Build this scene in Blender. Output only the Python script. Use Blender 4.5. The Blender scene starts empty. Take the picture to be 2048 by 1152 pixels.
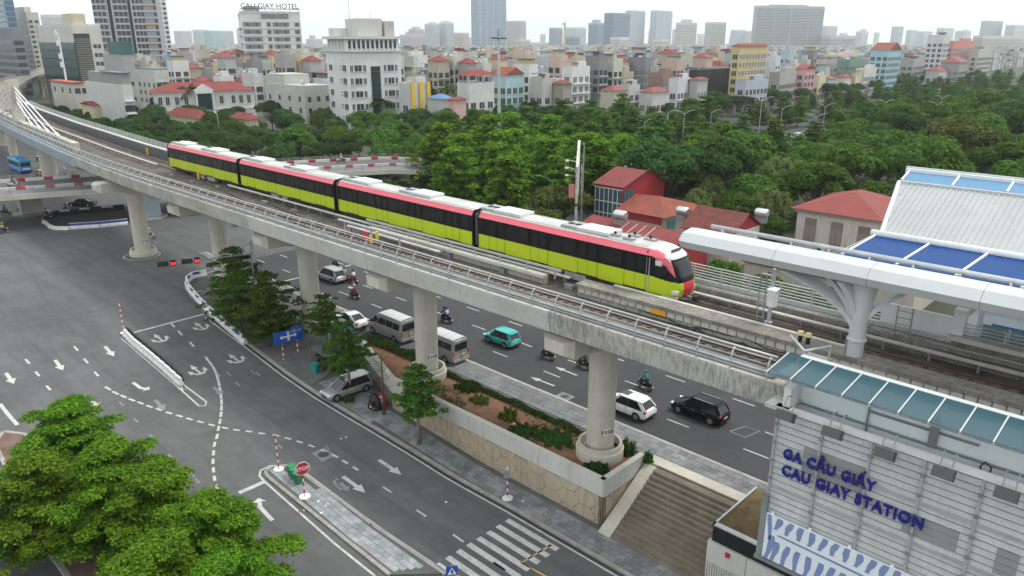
import bpy, math, random
import numpy as np
from mathutils import Vector, Matrix
R = math.radians
rnd = random.Random(11)
scene = bpy.context.scene
COL = scene.collection
# ------------------------------------------------------------------ camera (X runs along the viaduct, Y away across it)
FPX, VH, HC = 1500.0, 496.0, 29.0            # focal length and horizon offset in photo pixels, camera height in metres
TH = math.atan2(VH, FPX)
_n = math.hypot(1640.0, math.hypot(FPX, VH))
EX = (1640.0 / _n, -math.hypot(FPX, VH) / _n)
RT, FW = (EX[0], -EX[1]), (EX[1], EX[0])
cam_d = bpy.data.cameras.new('camera'); cam = bpy.data.objects.new('camera', cam_d); COL.objects.link(cam)
cam_d.sensor_width = 36.0; cam_d.lens = FPX / 2048 * 36.0
cam_d.clip_start = 0.5; cam_d.clip_end = 20000
cam.location = (0, 0, HC); cam.rotation_euler = (math.pi / 2 - TH, 0, math.atan2(-FW[0], FW[1]))
scene.camera = cam
# ------------------------------------------------------------------ sky, sun, exposure (bright overcast)
w = bpy.data.worlds.new('World'); scene.world = w; w.use_nodes = True
nt = w.node_tree; nt.nodes.clear()
_o = nt.nodes.new('ShaderNodeOutputWorld'); _b = nt.nodes.new('ShaderNodeBackground')
_s = nt.nodes.new('ShaderNodeTexSky'); _s.sky_type = 'NISHITA'; _s.sun_disc = False
_s.sun_elevation = R(58); _s.sun_rotation = R(200); _s.dust_density = 4.0; _s.air_density = 1.0
_h = nt.nodes.new('ShaderNodeHueSaturation'); _h.inputs['Saturation'].default_value = 0.12; _h.inputs['Value'].default_value = 0.55
_x = nt.nodes.new('ShaderNodeMixRGB'); _x.inputs['Fac'].default_value = 0.88
_x.inputs['Color2'].default_value = (8.1, 8.6, 8.8, 1)
nt.links.new(_s.outputs[0], _h.inputs['Color']); nt.links.new(_h.outputs[0], _x.inputs['Color1'])
_t = nt.nodes.new('ShaderNodeTexCoord'); _n2 = nt.nodes.new('ShaderNodeTexNoise'); _n2.inputs['Scale'].default_value = 2.2; _n2.inputs['Detail'].default_value = 3.0
_r = nt.nodes.new('ShaderNodeMapRange'); _r.inputs[1].default_value = 0.3; _r.inputs[2].default_value = 0.7; _r.inputs[3].default_value = 0.9; _r.inputs[4].default_value = 1.03
_m = nt.nodes.new('ShaderNodeMixRGB'); _m.blend_type = 'MULTIPLY'; _m.inputs['Fac'].default_value = 1.0
nt.links.new(_t.outputs['Generated'], _n2.inputs['Vector']); nt.links.new(_n2.outputs['Fac'], _r.inputs[0]); nt.links.new(_x.outputs[0], _m.inputs['Color1']); nt.links.new(_r.outputs[0], _m.inputs['Color2'])
nt.links.new(_m.outputs[0], _b.inputs['Color']); _b.inputs['Strength'].default_value = 0.105
nt.links.new(_b.outputs[0], _o.inputs[0])
sun_d = bpy.data.lights.new('sun', 'SUN'); sun = bpy.data.objects.new('sun', sun_d); COL.objects.link(sun)
sun_d.energy = 1.5; sun_d.angle = R(14); sun_d.color = (1.0, 0.95, 0.87)
sun.rotation_euler = (R(30), 0, R(150))
scene.view_settings.view_transform = 'Standard'; scene.view_settings.look = 'None'
scene.view_settings.exposure = 0.73; scene.view_settings.gamma = 1.0; scene.view_settings.use_curve_mapping = False
scene.render.engine = 'CYCLES'
cy = scene.cycles
cy.use_denoising = True; cy.max_bounces = 6; cy.diffuse_bounces = 3; cy.glossy_bounces = 3; cy.transmission_bounces = 4
cy.transparent_max_bounces = 8; cy.volume_bounces = 2; cy.caustics_reflective = False; cy.caustics_refractive = False
cy.use_adaptive_sampling = True; cy.adaptive_threshold = 0.02
# ------------------------------------------------------------------ measuring helpers: photo pixel -> place on a known plane
def ray(px, py):
    u, v = px - 1024, 576 - py
    f = v * math.sin(TH) + FPX * math.cos(TH)
    return (u * RT[0] + f * FW[0], u * RT[1] + f * FW[1], v * math.cos(TH) - FPX * math.sin(TH))
def at(px, py, z=0.0):
    r = ray(px, py); k = (z - HC) / r[2]; return (r[0] * k, r[1] * k, z)
def aty(px, py, Y):
    r = ray(px, py); k = Y / r[1]; return (r[0] * k, Y, HC + r[2] * k)
def zat(px, py, x, y):
    r = ray(px, py); k = math.hypot(x, y) / math.hypot(r[0], r[1]); return HC + r[2] * k
def clamp(a, lo=0., hi=1.): return max(lo, min(hi, a))
def lerp(a, b, t): return a + (b - a) * t
def interp(pts, x):
    for (x0, y0), (x1, y1) in zip(pts, pts[1:]):
        if x0 <= x <= x1: return y0 + (y1 - y0) * (x - x0) / (x1 - x0)
    return pts[0][1] if x < pts[0][0] else pts[-1][1]
# ------------------------------------------------------------------ mesh helpers
class MB:
    def __init__(s): s.v = []; s.f = []; s.m = []; s.mi = 0
    def add(s, vs, fs):
        n = len(s.v); s.v += [tuple(p) for p in vs]; s.f += [tuple(i + n for i in f) for f in fs]; s.m += [s.mi] * len(fs); return s
    def hexa(s, p): return s.add(p, [(3, 2, 1, 0), (4, 5, 6, 7), (0, 1, 5, 4), (1, 2, 6, 5), (2, 3, 7, 6), (3, 0, 4, 7)])
    def box(s, x0, x1, y0, y1, z0, z1):
        return s.hexa([(x0, y0, z0), (x1, y0, z0), (x1, y1, z0), (x0, y1, z0), (x0, y0, z1), (x1, y0, z1), (x1, y1, z1), (x0, y1, z1)])
    def obox(s, c, sz, rz=0., rx=0., ry=0.):
        M = Matrix.Translation(c) @ Matrix.Rotation(rz, 4, 'Z') @ Matrix.Rotation(ry, 4, 'Y') @ Matrix.Rotation(rx, 4, 'X')
        a, b, d = sz[0] / 2, sz[1] / 2, sz[2] / 2
        return s.hexa([M @ Vector(p) for p in ((-a, -b, -d), (a, -b, -d), (a, b, -d), (-a, b, -d), (-a, -b, d), (a, -b, d), (a, b, d), (-a, b, d))])
    def quad(s, a, b, c, d): return s.add([a, b, c, d], [(0, 1, 2, 3)])
    def prism(s, poly, z0, z1):
        n = len(poly); A = sum(poly[i][0] * poly[(i + 1) % n][1] - poly[(i + 1) % n][0] * poly[i][1] for i in range(n))
        if A < 0: poly = poly[::-1]
        f0 = z0 if callable(z0) else (lambda x, y: z0); f1 = z1 if callable(z1) else (lambda x, y: z1)
        return s.add([(x, y, f0(x, y)) for x, y in poly] + [(x, y, f1(x, y)) for x, y in poly],
                     [tuple(range(n))[::-1], tuple(range(n, 2 * n))] + [(i, (i + 1) % n, n + (i + 1) % n, n + i) for i in range(n)])
    def xz(s, poly, y0, y1):     # polygon in (x,z), extruded along y
        n = len(poly); A = sum(poly[i][0] * poly[(i + 1) % n][1] - poly[(i + 1) % n][0] * poly[i][1] for i in range(n))
        if A < 0: poly = poly[::-1]
        return s.add([(x, y0, z) for x, z in poly] + [(x, y1, z) for x, z in poly],
                     [tuple(range(n)), tuple(range(n, 2 * n))[::-1]] + [(i, n + i, n + (i + 1) % n, (i + 1) % n) for i in range(n)])
    def yz(s, poly, x0, x1):
        n = len(poly); A = sum(poly[i][0] * poly[(i + 1) % n][1] - poly[(i + 1) % n][0] * poly[i][1] for i in range(n))
        if A < 0: poly = poly[::-1]
        return s.add([(x0, y, z) for y, z in poly] + [(x1, y, z) for y, z in poly],
                     [tuple(range(n))[::-1], tuple(range(n, 2 * n))] + [(i, (i + 1) % n, n + (i + 1) % n, n + i) for i in range(n)])
    def cyl(s, p0, p1, r0, r1=None, n=8, cap=True):
        r1 = r0 if r1 is None else r1
        p0, p1 = Vector(p0), Vector(p1); d = (p1 - p0).normalized()
        a = d.orthogonal().normalized(); b = d.cross(a)
        vs = [p + (a * math.cos(2 * math.pi * i / n) + b * math.sin(2 * math.pi * i / n)) * r for p, r in ((p0, r0), (p1, r1)) for i in range(n)]
        fs = [(i, (i + 1) % n, n + (i + 1) % n, n + i) for i in range(n)]
        if cap: fs += [tuple(range(n))[::-1], tuple(range(n, 2 * n))]
        return s.add(vs, fs)
    def tube(s, pts, r, n=6, cap=True):
        pts = [Vector(p) for p in pts]; rr = r if hasattr(r, '__len__') else [r] * len(pts)
        d0 = (pts[1] - pts[0]).normalized(); a = d0.orthogonal().normalized(); vs = []
        for i, p in enumerate(pts):
            d = (pts[min(i + 1, len(pts) - 1)] - pts[max(i - 1, 0)]).normalized()
            a = (a - d * a.dot(d)).normalized(); b = d.cross(a)
            vs += [p + (a * math.cos(2 * math.pi * k / n) + b * math.sin(2 * math.pi * k / n)) * rr[i] for k in range(n)]
        fs = [(i * n + k, i * n + (k + 1) % n, (i + 1) * n + (k + 1) % n, (i + 1) * n + k) for i in range(len(pts) - 1) for k in range(n)]
        if cap: fs += [tuple(range(n))[::-1], tuple(range((len(pts) - 1) * n, len(pts) * n))]
        return s.add(vs, fs)
    def loft(s, rings, cap=True, closed=True):
        n = len(rings[0]); vs = [p for r_ in rings for p in r_]; m = n if closed else n - 1
        fs = [(i * n + k, i * n + (k + 1) % n, (i + 1) * n + (k + 1) % n, (i + 1) * n + k) for i in range(len(rings) - 1) for k in range(m)]
        if cap and closed: fs += [tuple(range(n))[::-1], tuple(range((len(rings) - 1) * n, len(rings) * n))]
        return s.add(vs, fs)
    def lathe(s, c, prof, n=16):
        return s.loft([[(c[0] + r * math.cos(2 * math.pi * k / n), c[1] + r * math.sin(2 * math.pi * k / n), c[2] + z) for k in range(n)] for r, z in prof])
    def sph(s, c, r, n=10, m=6, sc=(1, 1, 1)):
        pr = [(max(1e-3, math.sin(math.pi * i / m)) , -math.cos(math.pi * i / m)) for i in range(m + 1)]
        return s.loft([[(c[0] + r * a * sc[0] * math.cos(2 * math.pi * k / n), c[1] + r * a * sc[1] * math.sin(2 * math.pi * k / n), c[2] + r * z * sc[2]) for k in range(n)] for a, z in pr])
    def mesh(s, name, mats, smooth=False, o=(0, 0, 0)):
        me = bpy.data.meshes.new(name)
        me.from_pydata([(p[0] - o[0], p[1] - o[1], p[2] - o[2]) for p in s.v], [], s.f)
        for m in (mats if isinstance(mats, (list, tuple)) else [mats]): me.materials.append(m)
        if any(s.m): me.polygons.foreach_set('material_index', s.m)
        if smooth: me.polygons.foreach_set('use_smooth', [True] * len(s.f))
        return me
    def build(s, name, mats, parent=None, smooth=False, o=None):
        if o is None: o = ORG.get(parent.name, (0, 0, 0)) if parent is not None else (0, 0, 0)
        me = s.mesh(name, mats, smooth, o)
        return link(name, me, parent)
ORG = {}
def link(name, me, parent=None, loc=None, rot=None, sc=None):
    ob = bpy.data.objects.new(name, me); COL.objects.link(ob)
    if parent is not None: ob.parent = parent
    if loc is not None: ob.location = loc
    if rot is not None: ob.rotation_euler = rot
    if sc is not None: ob.scale = sc
    if parent is not None and parent.name in ORG: ORG[ob.name] = ORG[parent.name]
    return ob
def tag(o, label=None, cat=None, group=None, kind=None):
    if label: o['label'] = label
    if cat: o['category'] = cat
    if group: o['group'] = group
    if kind: o['kind'] = kind
    return o
def thing(name, label, cat, loc=(0, 0, 0), rz=0., group=None, wc=True):
    o = bpy.data.objects.new(name, None); o.empty_display_size = 0.3; COL.objects.link(o)
    o.location = loc; o.rotation_euler = (0, 0, rz); tag(o, label, cat, group)
    ORG[o.name] = tuple(loc) if wc else (0, 0, 0)      # wc: parts are written in world metres
    return o
def copy_tree(o, parent=None):
    c = o.copy(); COL.objects.link(c)
    if parent is not None: c.parent = parent
    for ch in o.children: copy_tree(ch, c)
    return c
def smooth_by_angle(o, a=40):
    me = o.data
    me.polygons.foreach_set('use_smooth', [True] * len(me.polygons)); me.set_sharp_from_angle(angle=R(a))
    return o
def bevel(o, wdt=0.03, seg=2):
    m = o.modifiers.new('bevel', 'BEVEL'); m.width = wdt; m.segments = seg; m.limit_method = 'ANGLE'; return o
def text(name, body, mat, size, parent=None, loc=(0, 0, 0), rot=(0, 0, 0), ext=0.01, align='LEFT', off=0.0, space=1.0, o=None):
    cu = bpy.data.curves.new(name, 'FONT'); cu.body = body; cu.size = size; cu.extrude = ext; cu.align_x = align; cu.offset = off
    cu.space_character = space; cu.resolution_u = 3
    t = bpy.data.objects.new(name, cu); COL.objects.link(t)
    dg = bpy.context.evaluated_depsgraph_get(); me = bpy.data.meshes.new_from_object(t.evaluated_get(dg))
    bpy.data.objects.remove(t); me.materials.clear(); me.materials.append(mat)
    if parent is not None:
        g = ORG.get(parent.name, (0, 0, 0)); loc = (loc[0] - g[0], loc[1] - g[1], loc[2] - g[2])
    ob = link(name, me, parent, loc, rot); return ob
def split_letters(o, name='letter'):
    # one part per letter: loose pieces whose x ranges overlap (accents, counters) stay together
    me = o.data; n = len(me.vertices); par = list(range(n))
    def find(a):
        while par[a] != a: par[a] = par[par[a]]; a = par[a]
        return a
    for e in me.edges: par[find(e.vertices[0])] = find(e.vertices[1])
    isl = {}
    for i in range(n): isl.setdefault(find(i), []).append(i)
    G = sorted(([min(me.vertices[i].co.x for i in v), max(me.vertices[i].co.x for i in v), set(v)] for v in isl.values()), key=lambda g: g[0]); out = []
    for g in G:
        if out and g[0] < out[-1][1] - .35 * min(g[1] - g[0], out[-1][1] - out[-1][0]): out[-1][1] = max(out[-1][1], g[1]); out[-1][2] |= g[2]
        else: out.append(g)
    for g in out:
        ids = sorted(g[2]); mp = {k: j for j, k in enumerate(ids)}; m2 = bpy.data.meshes.new(name); m2.from_pydata([me.vertices[i].co[:] for i in ids], [], [tuple(mp[i] for i in p.vertices) for p in me.polygons if p.vertices[0] in g[2]]); m2.materials.append(me.materials[0])
        c = link(name, m2, o.parent, o.location, o.rotation_euler, o.scale)
    bpy.data.objects.remove(o)
# ------------------------------------------------------------------ materials
def mat(name, col, rough=0.75, metal=0.0, var=0.12, scale=0.6, bump=0.0, bscale=8.0, streak=0.0, scol=(0.05, 0.045, 0.04), spec=0.4,
        fine=0.0, grime=0.0, alpha=None, emit=None, rand=0.0, trans=0.0, obj=False, thr=(0.45, 0.72), sscale=(1.6, 1.6, 0.12)):
    m = bpy.data.materials.new(name); m.use_nodes = True; n = m.node_tree.nodes; L = m.node_tree.links
    b = n['Principled BSDF']; b.inputs['Roughness'].default_value = rough; b.inputs['Metallic'].default_value = metal
    b.inputs['Specular IOR Level'].default_value = spec
    c4 = (col[0], col[1], col[2], 1); b.inputs['Base Color'].default_value = c4
    if obj:
        tc = n.new('ShaderNodeTexCoord'); P = tc.outputs['Object']
    else:
        g = n.new('ShaderNodeNewGeometry'); P = g.outputs['Position']
    cur = None
    def mix(fac, a, bcol, mode='MIX'):
        x = n.new('ShaderNodeMixRGB'); x.blend_type = mode
        if hasattr(fac, 'node'): L.new(fac, x.inputs['Fac'])
        else: x.inputs['Fac'].default_value = fac
        for k, s_ in (('Color1', a), ('Color2', bcol)):
            if hasattr(s_, 'node'): L.new(s_, x.inputs[k])
            else: x.inputs[k].default_value = (s_[0], s_[1], s_[2], 1)
        return x.outputs[0]
    def noise(sc, det=4, vec=None, rg=0.6):
        x = n.new('ShaderNodeTexNoise'); x.inputs['Scale'].default_value = sc; x.inputs['Detail'].default_value = det; x.inputs['Roughness'].default_value = rg
        L.new(vec if vec else P, x.inputs['Vector']); return x.outputs['Fac']
    def ramp(f, a, b_):
        x = n.new('ShaderNodeMapRange'); x.inputs[1].default_value = a; x.inputs[2].default_value = b_; L.new(f, x.inputs[0]); return x.outputs[0]
    cur = c4
    if var > 0:
        f = ramp(noise(scale, 5), 0.3, 0.7)
        cur = mix(f, [c * (1 - var) for c in col], [min(1, c * (1 + var)) for c in col])
    if fine > 0:
        f = ramp(noise(scale * 14, 3), 0.3, 0.7); cur = mix(f, mix(fine, cur, (0, 0, 0)), cur)
    if streak > 0:
        mp = n.new('ShaderNodeMapping'); mp.inputs['Scale'].default_value = sscale; L.new(P, mp.inputs['Vector'])
        f = ramp(noise(2.2, 5, mp.outputs[0], 0.7), thr[0], thr[1])
        f2 = ramp(noise(0.25, 3), 0.28, 0.52)
        x = n.new('ShaderNodeMath'); x.operation = 'MULTIPLY'; L.new(f, x.inputs[0]); L.new(f2, x.inputs[1])
        y = n.new('ShaderNodeMath'); y.operation = 'MULTIPLY'; L.new(x.outputs[0], y.inputs[0]); y.inputs[1].default_value = streak
        cur = mix(y.outputs[0], cur, scol)
    if grime > 0:
        f = ramp(noise(scale * 2.3, 6, None, 0.75), 0.5, 0.75)
        y = n.new('ShaderNodeMath'); y.operation = 'MULTIPLY'; L.new(f, y.inputs[0]); y.inputs[1].default_value = grime
        cur = mix(y.outputs[0], cur, scol)
    if rand > 0:
        oi = n.new('ShaderNodeObjectInfo'); hs = n.new('ShaderNodeHueSaturation')
        mr = n.new('ShaderNodeMapRange'); L.new(oi.outputs['Random'], mr.inputs[0]); mr.inputs[3].default_value = 1 - rand; mr.inputs[4].default_value = 1 + rand
        L.new(mr.outputs[0], hs.inputs['Value'])
        if hasattr(cur, 'node'): L.new(cur, hs.inputs['Color'])
        else: hs.inputs['Color'].default_value = c4
        cur = hs.outputs[0]
    if hasattr(cur, 'node'): L.new(cur, b.inputs['Base Color'])
    if bump > 0:
        bp = n.new('ShaderNodeBump'); bp.inputs['Strength'].default_value = bump; bp.inputs['Distance'].default_value = 0.05
        L.new(noise(bscale, 4), bp.inputs['Height']); L.new(bp.outputs[0], b.inputs['Normal'])
    if alpha is not None: b.inputs['Alpha'].default_value = alpha
    if trans: b.inputs['Transmission Weight'].default_value = trans
    if emit: b.inputs['Emission Color'].default_value = (emit[0], emit[1], emit[2], 1); b.inputs['Emission Strength'].default_value = emit[3]
    return m
_mc = {}
def flat(col, rough=0.6, metal=0.0, spec=0.4, var=0.06):
    k = (tuple(round(c, 3) for c in col), rough, metal, spec, var)
    if k not in _mc: _mc[k] = mat('paint_%d' % len(_mc), col, rough, metal, var=var, scale=0.4, spec=spec)
    return _mc[k]
CONC = mat('concrete_stained', (0.52, 0.5, 0.455), 0.9, var=0.16, scale=0.35, bump=0.25, bscale=9, streak=0.62, grime=0.2, fine=0.12, scol=(0.06, 0.055, 0.048), thr=(0.42, 0.64), sscale=(4.0, 4.0, 0.012))
CONC_C = mat('concrete_clean', (0.56, 0.53, 0.455), 0.9, var=0.12, scale=0.3, bump=0.2, streak=0.25, fine=0.1, scol=(0.16, 0.14, 0.11))
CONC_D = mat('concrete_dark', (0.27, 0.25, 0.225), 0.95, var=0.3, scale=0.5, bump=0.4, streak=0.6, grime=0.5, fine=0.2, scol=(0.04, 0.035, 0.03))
CONC_W = mat('concrete_pale', (0.56, 0.55, 0.51), 0.85, var=0.1, scale=0.4, bump=0.15, streak=0.25, fine=0.08, scol=(0.2, 0.17, 0.13))
DECK = mat('deck_bed', (0.135, 0.115, 0.1), 0.95, var=0.4, scale=0.7, bump=0.6, grime=0.6, fine=0.3, scol=(0.03, 0.025, 0.022))
GALV = mat('galvanised', (0.52, 0.54, 0.55), 0.45, 0.55, var=0.12, scale=2.0, spec=0.5)
GALV_D = mat('galvanised_dull', (0.28, 0.3, 0.31), 0.55, 0.4, var=0.2, scale=1.5)
RAILM = mat('rail_steel', (0.17, 0.12, 0.095), 0.5, 0.5, var=0.25, scale=1.2)
STEELB = mat('steel_bluegrey', (0.36, 0.42, 0.47), 0.55, 0.0, var=0.1, scale=0.3, streak=0.25, scol=(0.2, 0.22, 0.24))
WHITE = mat('white_paint', (0.74, 0.75, 0.75), 0.55, var=0.05, scale=0.5, streak=0.18, scol=(0.35, 0.33, 0.3))
BLACK = mat('black_paint', (0.018, 0.018, 0.02), 0.45, var=0.1)
DARK = mat('dark_void', (0.03, 0.03, 0.032), 0.8, var=0.2)
GLASS_D = mat('dark_glass', (0.015, 0.018, 0.022), 0.08, 0.0, var=0.0, spec=0.6)
RUBBER = mat('rubber', (0.02, 0.02, 0.02), 0.85, var=0.1)
CHROME = mat('chrome', (0.6, 0.61, 0.62), 0.2, 0.9, var=0.0)
PAINT_W = mat('road_paint', (0.55, 0.55, 0.52), 0.8, var=0.15, scale=1.4, grime=0.8, fine=0.2, scol=(0.2, 0.2, 0.195))
PAINT_F = mat('road_paint_worn', (0.25, 0.25, 0.245), 0.85, var=0.2, scale=1.5, grime=0.6, fine=0.2, scol=(0.1, 0.1, 0.1))
PAINT_Y = mat('road_paint_yellow', (0.55, 0.36, 0.09), 0.8, var=0.15, scale=1.5, grime=0.5, scol=(0.2, 0.15, 0.07))
RED = mat('signal_red', (0.5, 0.02, 0.025), 0.6, var=0.08)
BLUE = mat('sign_blue', (0.02, 0.085, 0.42), 0.5, var=0.08)
# ================================================================== ground, roads, pavements, markings
def zr(x): return -3.2 * clamp((x + 90) / 52.0) ** 1.0
def ywall(x): return 36.2 if x > -49.8 else lerp(36.2, 39.5, clamp((-49.8 - x) / 9.2))
def gz(x, y):
    z = zr(x)
    if x > -59: return z if y < ywall(x) + 0.3 else 0.0
    return z * clamp((43.5 - y) / 7.0)
def gnear(x, y):
    return zr(x) if x > -59 else zr(x) * clamp((43.5 - y) / 7.0)
def ag(px, py, dz=0.0):
    z = 0.0
    for _ in range(12):
        p = at(px, py, z + dz); z = 0.5 * z + 0.5 * gz(p[0], p[1])
    p = at(px, py, z + dz); return (p[0], p[1], gz(p[0], p[1]) + dz)
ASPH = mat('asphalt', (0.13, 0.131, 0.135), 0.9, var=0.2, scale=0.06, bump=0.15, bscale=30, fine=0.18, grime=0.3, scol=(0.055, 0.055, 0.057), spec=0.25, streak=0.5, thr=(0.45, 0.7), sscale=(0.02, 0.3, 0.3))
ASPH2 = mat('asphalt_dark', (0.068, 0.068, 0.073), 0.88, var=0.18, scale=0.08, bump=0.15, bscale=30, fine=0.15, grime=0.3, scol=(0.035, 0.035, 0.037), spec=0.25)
SOIL = mat('ground_cover', (0.07, 0.075, 0.05), 0.95, var=0.4, scale=0.05, grime=0.5, scol=(0.05, 0.045, 0.035))
PAVE = mat('paving_bed', (0.12, 0.12, 0.12), 0.95, var=0.2, scale=0.8, fine=0.2)
SLAB = mat('paving_slab', (0.24, 0.25, 0.26), 0.85, var=0.3, scale=0.5, bump=0.2, fine=0.2, grime=0.5, scol=(0.07, 0.07, 0.07), rand=0.22)
SLABL = mat('island_slab', (0.34, 0.36, 0.38), 0.85, var=0.25, scale=0.6, bump=0.2, fine=0.2, grime=0.45, scol=(0.13, 0.13, 0.135), rand=0.15)
KERB = mat('kerb_stone', (0.36, 0.35, 0.32), 0.9, var=0.2, scale=1.0, fine=0.2, grime=0.5, scol=(0.12, 0.11, 0.1))
def grid(name, xs, ys, zf, m, kind='structure'):
    b = MB(); nx = len(xs)
    b.add([(x, y, zf(x, y)) for y in ys for x in xs], [(j * nx + i, j * nx + i + 1, (j + 1) * nx + i + 1, (j + 1) * nx + i) for j in range(len(ys) - 1) for i in range(nx - 1)])
    return tag(b.build(name, m), kind=kind)
def frange(a, b, st):
    n = max(1, int(round((b - a) / st))); return [a + (b - a) * i / n for i in range(n + 1)]
XS = frange(-420, -92, 12)[:-1] + frange(-92, -36, 2) + frange(-36, 60, 8)[1:]
YS = frange(-90, 36.2, 6) + [37.3, 38.4, 39.5, 40.8, 42.2, 43.5]
road = grid('road', XS, YS, lambda x, y: gnear(x, y), ASPH)
ORG[road.name] = (0, 0, 0)
junction = grid('junction_road', frange(-420, -96, 12), [43.5, 48, 53, 58, 66], lambda x, y: 0.0, ASPH)
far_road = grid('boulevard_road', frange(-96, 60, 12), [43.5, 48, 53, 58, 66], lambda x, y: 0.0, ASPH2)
ORG[far_road.name] = (0, 0, 0)
b = MB()
X0, X1, Y0, Y1, B = -420, 60, -90, 66, 6000
for (x0, x1, y0, y1) in ((-B, X0, -B, B), (X1, B, -B, B), (X0, X1, Y1, B), (X0, X1, -B, Y0)):
    b.quad((x0, y0, -0.05), (x1, y0, -0.05), (x1, y1, -0.05), (x0, y1, -0.05))
tag(b.build('ground', SOIL), kind='structure')
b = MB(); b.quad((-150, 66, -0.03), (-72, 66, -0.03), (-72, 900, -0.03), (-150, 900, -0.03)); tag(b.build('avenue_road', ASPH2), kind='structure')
# ---------------------------------------------------------------- painted markings (parts of the roads)
def drape(poly, m, name, parent=road, dz=0.012):
    b = MB(); pts = []
    n = len(poly); b.add([(x, y, gz(x, y) + dz) for x, y in poly], [tuple(range(n))])
    A = sum(poly[i][0] * poly[(i + 1) % n][1] - poly[(i + 1) % n][0] * poly[i][1] for i in range(n))
    if A < 0: b.f = [tuple(reversed(b.f[0]))]
    return b.build(name, m, parent)
def strip(pts, wd, m, name, parent=road, dz=0.012, step=2.0):
    P = []
    for a, c in zip(pts, pts[1:]):
        n = max(1, int(math.dist(a, c) / step)); P += [(lerp(a[0], c[0], i / n), lerp(a[1], c[1], i / n)) for i in range(n)]
    P.append(pts[-1]); b = MB(); V = []
    for i, p in enumerate(P):
        q0, q1 = P[max(0, i - 1)], P[min(len(P) - 1, i + 1)]
        d = math.dist(q0, q1) or 1; nx, ny = -(q1[1] - q0[1]) / d * wd / 2, (q1[0] - q0[0]) / d * wd / 2
        V += [(p[0] - nx, p[1] - ny), (p[0] + nx, p[1] + ny)]
    b.add([(x, y, gz(x, y) + dz) for x, y in V], [(2 * i, 2 * i + 2, 2 * i + 3, 2 * i + 1) for i in range(len(P) - 1)])
    return b.build(name, m, parent)
def G2(*pp): return [ag(*p)[:2] for p in pp]
def local_poly(poly, p, d):
    return [(p[0] + u * d[0] - v * d[1], p[1] + u * d[1] + v * d[0]) for u, v in poly]
def unit(a, c):
    l = math.dist(a, c); return ((c[0] - a[0]) / l, (c[1] - a[1]) / l)
def arrow(p0, p1, m=PAINT_W, parent=road, wd=0.16, hw=0.42, hl=0.42):
    a, c = G2(p0, p1); L = math.dist(a, c); d = unit(a, c); h = L * (1 - hl)
    drape(local_poly([(0, -wd), (h, -wd), (h, -hw), (L, 0), (h, hw), (h, wd), (0, wd)], a, d), m, 'lane_arrow', parent)
def dash(p0, p1, wd=0.16, m=PAINT_W, parent=road):
    strip(G2(p0, p1), wd, m, 'lane_dash', parent)
for p0, p1 in (((12, 746), (28, 768)), ((110, 720), (126, 741)), ((210, 693), (228, 713))): arrow(p0, p1)
for cx, cy_ in ((401, 653), (319, 677), (471, 718), (394, 741)):       # combined straight-and-turn arrows
    c = ag(cx, cy_); pc = (c[0], c[1]); d = (-1.0, 0.0); k = .72
    drape(local_poly([(-1.5 * k, -.1), (.6 * k, -.1), (.6 * k, -.3), (2.1 * k, 0), (.6 * k, .3), (.6 * k, .1), (-1.5 * k, .1)], pc, d), PAINT_W, 'lane_arrow')
    for sg in (1, -1):
        drape(local_poly([(-1.0, sg * .1), (-1.0, sg * .38), (-0.5, sg * .66), (-0.66, sg * .85), (0.3, sg * .82), (-0.1, sg * .42), (-0.24, sg * .54), (-.72, sg * .3), (-.72, sg * .1)], pc, d), PAINT_W, 'lane_arrow', dz=0.016)
def bent(p0, p1, p2, m=PAINT_W):
    a, c, e = G2(p0, p1, p2); strip([a, c], .3, m, 'lane_arrow'); d = unit(c, e); L = math.dist(c, e)
    drape(local_poly([(-.1, -.16), (L * .55, -.16), (L * .5, -.5), (L, 0), (L * .5, .5), (L * .55, .16), (-.1, .16)], c, d), m, 'lane_arrow', dz=0.016)
bent((266, 765), (281, 776), (300, 779)); bent((545, 1041), (520, 1014), (517, 996)); bent((178, 799), (186, 804), (196, 812))
for p0, p1 in (((310, 800), (330, 820)), ((428, 775), (446, 790))): arrow(p0, p1, PAINT_F)
for px, py in ((243, 808), (272, 841), (304, 873), (340, 912), (385, 950), (395, 962), (437, 749), (458, 748), (475, 768), (506, 745), (516, 748), (560, 893), (655, 895)):
    dash((px - 4, py - 4), (px + 4, py + 4), .16, PAINT_F)
arrow((758, 920), (803, 950), hl=.38); arrow((686, 953), (731, 986), hl=.38)
uq = G2((676, 957), (668, 963), (674, 973), (684, 980)); strip(uq, .22, PAINT_F, 'lane_arrow'); arrow((680, 966), (697, 982), PAINT_F)
for p0, p1 in (((766, 974), (783, 985)), ((833, 1020), (852, 1033)), ((906, 1069), (927, 1084)), ((987, 1125), (1011, 1141))): dash(p0, p1)
for px, py in ((55, 723), (75, 748), (97, 776), (152, 697), (172, 722), (193, 748), (345, 650), (360, 666), (384, 689)): dash((px - 4, py - 4.5), (px + 4, py + 4.5), .2)
dots = [(216, 777), (231, 786), (247, 793), (264, 800), (281, 806), (299, 813), (318, 819), (338, 826), (359, 832), (379, 838), (401, 844), (423, 850), (450, 856), (473, 860), (498, 863), (524, 867), (552, 871), (576, 877), (599, 884), (623, 892), (648, 902), (670, 912), (690, 924), (711, 937)]
dots2 = [(414, 718), (421, 727), (427, 736), (432, 746), (435, 756), (438, 767), (440, 779), (442, 792), (443, 804), (443, 816), (442, 829), (440, 843), (437, 857), (434, 873), (429, 889), (427, 906), (426, 923), (427, 940), (429, 957), (434, 974)]
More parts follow.
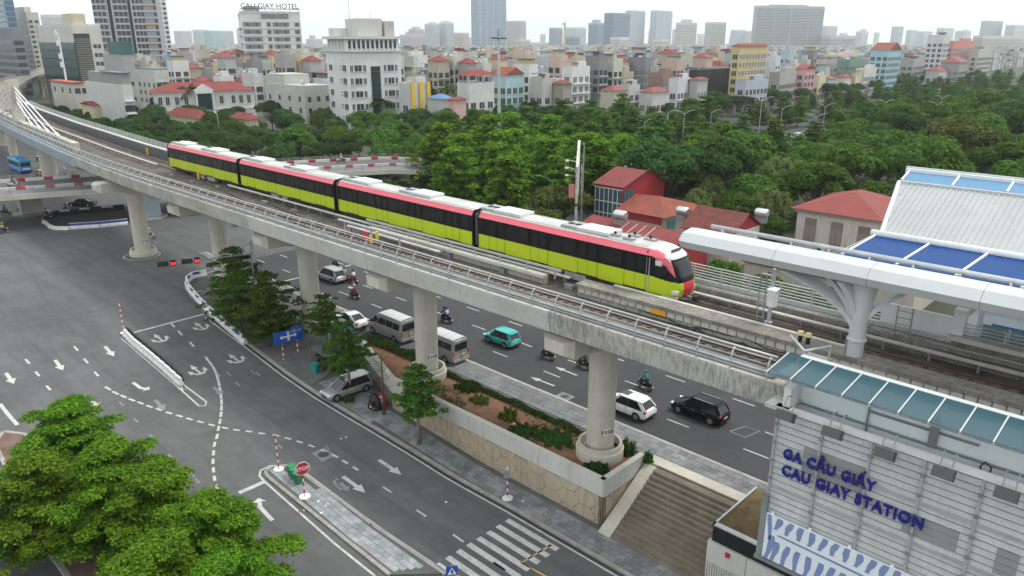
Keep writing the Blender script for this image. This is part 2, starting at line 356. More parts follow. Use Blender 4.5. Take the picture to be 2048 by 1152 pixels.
for D in (dots, dots2):
    for i, p in enumerate(D):
        q0, q1 = D[max(0, i - 1)], D[min(len(D) - 1, i + 1)]; l = math.dist(q0, q1)
        dx, dy = (q1[0] - q0[0]) / l * 6.5, (q1[1] - q0[1]) / l * 6.5
        if D is dots2: dx *= .8; dy *= .8
        dash((p[0] - dx, p[1] - dy), (p[0] + dx, p[1] + dy), .22)
strip(G2((257, 668), (417, 626)), .32, PAINT_W, 'stop_line'); strip(G2((478, 986), (528, 964)), .4, PAINT_W, 'stop_line')
for k in range(8): drape([(-31.6, 25.55 + k * .93), (-26.9, 25.55 + k * .93), (-26.9, 26.0 + k * .93), (-31.6, 26.0 + k * .93)], PAINT_W, 'zebra_bar')
strip(G2((1102, 1090), (1043, 1126), (1110, 1163)), .16, PAINT_Y, 'box_line')
strip(G2((0, 808), (17, 830), (35, 850)), .3, PAINT_W, 'edge_line')
def manhole(px, py, parent, s=1.0):
    c = ag(px, py); drape(local_poly([(-s, -s * .8), (s, -s * .8), (s, s * .8), (-s, s * .8)], c[:2], (1, 0)), PAINT_F, 'manhole_frame', parent, .008)
    drape([(c[0] + .55 * s * math.cos(a), c[1] + .55 * s * math.sin(a)) for a in [2 * math.pi * i / 16 for i in range(16)]], flat((.07, .065, .065)), 'manhole_cover', parent, .013)
manhole(647, 909, road, .8)
# far carriageway
strip([(-104, 44.45), (-14, 44.45)], .18, PAINT_W, 'edge_line', far_road)
for y0, off in ((47.6, 0), (51.1, 0), (54.6, 2)):
    for k in range(12):
        xx = -95 + k * 6.65 + off; strip([(xx, y0), (xx + 2.0, y0)], .14, PAINT_W, 'lane_dash', far_road)
arrow((1154, 751), (1111, 734), parent=far_road, wd=.1, hw=.33, hl=.36); arrow((1109, 772), (1061, 754), parent=far_road, wd=.1, hw=.33, hl=.36)
arrow((663, 596), (642, 586), parent=far_road, wd=.1, hw=.33); arrow((712, 580), (696, 573), parent=far_road, wd=.1, hw=.33)
strip([(-83.5, 45.2), (-83.5, 58)], .3, PAINT_W, 'stop_line', far_road)
manhole(1130, 793, far_road, .7)
strip(G2((1460, 863), (1490, 853), (1520, 862), (1490, 875), (1460, 863)), .12, PAINT_F, 'utility_cover_outline', far_road)
# ---------------------------------------------------------------- kerbs and pavements
def clipx(poly, lim, sgn):
    out = []
    for i in range(len(poly)):
        p, q = poly[i - 1], poly[i]; fp, fq = sgn * (p[0] - lim), sgn * (q[0] - lim)
        if (fp >= 0) != (fq >= 0): t = fp / (fp - fq); out.append((lerp(p[0], q[0], t), lerp(p[1], q[1], t)))
        if fq >= 0: out.append(q)
    return out
def pavement(name, poly, h=0.14, m=PAVE, kerb=None, base=None):
    b = MB(); zf = base or gz
    xa, xb = min(p[0] for p in poly), max(p[0] for p in poly); n = max(1, int((xb - xa) / 1.6))
    for i in range(n):
        c0, c1 = lerp(xa, xb, i / n), lerp(xa, xb, (i + 1) / n); q = clipx(clipx(poly, c0, 1), c1, -1)
        if len(q) > 2: b.prism(q, lambda x, y: zf(x, y) - .6, lambda x, y: zf(x, y) + h)
    o = tag(b.build(name, m), kind='structure'); ORG[o.name] = (0, 0, 0); return o
def kerb_stones(line, parent, h=0.16, wd=.28, ln=1.0, m=KERB, zf=gz):
    P = []; acc = 0
    for a, c in zip(line, line[1:]):
        L = math.dist(a, c); n = max(1, round(L / ln)); d = unit(a, c)
        for i in range(n):
            p = (lerp(a[0], c[0], (i + .5) / n), lerp(a[1], c[1], (i + .5) / n)); b = MB(); e = L / n / 2 - .008
            q = local_poly([(-e, -wd / 2), (e, -wd / 2), (e, wd / 2), (-e, wd / 2)], p, d)
            b.prism(q, lambda x, y: zf(x, y) - .3, lambda x, y: zf(x, y) + h); b.build('kerb_stone', m, parent)
def inside(poly, x, y):
    r_ = False; n = len(poly)
    for i in range(n):
        (x0, y0), (x1, y1) = poly[i], poly[i - 1]
        if (y0 > y) != (y1 > y) and x < (x1 - x0) * (y - y0) / (y1 - y0) + x0: r_ = not r_
    return r_
def slabs(poly, parent, sx, sy, h, m, limit=300, zf=gz, ang=0., gap=.012, mg=0.):
    me = MB().box(-sx / 2 + gap, sx / 2 - gap, -sy / 2 + gap, sy / 2 - gap, -.05, 0.0).mesh('paving_slab', m)
    xs = [p[0] for p in poly]; ys = [p[1] for p in poly]; L = []
    j = 0; y = min(ys) + sy / 2
    while y < max(ys):
        x = min(xs) + sx / 2 + (sx / 2 if j % 2 else 0)
        while x < max(xs):
            if all(inside(poly, x + a * (sx * .48 + mg), y + c * (sy * .48 + mg)) for a in (-1, 1) for c in (-1, 1)): L.append((x, y))
            x += sx
        y += sy; j += 1
    L.sort(key=lambda p: p[0] ** 2 + p[1] ** 2)
    for x, y in L[:limit]:
        sl = (zf(x + .3, y) - zf(x - .3, y)) / .6
        link('paving_slab', me, parent, (x, y, zf(x, y) + h + rnd.uniform(-.006, .006)), (rnd.uniform(-.006, .006), -math.atan(sl) + rnd.uniform(-.006, .006), 0))
    if L[limit:]:
        b = MB()
        for x, y in L[limit:]:
            z = zf(x, y) + h + rnd.uniform(-.005, .005); b.box(x - sx / 2 + gap, x + sx / 2 - gap, y - sy / 2 + gap, y + sy / 2 - gap, z - .05, z)
        tag(b.build('paving_field', m, parent), kind='stuff')
KL = [ag(*p)[:2] for p in ((440, 543), (405, 549), (383, 556), (371, 566), (372, 577), (384, 593), (420, 632), (460, 662), (500, 691), (575, 748), (640, 792), (700, 828), (750, 857), (830, 905), (1024, 1017), (1130, 1078), (1230, 1136), (1330, 1192))]
pv = pavement('near_pavement', KL + [(-14, 36.2), (-49.8, 36.2), (-59, 39.6), (-59.5, 43.2), (-92, 43.2)], .12)
kerb_stones(KL, pv, .15, .3, 1.1)
strip([(x, y - .55) for x, y in KL[6:]], .16, PAINT_W, 'edge_line'); strip([(x, y - .3) for x, y in KL[6:]], .3, flat((.05, .05, .05)), 'gutter', dz=.008)
slabs(KL[9:] + [(-14.5, 36.05), (-49.5, 36.05)], pv, .62, .5, .155, SLAB, 290, mg=.15)
slabs([(-88, 35.5), (-66, 33.2), (-51, 33.4), (-51, 36.2), (-58, 38.6), (-60, 42.5), (-88, 42.5)], pv, 1.0, .6, .155, SLAB, 0)
# upper pavement beside the far carriageway and the planter bed behind the wall
up = pavement('upper_pavement', [(-59.5, 40.9), (-13, 40.9), (-13, 44.25), (-59.5, 44.25)], .1, PAVE, base=lambda x, y: 0.0)
up2 = pavement('verge_pavement', [(-104, 43.2), (-59.5, 43.2), (-59.5, 44.25), (-104, 44.25)], .1, SLAB, base=lambda x, y: 0.0)
kerb_stones([(-104, 44.15), (-14, 44.15)], up, .12, .22, 2.0, KERB, lambda x, y: 0.0)
slabs([(-50, 41.6), (-14, 41.6), (-14, 44.0), (-50, 44.0)], up, .62, .6, .135, SLAB, 120, lambda x, y: 0.0)
# traffic island with the stop sign
IL = [ag(*p)[:2] for p in ((780, 1152), (690, 1080), (610, 1015), (545, 963), (533, 952), (532, 943), (545, 936), (568, 934), (590, 940), (620, 960), (700, 1018), (790, 1082), (890, 1150))]
isl = pavement('traffic_island', IL, .12, PAVE)
kerb_stones(IL, isl, .14, .26, .9)
slabs(IL, isl, .6, .42, .155, SLABL, 200, mg=.12)
OL = [ag(*p)[:2] for p in ((750, 1152), (530, 964), (519, 952), (521, 941), (540, 932), (572, 930), (600, 938), (890, 1143))]
strip(OL, .16, PAINT_W, 'edge_line')
# left slim divider outline
strip(G2((243, 674), (252, 668), (262, 672), (365, 768), (413, 804), (410, 812), (398, 812), (360, 778), (243, 677)), .14, PAINT_W, 'divider_outline')
strip(G2((361, 770), (366, 781), (376, 776)), .12, PAINT_W, 'divider_outline')
# bottom-left median under the big trees
ML = [ag(*p)[:2] for p in ((-60, 880), (20, 868), (52, 884), (120, 1010), (200, 1190), (110, 1190), (75, 1085), (20, 960), (-60, 925))]
md = pavement('tree_median', [(-28, 8.9), (-52, 8.6), (-66, 9.4), (-67.5, 10.4), (-66, 11.5), (-46, 12.4), (-34, 13.4), (-28, 13.6)], .14, mat('median_soil', (.16, .1, .085), .95, var=.3, scale=.8, grime=.4))
kerb_stones([(-28, 8.9), (-52, 8.6), (-66, 9.4), (-67.5, 10.4), (-66, 11.5), (-46, 12.4), (-34, 13.4), (-28, 13.6)], md, .16, .3, 1.2)
strip(G2((70, 1065), (85, 1092), (115, 1130), (135, 1160)), .2, PAINT_W, 'edge_line')
# pier ring marks on the road
rc = (-108.9, 37.4)
strip([(rc[0] + 2.35 * math.cos(a), rc[1] + 2.35 * math.sin(a)) for a in [2 * math.pi * i / 32 for i in range(33)]], .16, PAINT_W, 'ring_line', step=1)
for px, py in ((303, 530), (321, 503), (351, 520)):
    c = ag(px, py); strip([(c[0] + .8 * math.cos(a), c[1] + .5 * math.sin(a)) for a in [2 * math.pi * i / 12 for i in range(13)]], .09, PAINT_F, 'manhole_outline', step=1)

# asphalt repairs, seams and tyre-darkened tracks
AP = mat('asphalt_patch', (.116, .117, .12), .9, var=.2, scale=.5, fine=.2); AS = mat('asphalt_seam', (.075, .075, .075), .9, var=.2)
for pts, wd in ((((0, 664), (60, 655), (130, 641), (232, 610)), .14), (((232, 610), (330, 597)), .1), (((40, 490), (70, 560), (100, 612), (150, 668)), .1), (((480, 800), (560, 850), (680, 935), (800, 1015), (900, 1085)), .06), (((130, 930), (250, 980)), .08), (((420, 690), (560, 790), (700, 880)), .06), (((180, 590), (260, 545), (380, 500)), .08)):
    strip(G2(*pts), wd, AS, 'asphalt_seam', dz=.006)
for px, py, a, c in ((700, 965, 2.4, 1.2), (560, 835, 1.6, 1.0), (300, 640, 3.0, 1.6), (130, 680, 2.2, 1.5), (880, 1075, 2.0, .9), (450, 880, 2.6, 1.2), (190, 560, 3.0, 2.0)):
    q = ag(px, py); drape(local_poly([(-a, -c), (a, -c * .9), (a * .95, c), (-a, c)], q[:2], (1, 0)), AP, 'asphalt_patch', dz=.004)
# ================================================================== metro viaduct
YC = [(-900, 225), (-760, 200), (-630, 175), (-500, 136), (-430, 108), (-357, 82), (-280, 60), (-224, 50.5), (-175, 45), (-148, 42.7), (-122, 40.7), (-95, 39.5), (40, 39.5)]
def yc(x):
    # Catmull-Rom through the centre line points
    for i in range(len(YC) - 1):
        if YC[i][0] <= x <= YC[i + 1][0]:
            p0 = YC[max(0, i - 1)]; p1 = YC[i]; p2 = YC[i + 1]; p3 = YC[min(len(YC) - 1, i + 2)]
            h = p2[0] - p1[0]; t = (x - p1[0]) / h
            m1 = (p2[1] - p0[1]) / (p2[0] - p0[0]) * h; m2 = (p3[1] - p1[1]) / (p3[0] - p1[0]) * h
            return (2 * t ** 3 - 3 * t * t + 1) * p1[1] + (t ** 3 - 2 * t * t + t) * m1 + (-2 * t ** 3 + 3 * t * t) * p2[1] + (t ** 3 - t * t) * m2
    return YC[-1][1]
def vp(x, dy, z):
    d = yc(x + .5) - yc(x - .5); l = math.hypot(1, d); return (x - dy * d / l, yc(x) + dy / l, z)
CONC_M = mat('concrete_girder', (.55, .54, .5), .9, var=.12, scale=.3, bump=.2, streak=.4, fine=.1, grime=.12, scol=(.16, .15, .13), thr=(.5, .7), sscale=(4., 4., .012))
ZR = 12.2                                     # rail head
vd = thing('metro_viaduct', 'long concrete metro viaduct curving away with two tracks, railings and round piers', 'viaduct', (-50, 39.5, 0))
def sweep(sec, xs, closed=True, cap=True):
    return MB().loft([[vp(x, y, z) for y, z in sec] for x in xs], cap, closed)
joints = [-13.55, -29, -48.5, -68, -87.5, -109, -124]
SEC = [(-6.0, 12.85), (-5.2, 12.85), (-5.15, 12.62), (-5.0, 11.95), (5.0, 11.95), (5.15, 12.62), (5.2, 12.85), (6.0, 12.85), (6.0, 12.72), (5.78, 11.42), (5.62, 11.3), (2.6, 10.86), (-2.6, 10.86), (-5.62, 11.3), (-5.78, 11.42), (-6.0, 12.72)]
for x1, x0 in zip(joints, joints[1:]):
    o = sweep(SEC[::-1], frange(x0 + .035, x1 - .035, 4)).build('girder_span', CONC if x1 in (-13.55, -68, -87.5, -109) else CONC_M, vd)
    b = sweep([(-4.98, 11.96), (4.98, 11.96), (4.98, 12.0), (-4.98, 12.0)], frange(x0 + .06, x1 - .06, 4)).build('track_bed', DECK, vd)
for xa_, xb_ in ((-13.5, 12),):
    sweep([(-4.4, 12.0), (5.0, 12.0), (5.2, 12.85), (6.0, 12.85), (5.78, 11.42), (2.6, 10.86), (-2.6, 10.86), (-4.4, 11.3)][::-1], frange(xa_, xb_, 6)).build('girder_span', CONC, vd)
SEC2 = [(-6.0, 12.85), (-5.2, 12.85), (-5.0, 11.95), (5.0, 11.95), (5.2, 12.85), (6.0, 12.85), (6.0, 12.6), (5.4, 10.9), (4.8, 10.3), (-4.8, 10.3), (-5.4, 10.9), (-6.0, 12.6)]
sj = [-124.05, -150, -176, -202, -228]
for x1, x0 in zip(sj, sj[1:]):
    sweep(SEC2[::-1], frange(x0 + .03, x1 - .03, 4)).build('steel_girder', STEELB, vd)
    sweep([(-4.98, 11.96), (4.98, 11.96), (4.98, 12.0), (-4.98, 12.0)], frange(x0 + .06, x1 - .06, 4)).build('track_bed', DECK, vd)
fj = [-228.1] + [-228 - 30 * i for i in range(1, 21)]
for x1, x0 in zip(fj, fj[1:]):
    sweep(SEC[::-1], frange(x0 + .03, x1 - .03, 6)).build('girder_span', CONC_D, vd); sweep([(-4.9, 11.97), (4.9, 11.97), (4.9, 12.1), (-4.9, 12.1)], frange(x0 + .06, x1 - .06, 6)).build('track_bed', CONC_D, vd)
# piers: column, hammerhead cap, collar, number
def pier(x, yofs, label=None, zb=0.0, cap=(-5.4, 5.2), collar=True, r_=1.0, capz=(9.5, 10.84), shade=CONC_C):
    y = yc(x) + yofs
    c = smooth_by_angle(MB().lathe((x, y, 0), [(r_, zb - .8), (r_, 8.9), (r_ * 1.04, 9.3), (r_ * 1.3, 9.75)], 28).build('pier_column', shade, vd))
    y0, y1 = y + cap[0], y + cap[1]; b = MB()
    b.loft([[(x - hw, yy, zl), (x + hw, yy, zl), (x + hw, yy, zh), (x - hw, yy, zh)] for yy, hw, zl, zh in ((y0, .8, 9.85, 10.66), (y0 + .55, 1.3, 9.55, 10.84), (y0 + 1.9, 1.3, 9.55, 10.84), (y - 1.2, 1.15, 9.15, 10.84), (y + 1.2, 1.15, 9.15, 10.84), (y1 - 1.4, 1.25, 9.72, 10.84), (y1 - .4, 1.25, 9.72, 10.84), (y1, .75, 9.98, 10.62))])
    bevel(b.build('pier_cap', CONC_C, vd), .04, 1)
    if collar:
        MB().lathe((x, y, zb), [(r_ * 1.72, -.7), (r_ * 1.75, .55), (r_ * 1.62, .62), (r_ * 1.62, .95), (r_ * 1.42, .95), (r_ * 1.42, .2), (r_ * .98, .2)], 28).build('pier_collar', CONC_C, c)
    if label:
        a = math.atan2(-y, -x) + R(28)
        ux, uy = math.cos(a), math.sin(a)
        zt = zb + 2.15
        tx, ty = -uy, ux
        # number band curved round the column
        n = 7; b = MB(); vs = []
        for i in range(n):
            t = a + (i - (n - 1) / 2) * .105
            vs += [(x + (r_ + .012) * math.cos(t), y + (r_ + .012) * math.sin(t), zt + e) for e in (-.26, .26)]
        b.add(vs, [(2 * i, 2 * i + 2, 2 * i + 3, 2 * i + 1) for i in range(n - 1)]); b.build('number_plate', WHITE, c)
        text('pier_number', label, flat((.02, .02, .06)), .46, c, (x + ux * (r_ + .035), y + uy * (r_ + .035), zt - .16), (math.pi / 2, 0, a + math.pi / 2), .004, 'CENTER')
    return c
pier(-29, 0, 'P350', .3); pier(-48.5, 0, 'P349', .2); pier(-67.6, 0, 'P348', .2, collar=False); pier(-88, 0, None, 0, collar=False); pier(-109.2, -2.2, 'P346', 0, cap=(-5.0, 6.4), r_=1.05)
pier(-9.5, 0, None, -3)
pier(-176, 0, None, 0, cap=(-3, 3), collar=False, r_=1.5); pier(-228, 0, None, 0, collar=False)
for k in range(1, 20): pier(-228 - 30 * k, 0, None, 0, collar=False)
# rails, fasteners, third rail, crossover
def rail(pts, name='rail', wd=.075, h=.16, m=RAILM):
    b = MB(); L = []
    for i, p in enumerate(pts):
        q0, q1 = pts[max(0, i - 1)], pts[min(len(pts) - 1, i + 1)]; d = unit(q0, q1); nx, ny = -d[1] * wd / 2, d[0] * wd / 2
        L.append([(p[0] - nx, p[1] - ny, p[2] - h), (p[0] + nx, p[1] + ny, p[2] - h), (p[0] + nx, p[1] + ny, p[2]), (p[0] - nx, p[1] - ny, p[2])])
    b.loft(L); return b.build(name, m, vd)
xs_all = frange(-420, 14, 4)
for tc in (2.7, -2.7):
    for g in (-.72, .72): rail([vp(x, tc + g, ZR) for x in xs_all])
    for g in (-.72, .72):                      # fastener plinths
        sweep([(tc + g - .24, 12.0), (tc + g + .24, 12.0), (tc + g + .22, 12.05), (tc + g - .22, 12.05)], xs_all).build('rail_plinth', CONC_D, vd)
    b = MB()
    for k in range(240):
        x = 12 - k * .75
        for g in (-.72, .72):
            p = vp(x, tc + g, 12.08); b.box(p[0] - .12, p[0] + .12, p[1] - .26, p[1] + .26, p[2] - .05, p[2] + .03)
    tag(b.build('rail_fasteners', RAILM, vd), kind='stuff')
THIRD = mat('third_rail_cover', (.5, .48, .44), .6, var=.15, scale=1.2, grime=.4, scol=(.2, .17, .13))
def third(x0, x1, dy, z=12.62):
    sweep([(dy - .16, z - .1), (dy + .16, z - .1), (dy + .16, z), (dy, z + .06), (dy - .16, z)], frange(x0, x1, 4)).build('third_rail', THIRD, vd)
    for x in frange(x0 + .5, x1 - .5, 2.5):
        p = vp(x, dy, 0); MB().box(p[0] - .06, p[0] + .06, p[1] - .1, p[1] + .1, 12.0, z - .1).build('third_rail_post', GALV_D, vd)
third(-86, -33, 1.05); third(-230, -108, 1.05); third(-100, -70, 4.35); third(-58, -45, -1.05, 12.7); third(-25, 10, 4.4); third(-29, -13, .95, 12.98)
for g in (-.72, .72):
    rail([(x, yc(x) + lerp(-2.7, 2.7, clamp((-58 - x) / 44) ** 1.0) + g, ZR) for x in frange(-104, -57, 3)], 'crossover_rail')
b = MB()
for k in range(46):
    x = -58 - k; y = yc(x) + lerp(-2.7, 2.7, clamp((-58 - x) / 44)); b.box(x - .13, x + .13, y - 1.3, y + 1.3, 12.0, 12.07)
tag(b.build('crossover_sleepers', CONC_D, vd), kind='stuff')
sweep([(-4.3, 12.0), (4.98, 12.0), (4.98, 12.03), (-4.3, 12.03)], frange(-13.4, 12, 6)).build('track_bed', DECK, vd)
for x0, x1 in zip(frange(-108, 12, 4), frange(-108, 12, 4)[1:]): sweep([(4.9, 12.03), (4.97, 12.03), (5.12, 12.8), (5.03, 12.8)], [x0 + .01, x1 - .01]).build('trough_lining', CONC_D, vd)
# middle walls between the troughs
for x0, x1, z1, hw in ((-31.2, 11, 12.98, .52), (-56, -34.5, 12.72, .16)):
    xs = frange(x0, x1, 2.6)
    for a, c in zip(xs, xs[1:]):
        b = MB(); b.box(a + .012, c - .012, 39.5 - hw, 39.5 + hw, 12.0, z1 - .22); b.build('wall_block', CONC, vd)
    sweep([(-hw - .12, z1 - .22), (hw + .12, z1 - .22), (hw + .12, z1), (-hw - .12, z1)], frange(x0, x1, 6)).build('wall_coping', CONC_D if hw > .3 else CONC_W, vd)
ow = MB()
for k in range(70):
    x = -31 + k * .6; ow.box(x, x + .54, 38.85, 38.862, 12.35, 12.98)
tag(ow.build('coping_ribs', CONC_W, vd), kind='stuff')
# handrail along the low middle wall
b = MB()
for k in range(9): b.box(-56 + k * 2.8 - .04, -56 + k * 2.8 + .04, 39.3, 39.4, 12.6, 13.3)
b.build('guard_posts', GALV, vd)
MB().box(-56.5, -33, 39.28, 39.42, 13.25, 13.4).build('guard_beam', GALV, vd)
MB().box(-58, -47, 37.2, 37.42, 13.35, 13.5).build('guard_beam', GALV, vd)
for x in (-57, -53, -49): MB().box(x - .05, x + .05, 37.25, 37.36, 12.0, 13.36).build('guard_post', GALV, vd)
# railings: one mesh per post, long pipes as rails
def railing(side, xs, name_m=GALV):
    sgn = -1 if side < 0 else 1
    pm = MB(); pm.tube([(0, 0, 0), (0, 0, .62), (0, -sgn * .06, .86), (0, -sgn * .22, 1.05), (0, -sgn * .5, 1.12)], .045, 6); me = pm.mesh('railing_post', name_m, True)
    for x in xs:
        p = vp(x, 5.86 * sgn, 12.85); link('railing_post', me, vd, (p[0] + 50, p[1] - 39.5, p[2]), (0, 0, math.atan(yc(x + .5) - yc(x - .5))))
    X = frange(min(xs) - .3, max(xs) + .3, 3)
    for dy, z, r_ in ((5.9, .22, .022), (5.9, .4, .022), (5.9, .58, .022), (5.86, .78, .022), (5.5, 1.16, .055), (5.72, 1.06, .022)):
        MB().tube([vp(x, sgn * dy, 12.85 + z) for x in X], r_, 6).build('handrail', name_m, vd, True)
    sweep([(sgn * 5.3, 12.95), (sgn * 5.62, 12.95), (sgn * 5.62, 13.1), (sgn * 5.3, 13.1)], X).build('cable_tray', GALV_D, vd)
railing(-1, frange(-210, -14.6, 2.0))
# far side railing: upright posts with flat rails
pm = MB().box(-.05, .05, -.04, .04, 0, 1.25).mesh('railing_post', GALV)
xs = frange(-230, 10, 2.1)
for x in xs:
    p = vp(x, 5.9, 12.85); link('railing_post', pm, vd, (p[0] + 50, p[1] - 39.5, p[2]))
for z in (.25, .45, .65, .85, 1.05, 1.25):
    sweep([(5.85, 12.82 + z), (5.95, 12.82 + z), (5.95, 12.88 + z), (5.85, 12.88 + z)], frange(-230, 10, 4)).build('handrail', GALV, vd)
sweep([(5.6, 12.9), (5.75, 12.9), (5.75, 13.15), (5.6, 13.15)], frange(-230, 10, 4)).build('cable_tray', GALV, vd)
# dark ribbed noise panels on the far inner wall
NP = mat('noise_panel', (.045, .045, .05), .8, var=.2)
xs = frange(-236, -108, 2.0)
for a, c in zip(xs, xs[1:]):
    sweep([(4.72, 12.0), (4.9, 12.0), (4.9, 13.35), (4.72, 13.35)], [a + .04, c - .04]).build('noise_panel', NP, vd)
b = MB()
for x in frange(-236, -108, .5):
    p = vp(x, 4.68, 0); b.box(p[0] - .03, p[0] + .03, p[1] - .03, p[1] + .03, 12.0, 13.35)
for z in (12.3, 12.6, 12.9, 13.2): b.loft([[vp(x, 4.67, z), vp(x, 4.7, z), vp(x, 4.7, z + .05), vp(x, 4.67, z + .05)] for x in frange(-236, -108, 4)])
tag(b.build('panel_ribs', GALV_D, vd), kind='stuff')
sweep([(4.95, 13.2), (5.7, 13.2), (5.7, 13.42), (4.95, 13.42)], frange(-236, -108, 4)).build('walkway_deck', CONC_W, vd)
# cable-stayed portion: pylon, stays, central wall
PX, PD = -183.25, -2.6
def pq(x, dy, z): return vp(x, PD + dy, z)
b = MB(); b.loft([[pq(PX - 1.7, -1.0, 12), pq(PX + 1.7, -1.0, 12), pq(PX + 1.7, 1.0, 12), pq(PX - 1.7, 1.0, 12)], [pq(PX - 1.5, -.9, 15), pq(PX + 1.5, -.9, 15), pq(PX + 1.5, .9, 15), pq(PX - 1.5, .9, 15)],
        [pq(PX - 2.6, -.9, 19.5), pq(PX + 1.7, -.9, 19.5), pq(PX + 1.7, .9, 19.5), pq(PX - 2.6, .9, 19.5)], [pq(PX - 2.9, -.9, 21.0), pq(PX + 1.7, -.9, 21.4), pq(PX + 1.7, .9, 21.4), pq(PX - 2.9, .9, 21.0)]])
bevel(b.build('pylon', CONC_C, vd), .1)
for i, (dx, zt) in enumerate(((15, 17.4), (22.25, 18.3), (29.25, 19.2), (37, 20.1))):
    for sg in (1, -1):
        x1 = PX + sg * dx; a = Vector(pq(PX + sg * 1.3, 0, zt)); e = Vector(pq(x1, 0, 13.3))
        MB().cyl(a, e, .13, n=10).build('stay_cable', WHITE, vd); d = (a - e).normalized()
        MB().cyl(e - d * .3, e + d * 1.6, .26, n=10).build('stay_socket', WHITE, vd); MB().cyl(a - d * 1.2, a + d * .2, .22, n=10).build('stay_socket', GALV, vd)
for x in frange(PX - 48, PX + 48.7, 6)[:-1]:
    MB().loft([[pq(xx, y, z) for y, z in ((-.5, 12.0), (.5, 12.0), (.5, 13.3), (-.5, 13.3))] for xx in (x + .03, x + 3, x + 6.01)]).build('stay_wall', CONC, vd)
# orange kilometre plates, equipment on the deck
ORANGE = mat('orange_plate', (.8, .35, .03), .5)
MB().box(-25.0, -23.9, 38.78, 38.8, 12.35, 12.7).build('orange_plate', ORANGE, vd)
for px, py in ((294, 300), (396, 347)):
    p = at(px, py, 12.9); MB().box(p[0] - .25, p[0] + .25, p[1] - .05, p[1] + .05, 12.2, 13.2).build('orange_marker', ORANGE, vd)
for px, py, col in ((731, 470, (.6, .03, .04)), (754, 470, (.6, .5, .05)), (742, 477, (.7, .35, .05))):
    p = at(px, py, 13.2); MB().box(p[0] - .12, p[0] + .12, p[1] - .1, p[1] + .1, 12.8, 13.5).build('signal_box', flat(col), vd)
for k in range(14):                            # cable boxes and clutter along the deck
    x = -100 + k * 6.1; y = yc(x) + rnd.choice([-.3, .2, -4.5]); MB().box(x, x + rnd.uniform(.4, 1.2), y, y + .35, 12.0, 12.3 + rnd.uniform(0, .2)).build('cable_box', GALV_D, vd)
for px, py, r_ in ((1395, 670, .42), (1484, 698, .42), (1398, 607, .35), (1432, 617, .35)):
    p = aty(px, py, 38.82 if py > 640 else 44.3)
    MB().tube([(p[0] + r_ * math.cos(a), p[1] - .04, p[2] + r_ * math.sin(a)) for a in [2 * math.pi * i / 16 for i in range(17)]], .03, 5).build('cable_coil', RUBBER, vd)
for dz in (.15, .32, .5): MB().tube([(x, 44.42 + .02 * math.sin(x), 12.05 + dz + .03 * math.sin(x * 1.7)) for x in frange(-25, 10, 1.5)], .028, 5).build('wall_cable', RUBBER, vd)
MB().tube([(x, 38.9 - .03, 12.25 + .12 * math.sin(x * .9) + .08 * math.sin(x * 2.3)) for x in frange(-27, -14, .8)], .03, 5).build('wall_cable', RUBBER, vd)
# ================================================================== metro train (4 cars) on the far track
LIME = mat('train_lime', (.45, .56, .012), .35, var=.04, scale=.3, spec=.5)
PINK = mat('train_pink', (.74, .13, .17), .45, var=.05, spec=.5)
TRED = mat('train_red', (.6, .03, .05), .4, var=.03, spec=.5)
TBLK = mat('train_black', (.01, .01, .012), .3, var=.05, spec=.15)
TWIN = mat('train_window', (.012, .013, .015), .15, var=0, spec=.25)
TROOF = mat('train_roof', (.5, .5, .48), .65, var=.18, scale=.8, fine=.1, grime=.3, scol=(.3, .29, .27))
TWHT = mat('train_white', (.6, .6, .59), .35, var=.04)
SEAM = flat((.12, .15, .02), .6)
UNDER = mat('underframe', (.035, .034, .034), .8, var=.3, scale=2)
BOXG = mat('equipment_grey', (.33, .34, .34), .6, var=.15, scale=1.5, grime=.4, scol=(.1, .1, .1))
TY = 42.2; CL = 19.55
train = thing('metro_train', 'lime green and black four-car metro train with pink roof edge', 'train', (-64, TY, ZR))
def tb(x0, x1, y0, y1, z0, z1): return MB().box(x0, x1, TY + y0, TY + y1, ZR + z0, ZR + z1)
nose_len = 2.55
cars = [(-103.4, -83.95), (-83.4, -63.85), (-63.3, -43.75), (-43.2, -24.3 - nose_len)]
